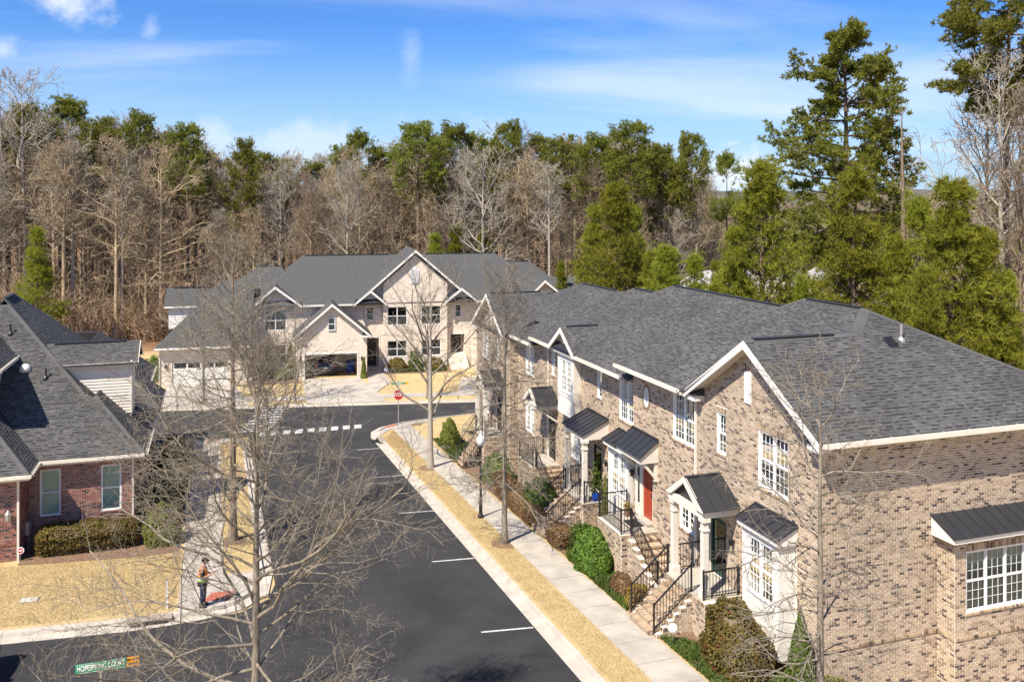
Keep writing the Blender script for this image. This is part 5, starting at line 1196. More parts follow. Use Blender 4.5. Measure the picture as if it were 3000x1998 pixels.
        # downspouts and lanterns
        q=MB(); q.box(-.85,-.77,-.08,0,0,4); q.box(5.87,5.95,3.9,4,0,6.6); q.box(-12.99,-12.9,-.5,-.42,0,3.4); bld(q,'downspout',M['trim'])
        for u,w0 in((-.4,-.08),(5.35,-.08),(-12.4,-.5)): bld(MB().lathe((u,w0,1.9),[(.03,-.2),(.09,-.16),(.1,.1),(.02,.24)],8),'wall_lantern',M['iron'])
        # a low side door canopy roof seen beside the townhouse
        q=MB(); q.slab([P(16.6,-.2,2.1),P(19.5,-.2,2.1),P(19.5,3.4,3.8),P(17.4,3.4,3.8)],.12); bld(q,'porch_roof',M['farshingle']); q=MB(); q.box(16.7,19.4,0,3.4,0,4.2); bld(q,'porch_wall',M['paleb'])
    finally: globals()['link']=old
    return T
FB_=farbuilding()
# ------------------------------------------------------------------ plants
def tubes(S,sides):
    "S rows: x0 y0 z0 x1 y1 z1 r0 r1"
    p=S[:,:3];q=S[:,3:6];d=q-p;L=np.linalg.norm(d,axis=1,keepdims=True);d=d/np.maximum(L,1e-6)
    a=np.where(np.abs(d[:,2:3])<.9,np.array([[0,0,1.]]),np.array([[1.,0,0]])); u=np.cross(d,a); u/=np.linalg.norm(u,axis=1,keepdims=True); v=np.cross(d,u)
    t=np.arange(sides)*2*math.pi/sides; c,s=np.cos(t),np.sin(t)
    ring=u[:,None,:]*c[None,:,None]+v[:,None,:]*s[None,:,None]
    A=p[:,None]+ring*S[:,6][:,None,None]; Bq=(q+d*S[:,7:8]*.4)[:,None]+ring*S[:,7][:,None,None]
    V=np.concatenate([A,Bq],1).reshape(-1,3); i=np.arange(sides); f=np.stack([i,(i+1)%sides,sides+(i+1)%sides,sides+i],1)
    F=(np.arange(len(S))[:,None,None]*2*sides+f[None]).reshape(-1,4); return V,F
def unit(v): return v/np.maximum(np.linalg.norm(v,axis=-1,keepdims=True),1e-9)
def growlevel(r,P,D,L,R0,nseg,wob,trop,tip=.35):
    "grow n branches at once; returns points (n,nseg+1,3), radii (n,nseg+1)"
    n=len(P); pts=[P]; d=unit(D)
    for k in range(nseg):
        d=unit(d+r.normal(0,wob,(n,3))+np.array([0,0,1.])*trop[:,None] if hasattr(trop,'__len__') else d+r.normal(0,wob,(n,3))+np.array([0,0,trop]))
        pts.append(pts[-1]+d*(L/nseg)[:,None])
    t=np.linspace(0,1,nseg+1); rad=R0[:,None]*(1-(1-tip)*t[None])
    return np.stack(pts,1),rad
def segs(Pt,rad):
    a=Pt[:,:-1].reshape(-1,3);b=Pt[:,1:].reshape(-1,3); return np.concatenate([a,b,rad[:,:-1].reshape(-1,1),rad[:,1:].reshape(-1,1)],1)
def children(r,Pt,rad,L,m,t0,ang,ratio,rr,jit=.35,t1=1.0):
    "m children per branch"
    n,k,_=Pt.shape; idx=np.repeat(np.arange(n),m); t=t0+(t1-t0)*((np.tile(np.arange(m),n)+r.random(n*m))/m)
    f=t*(k-1); i=np.minimum(f.astype(int),k-2); w_=(f-i)[:,None]
    p=Pt[idx,i]*(1-w_)+Pt[idx,i+1]*w_; d=unit(Pt[idx,i+1]-Pt[idx,i]); perp=unit(np.cross(d,r.normal(0,1,(n*m,3))))
    an=np.radians(ang+r.normal(0,9,n*m))[:,None]; D=d*np.cos(an)+perp*np.sin(an)
    LL=L[idx]*ratio*(1-.62*t)*r.uniform(1-jit,1+jit,n*m); R0=np.minimum(rad[idx,i]*.75,rr*(.35+.65*LL/np.maximum(LL.max(),1e-6))+.0015)
    return p,D,LL,R0
def bare_tree(seed,Ht,R,first,spread,n1,low,high,n2=7,n3=5,n4=0,bend=.06,upt=.03,lean=(0,0),nose=.5,rmin=.004,tw=1.0,top=.1,bt=1.0,cone=0):
    "returns trunk arrays and branch arrays (local, base at origin). low/high: branch angles from horizontal in degrees at the foot and head of the crown"
    r=np.random.default_rng(seed)
    n=14; t=np.linspace(0,1,n+1); x=np.cumsum(r.normal(0,bend*Ht/n*.6,n+1))*.5*t+lean[0]*t*Ht; y=np.cumsum(r.normal(0,bend*Ht/n*.6,n+1))*.5*t+lean[1]*t*Ht
    Pt=np.stack([x-x[0],y-y[0],t*Ht],1)[None]; rad=(R*((1-t)**.8*(1-top*.3)+.02)+.006)[None]; rad[0,0]*=1.35
    trunk=segs(Pt,rad)
    k=n1; tt=first+(0.985-first)*((np.arange(k)+r.random(k))/k); f=tt*n; i=np.minimum(f.astype(int),n-1); w_=(f-i)[:,None]
    p=Pt[0,i]*(1-w_)+Pt[0,i+1]*w_; az=np.arange(k)*2.39996+r.normal(0,.35,k); c=(tt-first)/(1-first)
    el=np.radians(low+(high-low)*c+r.normal(0,7,k)); D=np.stack([np.cos(az)*np.cos(el),np.sin(az)*np.cos(el),np.sin(el)],1)
    L=spread*(np.sin(np.pi*np.clip(.28+.72*c,0,1))**nose*.9+.12)*r.uniform(.7,1.2,k); L=np.minimum(L,spread*1.15)
    if cone: L=spread*(.2+.8*(1-c)**cone)*r.uniform(.65,1.15,k)*np.where(c<.06,.8,1)
    R0=np.minimum(rad[0,i]*.62,(.028*L**.9/1.6+.004)*bt)
    P1,r1=growlevel(r,p,D,L,R0,7,.16*tw,upt); out=[(segs(P1,r1),5)]
    p2,D2,L2,R2=children(r,P1,r1,L,n2,.14,42,.62,.016); P2,r2=growlevel(r,p2,D2,L2,R2,5,.2*tw,upt*.9); out.append((segs(P2,np.maximum(r2,rmin)),4))
    p3,D3,L3,R3=children(r,P2,r2,L2,n3,.12,42,.62,.008); P3,r3=growlevel(r,p3,D3,L3,R3,3,.24*tw,upt*.8); out.append((segs(P3,np.maximum(r3,rmin*.8)),3))
    if n4:
        p4,D4,L4,R4=children(r,P3,r3,L3,n4,.2,45,.7,.005); P4,r4=growlevel(r,p4,D4,L4,R4,2,.25*tw,upt*.5); out.append((segs(P4,np.maximum(r4,rmin*.65)),3))
    return trunk,out
def tree_meshes(name,seed,**k):
    tr,out=bare_tree(seed,**k)
    tm=npmesh(name+'_trunk',*tubes(tr,10),smooth=True); Vs=[];Fs=[];o=0
    for S,sd in out:
        V,F=tubes(S,sd)
        if sd==3:   # keep quads
            pass
        Vs.append(V);Fs.append(F+o);o+=len(V)
    bm_=npmesh(name+'_crown',np.concatenate(Vs),np.concatenate(Fs),smooth=True); return tm,bm_
def plant_tree(name,meshes,mats,loc,rotz=0,sc=1,parts=('trunk','crown'),**k):
    t=empty(name,loc,rotz,**k); t.scale=(sc,sc,sc)
    for pn,me,m in zip(parts,meshes,mats):
        if me is None: continue
        if len(me.materials)==0: me.materials.append(m)
        o=bpy.data.objects.new(pn,me); COL.objects.link(o); o.parent=t
        if m is not None and me.materials[0]!=m: o.material_slots[0].link='OBJECT'; o.material_slots[0].material=m
    return t
# street trees ------------------------------------------------------------
def at(x,y,dz=.1): return (x,y,zg(y)+dz)
m_=tree_meshes('oak',11,Ht=10.2,R=.125,first=.20,spread=5.9,n1=46,cone=.55,low=4,high=66,n2=8,n3=6,n4=5,bend=.04,upt=.03,rmin=.0048,bt=.55)
plant_tree('street_tree',m_,(M['bark'],M['bark']),at(.86,20.6),R(20),label='wide bare street tree spreading over the street corner by the street name sign',cat='tree',group='bare street trees')
m_=tree_meshes('oak2',12,Ht=13.0,R=.17,first=.20,spread=3.9,n1=48,cone=.5,low=-14,high=55,n2=7,n3=5,n4=2,bend=.03,upt=.015,rmin=.006,bt=.8)
plant_tree('street_tree',m_,(M['barkdark'],M['bark']),at(.78,42.1),R(100),label='tall bare street tree on the grass strip beside the red brick house',cat='tree',group='bare street trees')
m_=tree_meshes('pin_oak',13,Ht=11.9,R=.125,first=.19,spread=2.5,n1=54,bt=.7,low=-28,high=62,n2=8,n3=6,n4=3,bend=.03,upt=-.005,rmin=.0055,nose=.35)
plant_tree('street_tree',m_,(M['bark'],M['bark']),at(12.07,37.1),R(30),label='slim bare oak with drooping low twigs beside the lamp post',cat='tree',group='bare street trees')
m_=tree_meshes('pin_oak2',14,Ht=9.9,R=.105,first=.17,spread=2.2,n1=46,bt=.6,low=-26,high=64,n2=6,n3=5,n4=2,bend=.04,upt=-.004,rmin=.0045,nose=.3)
plant_tree('street_tree',m_,(M['bark'],M['bark']),at(11.95,15.5),R(75),label='slim bare oak standing before the near brick corner of the townhouse row',cat='tree',group='bare street trees')
m_=tree_meshes('maple',15,Ht=10.6,R=.18,first=.26,spread=5.0,n1=15,low=32,high=70,n2=6,n3=5,n4=2,bend=.04,upt=.05,rmin=.008)
plant_tree('street_tree',m_,(M['barkpale'],M['bark']),at(12.2,51.8),R(10),label='pale barked bare tree on the grass strip near the stop sign',cat='tree',group='bare street trees')
m_=tree_meshes('young',16,Ht=8.2,R=.11,first=.24,spread=3.2,n1=16,low=36,high=72,n2=6,n3=5,n4=0,bend=.05,upt=.05,rmin=.012)
for (x,y,rz,sc,lb) in((17.3,far_y(17.3)+1.4,30,1.0,'bare young tree on the verge before the cream brick steps'),(6.4,far_y(6.4)+1.4,140,.95,'bare young tree on the verge beside the open garage driveway'),(-.9,far_y(-.9)+1.4,250,1.05,'bare young tree on the verge beside the white garage door driveway')):
    plant_tree('street_tree',m_,(M['bark'],M['bark']),at(x,y),R(rz),sc,label=lb,cat='tree',group='bare street trees')
# pines ---------------------------------------------------------------------
def blades(r,C,nb,ln,wd,bias=(0,0,.35),spreadv=1.0,outward=None):
    n=len(C); c=np.repeat(C,nb,0); d=r.normal(0,1,(n*nb,3))*spreadv+np.array(bias)
    if outward is not None: d=d+np.repeat(outward,nb,0)
    d=unit(d); L=ln*r.uniform(.6,1.25,n*nb)[:,None]; s=unit(np.cross(d,r.normal(0,1,(n*nb,3))))*wd*r.uniform(.7,1.3,(n*nb,1))
    V=np.stack([c-s*.5,c+s*.5,c+d*L],1).reshape(-1,3); F=np.arange(n*nb*3).reshape(-1,3); return V,F
def pine(seed,Ht,R,first,spread,n1,shape='round',tuft=3,nb=9,ln=.42,wd=.07,n2=7,low=-5,high=55,dens=1.0,taper=1.0,mul=2):
    r=np.random.default_rng(seed); n=10; t=np.linspace(0,1,n+1)
    x=np.cumsum(r.normal(0,.02*Ht/n,n+1)); y=np.cumsum(r.normal(0,.02*Ht/n,n+1)); Pt=np.stack([x-x[0],y-y[0],t*Ht],1)[None]; rad=(R*(1-t)**.7+.015)[None]; rad[0,0]*=1.2
    tr=segs(Pt,rad); tt=first+(.99-first)*np.sort(r.random(n1)) if shape!='tier' else first+(.99-first)*np.repeat((np.arange(n1//4)+r.uniform(-.3,.3,n1//4))/(n1//4),4)
    k=len(tt); tt=np.clip(tt,first,.99); f=tt*n; i=np.minimum(f.astype(int),n-1); w_=(f-i)[:,None]; p=Pt[0,i]*(1-w_)+Pt[0,i+1]*w_
    c=(tt-first)/(1-first); az=np.arange(k)*2.39996+r.normal(0,.4,k); el=np.radians(low+(high-low)*c**1.3+r.normal(0,9,k))
    D=np.stack([np.cos(az)*np.cos(el),np.sin(az)*np.cos(el),np.sin(el)],1)
    if shape=='cone': L=spread*((1-c)**taper*.95+.07)*r.uniform(.75,1.15,k)
    elif shape=='tier': L=spread*(np.sin(np.pi*np.clip(.22+.76*c,0,1))**.7)*r.uniform(.45,1.2,k)
    else: L=spread*(np.sin(np.pi*np.clip(.25+.70*c,0,1))**.6)*r.uniform(.6,1.15,k)
    P1,r1=growlevel(r,p,D,L,np.minimum(rad[0,i]*.5,.02*L+.012),5,.12,.05); br=[(segs(P1,r1),4)]
    p2,D2,L2,R2=children(r,P1,r1,L,n2,.3 if shape!='cone' else .15,48,.5,.02,t1=1.0); L2=np.maximum(L2,.25); P2,r2=growlevel(r,p2,D2,L2,R2,3,.2,.08); br.append((segs(P2,r2),3))
    # needle tufts along the outer twigs
    tp=[P2[:,-1],P2[:,2],P1[:,-1]]
    if tuft>2: tp.append(P2[:,1]*.5+P2[:,2]*.5)
    if tuft==1: tp=[P2[:,-1],P1[:,-1]]
    C=np.concatenate(tp); C=C[r.random(len(C))<dens]; C=np.repeat(C,mul,0); C=C+r.normal(0,ln*(.55 if tuft>1 else .75),C.shape)*np.array([1,1,.6 if shape!='tier' else .5])
    ax=np.array([np.interp(C[:,2],Pt[0,:,2],Pt[0,:,0]),np.interp(C[:,2],Pt[0,:,2],Pt[0,:,1])]).T
    o=np.concatenate([unit(C[:,:2]-ax)*.55,np.zeros((len(C),1))],1)
    Vn,Fn=blades(r,C,nb,ln,wd,(0,0,.45 if shape!='cone' else .9),.8,o)
    Vs=[];Fs=[];oo=0
    for S,sd in br: V,F=tubes(S,sd); Vs.append(V);Fs.append(F+oo);oo+=len(V)
    return npmesh('pine_trunk',*tubes(tr,9),smooth=True),npmesh('pine_limbs',np.concatenate(Vs),np.concatenate(Fs),True),npmesh('pine_needles',Vn,Fn)
PM=lambda y:(M['barkpine'],M['barkpine'],M['needley' if y else 'needle']); PP=('trunk','limbs','crown')
# tall specimen pines
def at_px(ovx,d,dz=0):
    p=pix(ovx*1.2744,585,d); return (p[0],p[1],zg(p[1])+dz+gdrop(p[0],p[1]))
def top_z(ovy,d): return CAMZ-(ovy*1.2744-585)/F_PX*d
b=at_px(1945,70); h=top_z(58,70)-b[2]
plant_tree('pine_tree',pine(40,h,.36,.38,6.0,64,'tier',3,11,.34,.085,17,-8,30,.9,1.0,4),PM(0),b,R(15),parts=PP,label='tall lone pine with open tiered limbs rising above the young pines',cat='tree')
b=at_px(2318,52); h=top_z(-95,52)-b[2]
plant_tree('pine_tree',pine(41,h,.30,.70,3.8,40,'tier',3,11,.30,.07,17,-8,30,.9,1.0,4),PM(0),b,R(80),parts=PP,label='very tall slim pine with high crown beside the pale forked bare tree',cat='tree')
# young bright pines behind the townhouse row
YP=[pine(50+i,10,.13,.05,3.0,80,'cone',1,15,.24,.028,10,12,66,.95,1.0,4) for i in range(3)]
yl=[(1410,438,74,1.15),(1368,492,80,.9),(1455,488,79,.85),(1540,580,66,1.15),(1496,596,70,.9),(1598,600,66,.9),(1748,392,60,1.12),(1690,545,60,.75),(1962,410,54,1.08),(2052,560,52,.75),(2192,446,46,1.12),(2112,476,52,.8),(2268,545,46,.9),(2125,640,43,.8),(1048,528,112,1.0),(1110,540,112,.9),(1000,548,110,1.0),(85,533,102,.95),(1290,610,96,.8),(1648,618,70,.7),(2315,640,46,.7),(1845,650,54,.6)]
YL={0:'tall bushy young pine behind the far end of the townhouse roof',6:'broad dark young pine left of the tall lone pine',8:'young pine standing before the foot of the tall lone pine',10:'broad bright young pine beside the pale forked bare tree',3:'low young pine close behind the townhouse ridge',14:'young pine peeking over the ridge right of the cream brick gable',17:'single small pine at the wood edge left of the brown path',12:'young pine in front of the pale forked bare tree'}
for i,(ox,oy,d,wf) in enumerate(yl):
    b=at_px(ox,d); h=top_z(oy,d)-b[2]; tm=YP[i%3]
    t=plant_tree('young_pine',tm,PM(1),b,R(i*77),h/10,parts=PP,label=YL.get(i,'young bright green pine with limbs down to the ground behind the roofs'),cat='tree',group='young pines behind the roofs'); t.scale=(h/10*wf,h/10*wf,h/10)
# wood -----------------------------------------------------------------------
WB=[tree_meshes('wood%d'%i,60+i,Ht=20,R=.22,first=[.38,.5,.3,.42,.55,.35,.28][i],spread=[4.2,3.6,5.2,4.5,3.2,5.0,5.6][i],n1=[26,24,30,26,20,28,26][i],low=[25,35,18,30,38,20,12][i],high=70,n2=8,n3=7,n4=0,bend=.07,upt=.06,rmin=.016,tw=1.25) for i in range(7)]
WP=[pine(80+i,22,.24,[.70,.64,.76,.6,.68][i],[2.9,3.4,2.6,3.3,3.6][i],[34,38,30,40,34][i],['round','round','round','tier','round'][i],1,11,.38,.075,11,-8,48,1.0,1.0,4) for i in range(5)]
SK=[(-80,245),(0,250),(100,248),(200,285),(300,288),(430,310),(490,360),(560,335),(640,355),(700,372),(760,348),(830,330),(900,345),(960,312),(1040,312),(1100,318),(1180,308),(1240,330),(1330,330),(1440,308),(1500,342),(1580,338),(1620,420),(1690,440),(1760,455),(2400,470)]
def sky_y(x): return float(np.interp(x,[a for a,_ in SK],[b for _,b in SK]))
r=np.random.default_rng(5)
pines=[(60,262,126),(150,252,128),(215,290,122),(250,284,130),(322,286,124),(432,306,118),(400,345,128),(370,322,134),(560,331,120),(600,372,130),(650,382,132),(828,326,128),(790,350,134),(870,352,131),(962,309,118),(1000,352,128),(1045,310,122),(1100,322,124),(1080,355,130),(1172,306,128),(1140,350,124),(1235,333,130),(1290,327,124),(1330,345,130),(1372,336,118),(1455,302,112),(1425,365,118),(1490,350,120),(1520,345,116),(1587,332,114),(1560,395,116),(1672,373,122),(20,300,124),(-40,280,126),(110,300,132),(470,365,132),(720,392,136),(920,372,134),(2150,452,190),(2205,455,210),(1760,470,170),(2280,462,200),(1630,470,150)]
PL={5:'pine with bright layered crown right of the straight pale trunk',8:'rounded dark green pine above the left shoulder of the cream brick roof',14:'round topped slim pine just above the cream brick gable peak',25:'tall dense pine above the bushy young pine at the far roof end',29:'flat topped dark pine at the right end of the wood',31:'small lone pine standing in the gap beside the white cloud',1:'dark pine behind the broad bare tree at the left wood edge',19:'pine with bright crown above the right end of the cream brick ridge'}
for i,(ox,oy,d) in enumerate(pines):
    b=at_px(ox,d); h=top_z(oy,d)-b[2]; s_=h/22; t=plant_tree('pine_tree',WP[i%5],PM(0),b,R(i*53),s_,parts=PP,label=PL.get(i,'tall pine with dark green crown in the wood behind the homes'),cat='tree',group='tall pines in the wood'); f_=r.uniform(.72,1.05); t.scale=(s_*f_,s_*f_,s_)
nb_=0
BL={'barkwood':'tall bare grey tree in the wood behind the homes','barkpale':'tall bare pale barked tree in the wood behind the homes','barkdark':'tall bare dark trunked tree in the wood behind the homes'}
VAR={}
for i in range(200):
    ox=-70+1720*((i*.61803)%1.0)+r.normal(0,6); row=r.random(); d=109+row*46
    oy=sky_y(ox)+ (r.uniform(4,70) if row>.25 else r.uniform(40,170)); b=at_px(ox,d); h=top_z(oy,d)-b[2]; k=i%7; key=['barkwood','barkwood','barkpale','barkwood','barkdark'][i%5]
    t=plant_tree('bare_tree',WB[k],(M[key],M[key]),b,R(r.uniform(0,360)),h/20,label=BL[key],cat='tree',group=BL[key].replace('tall bare','bare').replace(' tree',' trees')); f_=r.uniform(.85,1.25); t.scale=(h/20*f_,h/20*f_,h/20)
# farther, lower wood to the right
for i in range(62):
    ox=1610+780*((i*.61803)%1.0); d=r.uniform(130,330); oy=r.uniform(452,505); b=at_px(ox,d); h=max(6,top_z(oy,d)-b[2]); k=i%7
    t=plant_tree('bare_tree',WB[k],(M['barkwood'],M['barkwood']),b,R(r.uniform(0,360)),h/20,label='low bare tree in the far wood beyond the young pines',cat='tree',group='bare trees of the far wood'); t.scale=(h/20*1.5,h/20*1.5,h/20)
for i in range(34):
    ox=1600+800*((i*.7548)%1.0); d=r.uniform(120,300); oy=r.uniform(462,520); b=at_px(ox,d); h=max(6,top_z(oy,d)-b[2]); tm=YP[i%3]
    t=plant_tree('young_pine',tm,PM(0),b,R(i*77),h/10,parts=PP,label='small green pine in the far wood beyond the young pines',cat='tree',group='small pines of the far wood'); t.scale=(h/10*1.1,h/10*1.1,h/10)
# named trunks at the wood edge and the right side
def special(ox,oy,d,k,key,lb,sx=1.0,rz=0):
    b=at_px(ox,d); h=top_z(oy,d)-b[2]; 
    t=plant_tree('bare_tree',WB[k],(M[key],M[key]),b,R(rz),1,label=lb,cat='tree'); t.scale=(h/20*sx,h/20*sx,h/20)
special(281,352,110,4,'barkpale','tall straight pale trunk standing alone at the wood edge by the brown path',1.0,40)
special(60,195,116,2,'barkpale','broad bare tree reaching above the pines at the left wood edge',1.2,10)
special(2300,140,50,1,'barkpale','tall pale forked bare tree beside the very tall slim pine',.9,200)
special(2262,160,56,2,'barkwood','thin bare tree with scattered old leaves left of the pale forked tree',.8,120)
special(2345,230,47,0,'barkdark','dark bare trunk right beside the very tall slim pine',.8,300)
sn=bare_tree(91,Ht=20,R=.17,first=.3,spread=2.0,n1=22,low=30,high=45,n2=5,n3=3,n4=0,bend=.08,upt=.0,rmin=.010,top=-2,bt=.35,nose=.9)
b=at_px(2082,62); h=top_z(228,62)-b[2]
Vs=[];Fs=[];o=0
for S,sd in sn[1]: V,F=tubes(S,sd); Vs.append(V);Fs.append(F+o);o+=len(V)
plant_tree('dead_tree',(npmesh('snag',*tubes(sn[0],8),smooth=True),npmesh('snag_twigs',np.concatenate(Vs),np.concatenate(Fs))),(M['barkdark'],M['barkdark']),b,R(60),h/20,parts=('trunk','branches'),label='leaning dead snag with short stubs beside the tall lone pine',cat='tree')
# understorey brush of the wood: uncountable twigs
def brush(name,cnt,fx,m,hmin,hmax,seed,tw=7):
    r=np.random.default_rng(seed); base=np.array([fx(r) for _ in range(cnt)]); P=np.repeat(base,tw,0)+np.concatenate([r.normal(0,.35,(cnt*tw,2)),np.zeros((cnt*tw,1))],1)
    D=unit(np.concatenate([r.normal(0,.42,(cnt*tw,2)),np.ones((cnt*tw,1))],1)); L=r.uniform(hmin,hmax,cnt*tw); R0=np.full(cnt*tw,.045)
    P1,r1=growlevel(r,P,D,L,R0,4,.18,.02); p2,D2,L2,R2=children(r,P1,r1,L,5,.25,40,.5,.016); P2,r2=growlevel(r,p2,D2,L2,R2,2,.25,.03)
    V1,F1=tubes(segs(P1,r1),3);V2,F2=tubes(segs(P2,np.maximum(r2,.022)),3)
    link(name,npmesh(name,np.concatenate([V1,V2]),np.concatenate([F1,F2+len(V1)])),m,kind='stuff',label=None)
def fx1(r):
    ox=r.uniform(-70,1640); d=r.uniform(108,150); return at_px(ox,d)
def fx2(r):
    ox=r.uniform(1600,2420); d=r.uniform(60,150); return at_px(ox,d)
M['brush']=mat('brown_brush',(.27,.19,.12),.9,.35,.25,0,col2=(.42,.32,.21)); M['brushr']=mat('reddish_brush',(.30,.175,.105),.9,.35,.25,0,col2=(.42,.29,.20))
brush('undergrowth',1700,fx1,M['brush'],2,9.5,3); brush('undergrowth',500,fx1,M['brushr'],2,5.5,4); brush('undergrowth',520,fx2,M['brush'],3,10.0,6)
# shrubs ----------------------------------------------------------------------
def shrub(name,loc,size,m,n=2600,leaf=.07,seed=0,shape='ball',core=True,**k):
    "ellipsoid or clipped box of leaves over a dark twig core"
    r=np.random.default_rng(seed); t=empty(name,loc,**k); sx,sy,sz=size; n=int(n*1.7)
    d=unit(r.normal(0,1,(n,3)))
    if shape=='ball':
        d[:,2]=np.abs(d[:,2])*1.0-.12; d=unit(d); rad=r.uniform(.72,1.0,n)[:,None]**.6
        lump=1+.10*np.sin(d[:,0:1]*5+seed)*np.cos(d[:,1:2]*6+seed)+.07*np.sin(d[:,2:3]*9+d[:,0:1]*8)
        C=d*rad*lump*np.array([sx,sy,sz*.92])+np.array([0,0,sz*.12])
    elif shape=='cone':
        z=r.random(n)**1.4; a=r.uniform(0,6.283,n); rr=(1-z)**.75*r.uniform(.7,1,n)+.03; C=np.stack([np.cos(a)*rr*sx,np.sin(a)*rr*sy,z*sz],1); d=unit(np.stack([np.cos(a),np.sin(a),np.full(n,.4)],1))
    else:
        q=8; e=(np.abs(d)**q).sum(1,keepdims=True)**(1/q); rad=r.uniform(.8,1.0,n)[:,None]; C=d/e*rad; C=C+.05*np.sin(C[:,[1,2,0]]*9+seed); C=C*np.array([sx,sy,sz/2])+np.array([0,0,sz/2+.03])
    nn=unit(d+r.normal(0,.55,(n,3))); u=unit(np.cross(nn,r.normal(0,1,(n,3)))); v=np.cross(nn,u); s_=leaf*1.45*r.uniform(.6,1.3,(n,1))
    V=np.stack([C-u*s_*.5,C+v*s_*.28,C+u*s_*.5,C-v*s_*.28],1).reshape(-1,3); V[:,2]=np.maximum(V[:,2],.0); F=np.arange(n*4).reshape(-1,4)
    o=link('foliage',npmesh('foliage',V,F),m,t,False)
    # stems and inner twigs
    S=[];kst=16
    P=np.stack([r.normal(0,sx*.12,kst),r.normal(0,sy*.12,kst),np.zeros(kst)],1); Q=unit(r.normal(0,1,(kst,3))+np.array([0,0,.9]))*np.array([sx*.75,sy*.75,sz*.75]); Q[:,2]=np.abs(Q[:,2])+.1
    if shape=='cone': Q=np.stack([r.normal(0,sx*.2,kst),r.normal(0,sy*.2,kst),r.uniform(.3,.85,kst)*sz],1)
    link('stem',npmesh('stem',*tubes(np.concatenate([P,Q,np.full((kst,1),.02),np.full((kst,1),.008)],1),4)),M['barkdark'],t,False)
    if core:
        cb=MB(); f=.6; 
        prof=[(.02,.0)]+[(math.sin(a)*f,1-math.cos(a)) for a in np.linspace(.5,2.3,7)]
        if shape=='cone': prof=[(.45,.02),(.48,.2),(.32,.9),(.12,1.4),(.02,1.6)]
        elif shape=='boxy': prof=[(.72,.02),(.75,.2),(.75,1.4),(.68,1.55),(.1,1.6)]
        nseg=14; V=[]; 
        for rr,z in prof:
            for i in range(nseg):
                a=2*math.pi*i/nseg; ca,sa=math.cos(a),math.sin(a)
                if shape=='boxy': e=(abs(ca)**8+abs(sa)**8)**(1/8); ca/=e; sa/=e
                V.append((rr*ca*sx,rr*sa*sy,max(.0,z*sz*.5)))
        cb.add(V,[(j*nseg+i,j*nseg+(i+1)%nseg,(j+1)*nseg+(i+1)%nseg,(j+1)*nseg+i) for j in range(len(prof)-1) for i in range(nseg)]); cb.build('inner_twigs',M['barkdark'],t,world=False)
    return t
sh=lambda *a,**k: shrub(*a,**k)
def g(x,y,dz=.12): return (x,y,zg(y)+dz)
sh('clipped_hedge',g(-5.35,43.35),(2.05,.75,1.15),M['hedge'],9000,.075,1,'boxy',label='long clipped olive hedge below the red brick windows',cat='hedge')
sh('round_shrub',g(-2.25,43.0),(.85,.85,1.75),M['box'],4200,.075,2,label='rounded light green bush at the corner of the red brick house',cat='shrub')
for i,(x,y,s1,s2,s3) in enumerate([(-2.3,46.2,.8,1.3,1.5),(-2.4,49.2,.8,1.4,1.7),(-2.3,52.2,.9,1.4,1.6),(-2.3,55.6,.9,1.5,1.9)]):
    sh('side_shrub',g(x,y),(s1,s2,s3),M['holly'],2600,.08,30+i,label='dark bush along the shaded side of the red brick house',cat='shrub',group='bushes along the shaded house side')
sh('round_shrub',g(-2.4,60.6),(1.1,1.3,1.5),M['hedge'],2600,.08,36,label='olive bush beside the cross street behind the red brick house',cat='shrub')
sh('holly_shrub',g(14.4,32.9),(.72,1.2,1.6),M['holly'],9000,.085,3,label='large round glossy green holly bush before the red door landing',cat='shrub')
sh('holly_shrub',g(15.0,40.4),(.95,1.35,1.7),M['holly'],5200,.085,4,label='dark green holly bush beside the third porch steps',cat='shrub')
sh('holly_shrub',g(15.0,47.2),(.9,1.6,1.5),M['holly'],3600,.085,5,label='dark green holly bush between the two far porches',cat='shrub')
sh('brown_hedge',g(14.3,41.9),(.5,3.3,1.0),M['brownshrub'],9000,.055,6,'boxy',label='long brown winter hedge beside the lamp post',cat='hedge')
sh('brown_hedge',g(14.25,36.0),(.45,.75,.8),M['brownshrub'],2200,.055,7,'boxy',label='short brown winter hedge by the third porch steps',cat='hedge')
sh('brown_shrub',g(14.45,28.75),(.5,.62,.75),M['autumn'],2400,.06,8,label='yellow and red leaved low bush beside the near porch steps',cat='shrub')
sh('brown_shrub',g(14.5,30.2),(.45,.75,.65),M['brownshrub'],2000,.055,17,label='low reddish brown bush below the red door landing wall',cat='shrub')
sh('brown_shrub',g(14.2,28.3-.0),(.35,.45,.85),M['brownshrub'],1800,.05,9,label='brown twiggy bush at the foot of the near porch railing',cat='shrub')
sh('shaped_shrub',g(14.9,57.6),(.66,.66,1.65),M['box'],3600,.085,10,label='tall rounded evergreen beside the far porch railing',cat='shrub')
sh('olive_shrub',g(15.1,23.6),(.95,1.35,1.95),M['hedge'],7000,.075,11,label='tall olive bush before the near white box bay',cat='shrub')
sh('cone_shrub',g(16.0,21.6),(.5,.5,2.3),M['holly'],3600,.06,12,'cone',label='narrow dark evergreen at the corner of the near box bay',cat='shrub')
sh('low_shrub',g(16.1,20.2),(.75,.7,.95),M['box'],2400,.06,13,label='low pale green bush at the near brick corner',cat='shrub')
sh('low_shrub',g(15.35,33.95-.7),(.25,.25,.1),M['box'],100,.06,14,core=False,label='tiny potted green by the red door landing',cat='plant')
sh('climbing_plant',g(15.75,34.6),(.25,.35,3.2),M['box'],1500,.06,15,'cone',label='tall climbing green plant beside the third porch column',cat='plant')
sh('low_shrub',g(14.9,35.4),(.55,.6,1.0),M['gcover'],1400,.07,16,label='loose green perennial beside the third porch pier',cat='plant')
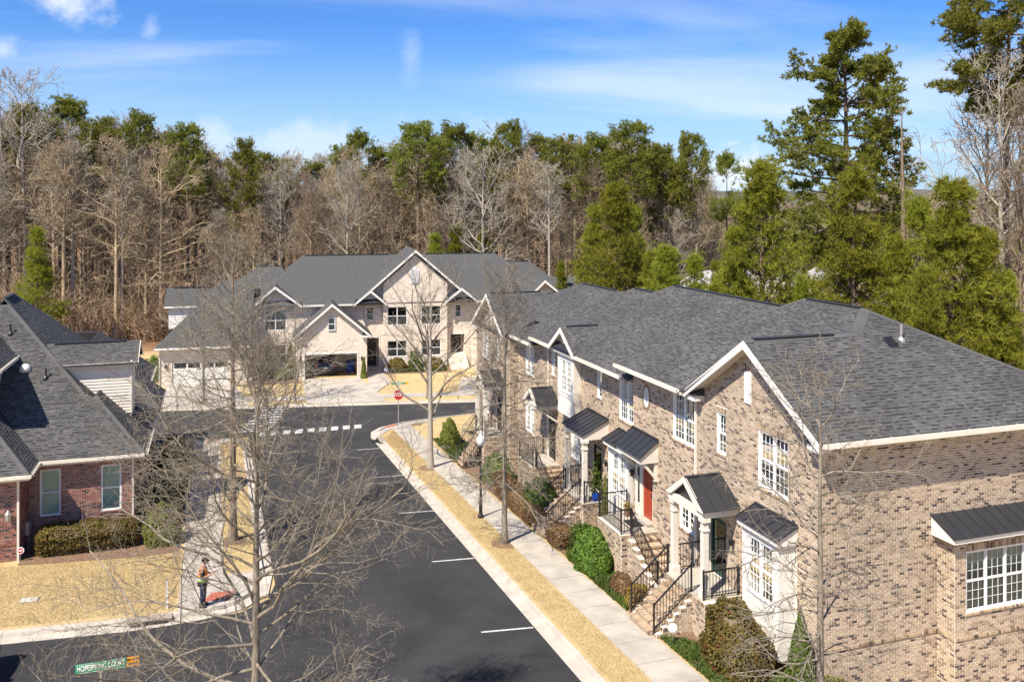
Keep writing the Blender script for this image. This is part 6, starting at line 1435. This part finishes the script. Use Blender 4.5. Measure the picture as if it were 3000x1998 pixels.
# groundcover carpets
def carpet(pts,m,n,h,seed,lb,leaf=.09):
    r=np.random.default_rng(seed); P=np.array(pts); lo,hi=P.min(0),P.max(0); C=[]
    while len(C)<n:
        q=lo+(hi-lo)*r.random((n,2)); x,y=q[:,0],q[:,1]; ins=np.zeros(n,bool)
        for i in range(len(P)):
            a,b=P[i],P[i-1]; c=((a[1]>y)!=(b[1]>y))&(x<(b[0]-a[0])*(y-a[1])/(b[1]-a[1]+1e-9)+a[0]); ins^=c
        C+=list(q[ins])
    C=np.array(C[:n]); z=np.array([zg(v) for v in C[:,1]])+.12; D=unit(np.concatenate([r.normal(0,.7,(n,2)),np.ones((n,1))],1)); s=unit(np.cross(D,r.normal(0,1,(n,3))))*leaf*.28
    B_=np.concatenate([C,z[:,None]],1); H=(h*r.uniform(.4,1.2,n))[:,None]
    V=np.stack([B_-s,B_+s,B_+D*H+s*.4,B_+D*H-s*.4],1).reshape(-1,3); link('groundcover' if m!=M['grass'] else 'grass',npmesh('groundcover',V,np.arange(n*4).reshape(-1,4)),m,kind='stuff')
carpet([(13.85,18.6),(16.3,18.6),(16.0,22.5),(14.6,25.8),(13.9,26.2)],M['gcover'],9000,.16,21,'')
carpet([(13.85,28.6),(15.2,28.9),(15.0,31.5),(14.6,36.0),(13.9,34.2)],M['gcover'],7000,.2,22,'')
carpet([(13.9,52.4),(15.6,52.6),(16.2,60),(14.2,59.5)],M['gcover'],4000,.2,23,'')
carpet([G(8,1.4),G(13.8,1.2),G(13.8,3.2),G(8,3.2)],M['gcover'],3500,.35,24,'',.14)
for i,(u,w0,s1,s3,m) in enumerate([(9.0,2.4,1.1,1.3,'hedge'),(10.9,2.5,.8,2.0,'holly'),(12.7,2.4,1.2,1.2,'hedge'),(-1.4,2.3,.8,3.0,'box'),(-3.6,1.9,1.3,1.0,'hedge'),(-2.0,.9,1.0,.9,'holly'),(5.5,-.5,.3,2.0,'box'),(-13.9,3.0,1.3,2.2,'holly')]):
    x,y=G(u,w0); sh('far_shrub',(x,y,zg(y)+.1),(s1,s1*.8,s3),M[m],1500,.14,60+i,'cone' if i in(3,6) else 'ball',label=['wide olive bush under the cream brick windows','upright dark bush between the cream brick windows','wide olive bush beside the cream brick entry steps','tall pointed evergreen beside the open garage','low olive bush before the cream brick wall','low dark bush beside the open garage downspout','thin climbing evergreen on the garage corner','dark bush beside the white garage door wing'][i],cat='shrub')
# grass blades along the strips and the near lawn
carpet([(11.15,20),(12.28,20),(12.28,64),(11.15,60.5)],M['grass'],30000,.04,41,'',.035)
carpet([(-9.5,35.3),(-1.4,34.7),(-1.4,41.2),(-7.9,42.0),(-9.5,42.3)],M['grass'],34000,.04,42,'',.035)
carpet([(.36,38),(1.7,38),(1.7,63.5),(.36,64)],M['grass'],12000,.04,43,'',.035)
carpet([(11.1,61.5),(12.3,64),(12.3,58),(11.1,58)],M['grass'],2000,.04,44,'',.035)
# the wood goes on to the right of the frame
for i in range(26):
    ox=2390+620*((i*.61803)%1.0); d=r.uniform(55,150); b=at_px(ox,d); h=r.uniform(13,19)
    if i%2: plant_tree('bare_tree',WB[i%7],(M['barkwood'],M['barkwood']),b,R(i*47),h/20,label='low bare tree in the far wood beyond the young pines',cat='tree',group='bare trees of the far wood')
    else: plant_tree('young_pine',YP[i%3],PM(1),b,R(i*61),h/13,parts=PP,label='small green pine in the far wood beyond the young pines',cat='tree',group='small pines of the far wood')
# ------------------------------------------------------------------ signs, lamp, vehicles, person
def text_mesh(body,size,ext=.004,space=1.0):
    c=bpy.data.curves.new('lettering','FONT'); c.body=body; c.size=size; c.align_x='CENTER'; c.align_y='CENTER'; c.extrude=ext; c.space_character=space; c.offset=size*.012
    o=bpy.data.objects.new('lettering',c); COL.objects.link(o); dg=bpy.context.evaluated_depsgraph_get(); me=bpy.data.meshes.new_from_object(o.evaluated_get(dg)); bpy.data.objects.remove(o); bpy.data.curves.remove(c); return me
def put_text(body,size,m,parent,loc,sx=1.0,rot=(R(90),0,0)):
    me=text_mesh(body,size); me.materials.clear(); me.materials.append(m)
    o=bpy.data.objects.new('lettering',me); COL.objects.link(o); o.parent=parent; o.location=loc; o.rotation_euler=rot; o.scale=(sx,1,1); return o
def name_blade(parent,w,h,z,txt,ow,otxt,m_or='signorange'):
    b=MB().box(-w/2,w/2,-.008,.008,z-h/2,z+h/2).build('name_blade',M['signgreen'],parent,world=False)
    e=MB(); 
    for q in((-w/2+.01,w/2-.01,z+h/2-.014,z+h/2-.008),(-w/2+.01,w/2-.01,z-h/2+.008,z-h/2+.014)): e.box(q[0],q[1],-.0095,-.0082,q[2],q[3])
    e.build('border',M['signwhite'],b,world=False)
    put_text(txt,h*.82,M['signwhite'],b,(0,-.0105,z),.60 if len(txt)>14 else .74)
    o=MB().box(w/2+.01,w/2+.01+ow,-.008,.008,z-h/2,z+h/2).build('end_plate',M[m_or],parent,world=False)
    if otxt:
        for i,l in enumerate(otxt): put_text(l,h*.40,M['signblack'],o,(w/2+.01+ow/2,-.0105,z+h*.22-i*h*.44),.9)
# stop sign
S=empty('stop_sign',(12.68,64.0,zg(64)+.11),R(-6),label='red octagonal STOP sign on a steel post with a green street blade on top',cat='sign')
MB().box(-.03,.03,-.0,.04,0,3.5).build('post',M['steel'],S,world=False)
def octo(r): return [(r*math.cos(R(22.5+45*i)),r*math.sin(R(22.5+45*i))) for i in range(8)]
o_=MB().ext([(x,-.02,2.52+z) for x,z in octo(.41)],(0,.012,0)).build('sign_plate',M['signwhite'],S,world=False)
MB().ext([(x,-.024,2.52+z) for x,z in octo(.385)],(0,.004,0)).build('red_face',M['signred'],o_,world=False)
put_text('STOP',.34,M['signwhite'],o_,(0,-.029,2.52),.88)
name_blade(S,1.0,.16,3.34,'HOPESPRING CT',.2,None)
# street name sign close to the camera
px_=pix(296,1950,22.0); S2=empty('street_sign',(px_[0],px_[1],zg(px_[1])+.1),R(0),label='green street name sign reading HOPESPRING COURT with an orange end plate',cat='sign')
hz=px_[2]-S2.location.z
MB().cyl((0,.02,0),(0,.02,hz-.1),.03,.03,10).build('post',M['steel'],S2,world=False); MB().box(-.05,.05,-.012,.03,hz-.16,hz-.1).build('bracket',M['steel'],S2,world=False)
name_blade(S2,1.16,.23,hz,'HOPESPRING COURT',.28,('PRIVATE','DRIVE'))
# lamp post
Lp=empty('lamp_post',(12.17,41.14,zg(41.14)+.12),label='black lamp post with white acorn globe beside the sidewalk',cat='street lamp')
MB().lathe((0,0,0),[(.14,0),(.14,.12),(.09,.2),(.085,.7),(.06,.78),(.052,3.3),(.05,3.36)],12).build('pole',M['iron'],Lp,world=False,smooth=False)
MB().lathe((0,0,3.36),[(.05,0),(.12,.03),(.13,.08),(.1,.1)],12).build('collar',M['iron'],Lp,world=False)
MB().lathe((0,0,3.46),[(.1,0),(.19,.12),(.215,.26),(.2,.38),(.13,.46),(.1,.48)],16).build('globe',M['globe'],Lp,world=False,smooth=True)
MB().lathe((0,0,3.94),[(.105,0),(.1,.03),(.05,.08),(.03,.2),(.01,.28)],10).build('finial',M['globe'],Lp,world=False)
# stake post in the lawn
St=empty('utility_stake',(-1.67,34.88,zg(34.88)+.1),R(3),label='thin pale stake with dark top in the brown lawn beside the sidewalk',cat='post')
MB().box(-.035,.035,-.02,.02,0,1.02).build('stake',M['white'],St,world=False); MB().box(-.037,.037,-.022,.022,1.02,1.1).build('top',M['steel'],St,world=False)
# yard signs
def yard(x,y,lb,face,ring=None,h=.55,r_=.14):
    Y=empty('yard_sign',(x,y,zg(y)+.12),R(-8),label=lb,cat='sign'); MB().cyl((0,0.01,0),(0,.01,h),.008,.008,6).build('stake',M['steel'],Y,world=False)
    p=MB().ext([(a*r_/.41,-.004,h+b*r_/.41) for a,b in octo(.41)],(0,.01,0)).build('plate',M[face],Y,world=False)
    if ring: MB().ext([(a*r_/.41*.78,-.008,h+b*r_/.41*.78) for a,b in octo(.41)],(0,.004,0)).build('panel',M[ring],p,world=False); MB().box(-r_*.5,r_*.5,-.012,-.009,h-.025,h+.025).build('mark',M['signwhite'],p,world=False)
M['signblue']=mat('sign_blue',(.05,.14,.42),.5,.05,6)
yard(-7.86,42.5,'small red and white yard sign at the red brick corner','signwhite','signred',.5,.15)
yard(14.05,25.6,'small white yard sign at the foot of the near porch steps','signwhite',None,.55,.16)
x,y=G(7.7,.2); yard(x,y,'small blue and white yard sign beside the cream brick entry','signwhite','signblue',.55,.2)
x,y=G(-4.9,-1.4); yard(x,y,'small white yard sign beside the white garage door','signwhite',None,.5,.2)
# ---- vehicles
def car(name,loc,rotz,body,label,suv=True):
    "length along local +x (front), centred; every panel real geometry"
    T=empty(name,loc,rotz,label=label,cat='car'); L=4.7; W=1.86; Hh=1.72 if suv else 1.45
    prof=[(-2.3,.42),(-2.33,.75),(-2.25,1.0),(-2.12,1.06),(-1.85,Hh-.06),(-1.5,Hh),(.1,Hh-.01),(.45,Hh-.1),(1.2,1.08),(2.05,.93),(2.28,.72),(2.3,.42)]
    V=[];n=len(prof); rows=[(-W/2,.0),(-W/2+.06,.06),(0,.075),(W/2-.06,.06),(W/2,.0)]
    for yy,lift in rows:
        for x,z in prof:
            k=1.0 if z<1.08 else 1-.17*(z-1.06)/(Hh-1.06); V.append((x*(1 if abs(yy)<W/2-.01 else .985),yy*k,z+(lift*.35 if z>1.0 else 0)))
    m=MB(); m.add(V,[(j*n+i,(j+1)*n+i,(j+1)*n+i+1,j*n+i+1) for j in range(4) for i in range(n-1)]+[tuple(range(n)),tuple(range(5*n-1,4*n-1,-1)),tuple([j*n for j in range(5)]),tuple([j*n+n-1 for j in range(5)])[::-1]])
    bo=m.build('body',body,T,world=False)
    mm=MB().box(-2.28,2.25,-W/2+.08,W/2-.08,.2,.45); mm.build('underbody',M['iron'],T,world=False)
    gl=M['carglass']
    def k(z): return 1-.17*(z-1.06)/(Hh-1.06)
    e=.012
    # rear window, windscreen, side windows (thin glass pieces just proud of the body)
    MB().add([(-2.08-e,-.72,1.14),(-2.08-e,.72,1.14),(-1.88-e,.64,Hh-.1),(-1.88-e,-.64,Hh-.1),(-2.05,-.72,1.14),(-2.05,.72,1.14),(-1.85,.64,Hh-.1),(-1.85,-.64,Hh-.1)],[(0,3,2,1),(0,1,5,4),(1,2,6,5),(2,3,7,6),(3,0,4,7)]).build('rear_window',gl,T,world=False)
    MB().add([(1.15,-.72,1.14),(1.15,.72,1.14),(.5,.66,Hh-.1),(.5,-.66,Hh-.1)],[(0,1,2,3)]).build('windscreen',gl,T,world=False)
    for s in(-1,1):
        for a,b in((-1.75,-.9),(-.82,.05),(.12,.75)):
            z0,z1=1.1,Hh-.12; a1=max(a,-1.7); b1=min(b,.45) if b>.3 else b
            MB().add([(a,s*(W/2*k(z0)+e),z0),(b if b<.3 else .95,s*(W/2*k(z0)+e),z0),(b1,s*(W/2*k(z1)+e),z1),(a1,s*(W/2*k(z1)+e),z1)],[(0,1,2,3) if s<0 else (3,2,1,0)]).build('side_window',gl,T,world=False)
        MB().box(-2.345,-2.2,s*.9-.16 if s>0 else s*.9,s*.9 if s>0 else s*.9+.16,.82,1.04).build('tail_light',M['taillight'],T,world=False)
        MB().box(2.1,2.27,s*.88-.3 if s>0 else s*.88,s*.88 if s>0 else s*.88+.3,.72,.86).build('headlight',M['globe'],T,world=False)
        MB().beam((.75,s*.93,1.12),(.78,s*1.08,1.16),.14,.12).build('mirror',body,T,world=False)
    MB().box(-2.37,-2.3,-.16,.16,.72,.86).build('number_plate',M['signwhite'],T,world=False); MB().box(-2.39,-2.28,-.86,.86,.45,.62).build('rear_bumper',M['iron'],T,world=False); MB().box(-2.41,-2.385,-.5,.5,.5,.55).build('bumper_strip',M['steel'],T,world=False)
    for x in(-1.42,1.42):
        for s in(-1,1):
            wq=MB().cyl((x,s*.72,.34),(x,s*.94,.34),.34,.34,20).build('wheel',M['iron'],T,world=False); MB().cyl((x,s*.93,.34),(x,s*.95,.34),.21,.2,12).build('rim',M['steel'],wq,world=False)
    return T
M['carglass']=mat('car_glass',(.015,.017,.02),.05,.05,2,0,60,0,.8); M['taillight']=mat('red_lamp',(.45,.02,.02),.2,.1,4)
M['carblue']=mat('navy_car_paint',(.02,.03,.07),.2,.1,2,0,60,.3,.6); M['carwhite']=mat('white_car_paint',(.78,.78,.77),.25,.03,2,0,60,0,.6)
x,y=G(1.95,3.6); car('parked_car',(x,y,zg(y)+.13),R(90)+GA,M['carblue'],'dark blue car parked nose in inside the open garage')
car('parked_car',(-8.9,31.35,zg(31.35)),R(180),M['carwhite'],'white car with dark glass parked at the kerb of the side street')
# things kept in the garage
def thing_in_garage(nm,u,w0,z,build,lb,cat):
    x,y=G(u,w0); t=empty(nm,(x,y,-2.15+z),GA,label=lb,cat=cat); build(t)
def bin_(c,nm='bin'):
    def f(t): MB().add([(-.28,-.3,0),(.28,-.3,0),(.28,.3,0),(-.28,.3,0),(-.33,-.36,.95),(.33,-.36,.95),(.33,.36,.95),(-.33,.36,.95)],[(0,3,2,1),(0,1,5,4),(1,2,6,5),(2,3,7,6),(3,0,4,7)]).build('body',c,t,world=False); MB().box(-.36,.36,-.4,.4,.95,1.02).build('lid',c,t,world=False)
    return f
M['binblue']=mat('blue_plastic',(.02,.09,.5),.4,.05,3); M['redplastic']=mat('red_plastic',(.4,.03,.03),.4,.05,3)
def shelf(t):
    for x in(-.9,.9):
        for y in(-.2,.2): MB().box(x-.02,x+.02,y-.02,y+.02,0,1.9).build('leg',M['steel'],t,world=False)
    for z in(.3,1.0,1.75): MB().box(-.95,.95,-.24,.24,z-.02,z+.02).build('shelf_board',M['steel'],t,world=False)
thing_in_garage('storage_shelf',4.6,4.6,0,shelf,'steel storage shelf at the back of the open garage','shelf')
thing_in_garage('storage_bin',4.4,3.2,0,bin_(M['binblue']),'blue plastic bin standing inside the open garage','bin')
thing_in_garage('storage_bin',5.2,2.6,0,bin_(M['redplastic']),'red plastic bin standing inside the open garage by the right wall','bin')
def bag(t): MB().lathe((0,0,0),[(.28,0),(.36,.2),(.33,.5),(.2,.72),(.08,.8)],10).build('sack',M['binblue'],t,world=False,smooth=True); MB().lathe((0,0,.8),[(.08,0),(.12,.08),(.03,.1)],8).build('tie',M['redplastic'],t,world=False)
thing_in_garage('blue_sack',4.75,4.6,1.77,bag,'bright blue sack on the shelf in the open garage','sack')
# potted flowers on the red door landing
pf=empty('flower_pot',(16.15,33.25,1.94),label='small pot of yellow flowers beside the red door',cat='plant pot'); MB().lathe((0,0,0),[(.09,0),(.14,.24),(.15,.27)],12).build('pot',M['mulch'],pf,world=False)
c_=np.random.default_rng(3).normal(0,.09,(70,3))+np.array([0,0,.4]); V,F=blades(np.random.default_rng(4),c_,3,.1,.05); link('blossom',npmesh('blossom',V,F),M['autumn'],pf,False)
pt=empty('potted_plant',(16.35,36.95,1.37),label='tall potted green plant beside the third porch door',cat='plant pot'); MB().lathe((0,0,0),[(.12,0),(.18,.3),(.19,.33)],12).build('pot',M['binblue'],pt,world=False)
c_=np.random.default_rng(5).normal(0,1,(160,3))*np.array([.12,.12,.35])+np.array([0,0,.85]); V,F=blades(np.random.default_rng(6),c_,4,.14,.05); link('foliage',npmesh('foliage',V,F),M['holly'],pt,False)
# ---- far houses among the pines on the right
def farhouse(ox,d,w_,dp,h,label,roofc):
    p=at_px(ox,d); T=empty('far_house',p,R(20+ox%40),label=label,cat='house')
    m=MB().box(-w_/2,w_/2,-dp/2,dp/2,0,h); m.add([(-w_/2,-dp/2,h),(-w_/2,dp/2,h),(-w_/2,0,h+dp*.32)],[(0,1,2)]); m.add([(w_/2,-dp/2,h),(w_/2,dp/2,h),(w_/2,0,h+dp*.32)],[(0,1,2)]); m.build('wall',M['white'],T,world=False)
    r_=MB(); o=.4; zr=h+dp*.32+.1
    r_.slab([(-w_/2-o,-dp/2-o,h-.1),(w_/2+o,-dp/2-o,h-.1),(w_/2+o,0,zr),(-w_/2-o,0,zr)],.15); r_.slab([(w_/2+o,dp/2+o,h-.1),(-w_/2-o,dp/2+o,h-.1),(-w_/2-o,0,zr),(w_/2+o,0,zr)],.15); r_.build('roof',roofc,T,world=False)
    for z in(1.2,4.0):
        for i in range(5):
            if z+1.4>h: continue
            x=-w_/2+1.2+i*(w_-2.4)/4; fo=MB().box(x-.5,x+.5,-dp/2-.05,-dp/2+.02,z,z+1.4).build('window',M['whitew'],T,world=False); MB().box(x-.42,x+.42,-dp/2-.06,-dp/2-.045,z+.08,z+1.32).build('pane',M['carglass'],fo,world=False)
M['roofpale']=mat('pale_roof',(.42,.42,.42),.9,.15,3)
farhouse(1435,120,15,9,6,'white house with pale roof glimpsed behind the young pines','' or M['roofpale'])
farhouse(1655,112,14,9,5.6,'white house half hidden left of the broad young pine',M['roofpale'])
farhouse(1790,125,16,9,5.6,'white house with grey roof between two young pines',M['farshingle'])
farhouse(1870,110,15,9,5.4,'low white house glimpsed under the lone tall pine',M['roofpale'])
farhouse(2050,150,20,11,7,'long white house far behind the dead snag',M['roofpale'])
farhouse(2130,260,26,13,10,'large pale building near the horizon beyond the snag',M['roofpale'])
# ---- person in a safety vest
def skinbody(name,verts,edges,radii,m,parent,root=0,sub=2):
    me=bpy.data.meshes.new(name); me.from_pydata(verts,edges,[]); o=bpy.data.objects.new(name,me); COL.objects.link(o)
    sk=o.modifiers.new('skin','SKIN'); sk.use_smooth_shade=True; ss=o.modifiers.new('sub','SUBSURF'); ss.levels=sub; ss.render_levels=sub
    for i,r_ in enumerate(radii):
        v=me.skin_vertices[0].data[i]; v.radius=(r_,r_) if not isinstance(r_,tuple) else r_; v.use_root=(i==root)
    dg=bpy.context.evaluated_depsgraph_get(); nm=bpy.data.meshes.new_from_object(o.evaluated_get(dg)); bpy.data.objects.remove(o); nm.materials.clear(); nm.materials.append(m)
    nm.polygons.foreach_set('use_smooth',np.ones(len(nm.polygons),bool))
    return link(name,nm,None,parent,False)
M['skin']=mat('skin',(.42,.23,.15),.55,.08,8); M['denim']=mat('dark_denim',(.018,.028,.06),.85,.2,14,.2,80); M['shirt']=mat('dark_shirt',(.03,.03,.035),.85,.15,12); M['vest']=mat('lime_vest',(.45,.75,.02),.7,.06,8); M['vesto']=mat('orange_vest',(.95,.26,.01),.7,.06,8); M['tape']=mat('silver_tape',(.7,.72,.74),.35,.05,8); M['hair']=mat('black_cap',(.012,.012,.014),.8,.1,20)
P_=empty('person',(-.42,34.5,zg(34.5)+.145),R(-12),label='person in orange and lime safety vest and jeans looking down at a phone',cat='person')
# local +x = facing direction
bv=[(0,0,.93),(0,0,1.08),(.01,0,1.25),(0,0,1.42),(.02,0,1.5),(.04,0,1.56),(0,.1,.88),(.03,.11,.48),(-.01,.12,.09),(.13,.13,.035),(0,-.1,.88),(.0,-.11,.48),(-.05,-.12,.09),(.09,-.13,.035),
    (0,.19,1.41),(.02,.24,1.14),(.24,.13,1.17),(.32,.09,1.2),(0,-.19,1.41),(.02,-.24,1.14),(.24,-.13,1.17),(.32,-.08,1.2)]
be=[(0,1),(1,2),(2,3),(3,4),(4,5),(0,6),(6,7),(7,8),(8,9),(0,10),(10,11),(11,12),(12,13),(3,14),(14,15),(15,16),(16,17),(3,18),(18,19),(19,20),(20,21)]
br=[(.15,.11),(.145,.105),(.165,.115),(.14,.095),.06,.055,.095,.066,.05,.045,.095,.066,.05,.045,.062,.05,.036,.026,.062,.05,.036,.026]
body=skinbody('body',bv,be,br,M['skin'],P_)
def clothes(name,vi,pad,m,ed=None):
    mp_={v:i for i,v in enumerate(vi)}; ee=[(mp_[a],mp_[b]) for a,b in be if a in mp_ and b in mp_]
    rr=[tuple(x+pad for x in br[v]) if isinstance(br[v],tuple) else br[v]+pad for v in vi]
    return skinbody(name,[bv[v] for v in vi],ee,rr,m,P_)
clothes('trousers',[0,6,7,8,10,11,12],.014,M['denim']); clothes('shirt',[1,2,3,14,15,18,19],.010,M['shirt'])
vest=skinbody('safety_vest',[(0,0,.98),(0,0,1.1),(.01,0,1.25),(0,0,1.4),(0,.15,1.44),(0,-.15,1.44)],[(0,1),(1,2),(2,3),(3,4),(3,5)],[(.185,.14),(.178,.135),(.19,.142),(.155,.118),(.075,.075),(.075,.075)],M['vesto'],P_)
for z,rx,ry,mm in((1.06,.152,.196,'tape'),(1.115,.153,.197,'vest'),(1.0,.155,.197,'vest'),(1.36,.13,.185,'vest')):
    q=MB(); n=24; q.add([((rx+.006)*math.cos(2*math.pi*i/n),(ry+.006)*math.sin(2*math.pi*i/n),z+dz) for dz in(-.025,.025) for i in range(n)],[(i,(i+1)%n,n+(i+1)%n,n+i) for i in range(n)]); q.build('reflective_band',M[mm],vest,world=False,smooth=True)
# head with face, cap, shoes, hands, phone
def ball(cx,cy,cz,rx,ry,rz,n=14,mm=10): return [[(cx+rx*math.sin(math.pi*j/mm)*math.cos(2*math.pi*i/n),cy+ry*math.sin(math.pi*j/mm)*math.sin(2*math.pi*i/n),cz+rz*math.cos(math.pi*j/mm)) for i in range(n)] for j in range(mm+1)]
def ballmesh(q,*a):
    rows=ball(*a); n=len(rows[0]); V=[p for r_ in rows for p in r_]; q.add(V,[(j*n+i,(j+1)*n+i,(j+1)*n+(i+1)%n,j*n+(i+1)%n) for j in range(len(rows)-1) for i in range(n)]); return q
h=MB(); ballmesh(h,.07,0,1.655,.1,.078,.122); ballmesh(h,.10,0,1.60,.065,.055,.06)
h.add([(.165,-.012,1.66),(.165,.012,1.66),(.195,0,1.628),(.165,0,1.618)],[(0,1,2),(0,2,3),(1,3,2)])
for s in(-1,1): ballmesh(h,.06,s*.08,1.645,.022,.012,.032,8,6)
hd=h.build('head',M['skin'],P_,world=False,smooth=True)
for s in(-1,1): ballmesh(MB(),.158,s*.032,1.668,.012,.014,.009,8,6).build('eye',M['hair'],hd,world=False)
MB().box(.158,.168,-.025,.025,1.592,1.6).build('mouth',M['redplastic'],hd,world=False)
cp=MB(); ballmesh(cp,.055,0,1.69,.112,.09,.105); cp.add([(.12,-.07,1.715),(.12,.07,1.715),(.245,.05,1.68),(.245,-.05,1.68),(.12,-.07,1.7),(.12,.07,1.7),(.245,.05,1.668),(.245,-.05,1.668)],[(0,3,2,1),(4,5,6,7),(0,1,5,4),(1,2,6,5),(2,3,7,6),(3,0,4,7)]); cp.build('cap',M['hair'],P_,world=False,smooth=True)
for s,xo in((1,0),(-1,-.04)):
    q=MB(); ballmesh(q,.055+xo,s*.125,.05,.145,.055,.06); q.build('shoe',M['shirt'],P_,world=False,smooth=True)
    hb=(.33,s*.085,1.2); vv=[hb,(.385,s*.07,1.215)]; ee=[(0,1)]; rr=[.03,.036]
    for k_,(dy,ln) in enumerate(((.028,.075),(.01,.085),(-.008,.08),(-.024,.065))):
        i=len(vv); vv+=[(.41,s*(.07+dy),1.225),(.41+ln*.5,s*(.06+dy*.7),1.24),(.41+ln*.55,s*(.03+dy*.5),1.262)]; ee+=[(1,i),(i,i+1),(i+1,i+2)]; rr+=[.0105,.0095,.008]
    i=len(vv); vv+=[(.37,s*.035,1.235),(.40,s*.018,1.25)]; ee+=[(1,i),(i,i+1)]; rr+=[.012,.01]
    skinbody('hand',vv,ee,rr,M['skin'],P_,0,1)
ph=empty('phone',(0,0,0)); 
PHm=Matrix.LocRotScale(Vector((-.42,34.5,zg(34.5)+.145)),P_.rotation_euler,None)@Vector((.43,0,1.255))
ph.location=PHm; ph.rotation_euler=(0,R(-35),R(-12)); setp(ph,'dark phone held in both hands by the person in the vest','phone')
MB().box(-.075,.075,-.04,.04,-.005,.005).build('case',M['hair'],ph,world=False); MB().box(-.068,.068,-.034,.034,.0052,.0065).build('screen',M['carglass'],ph,world=False)
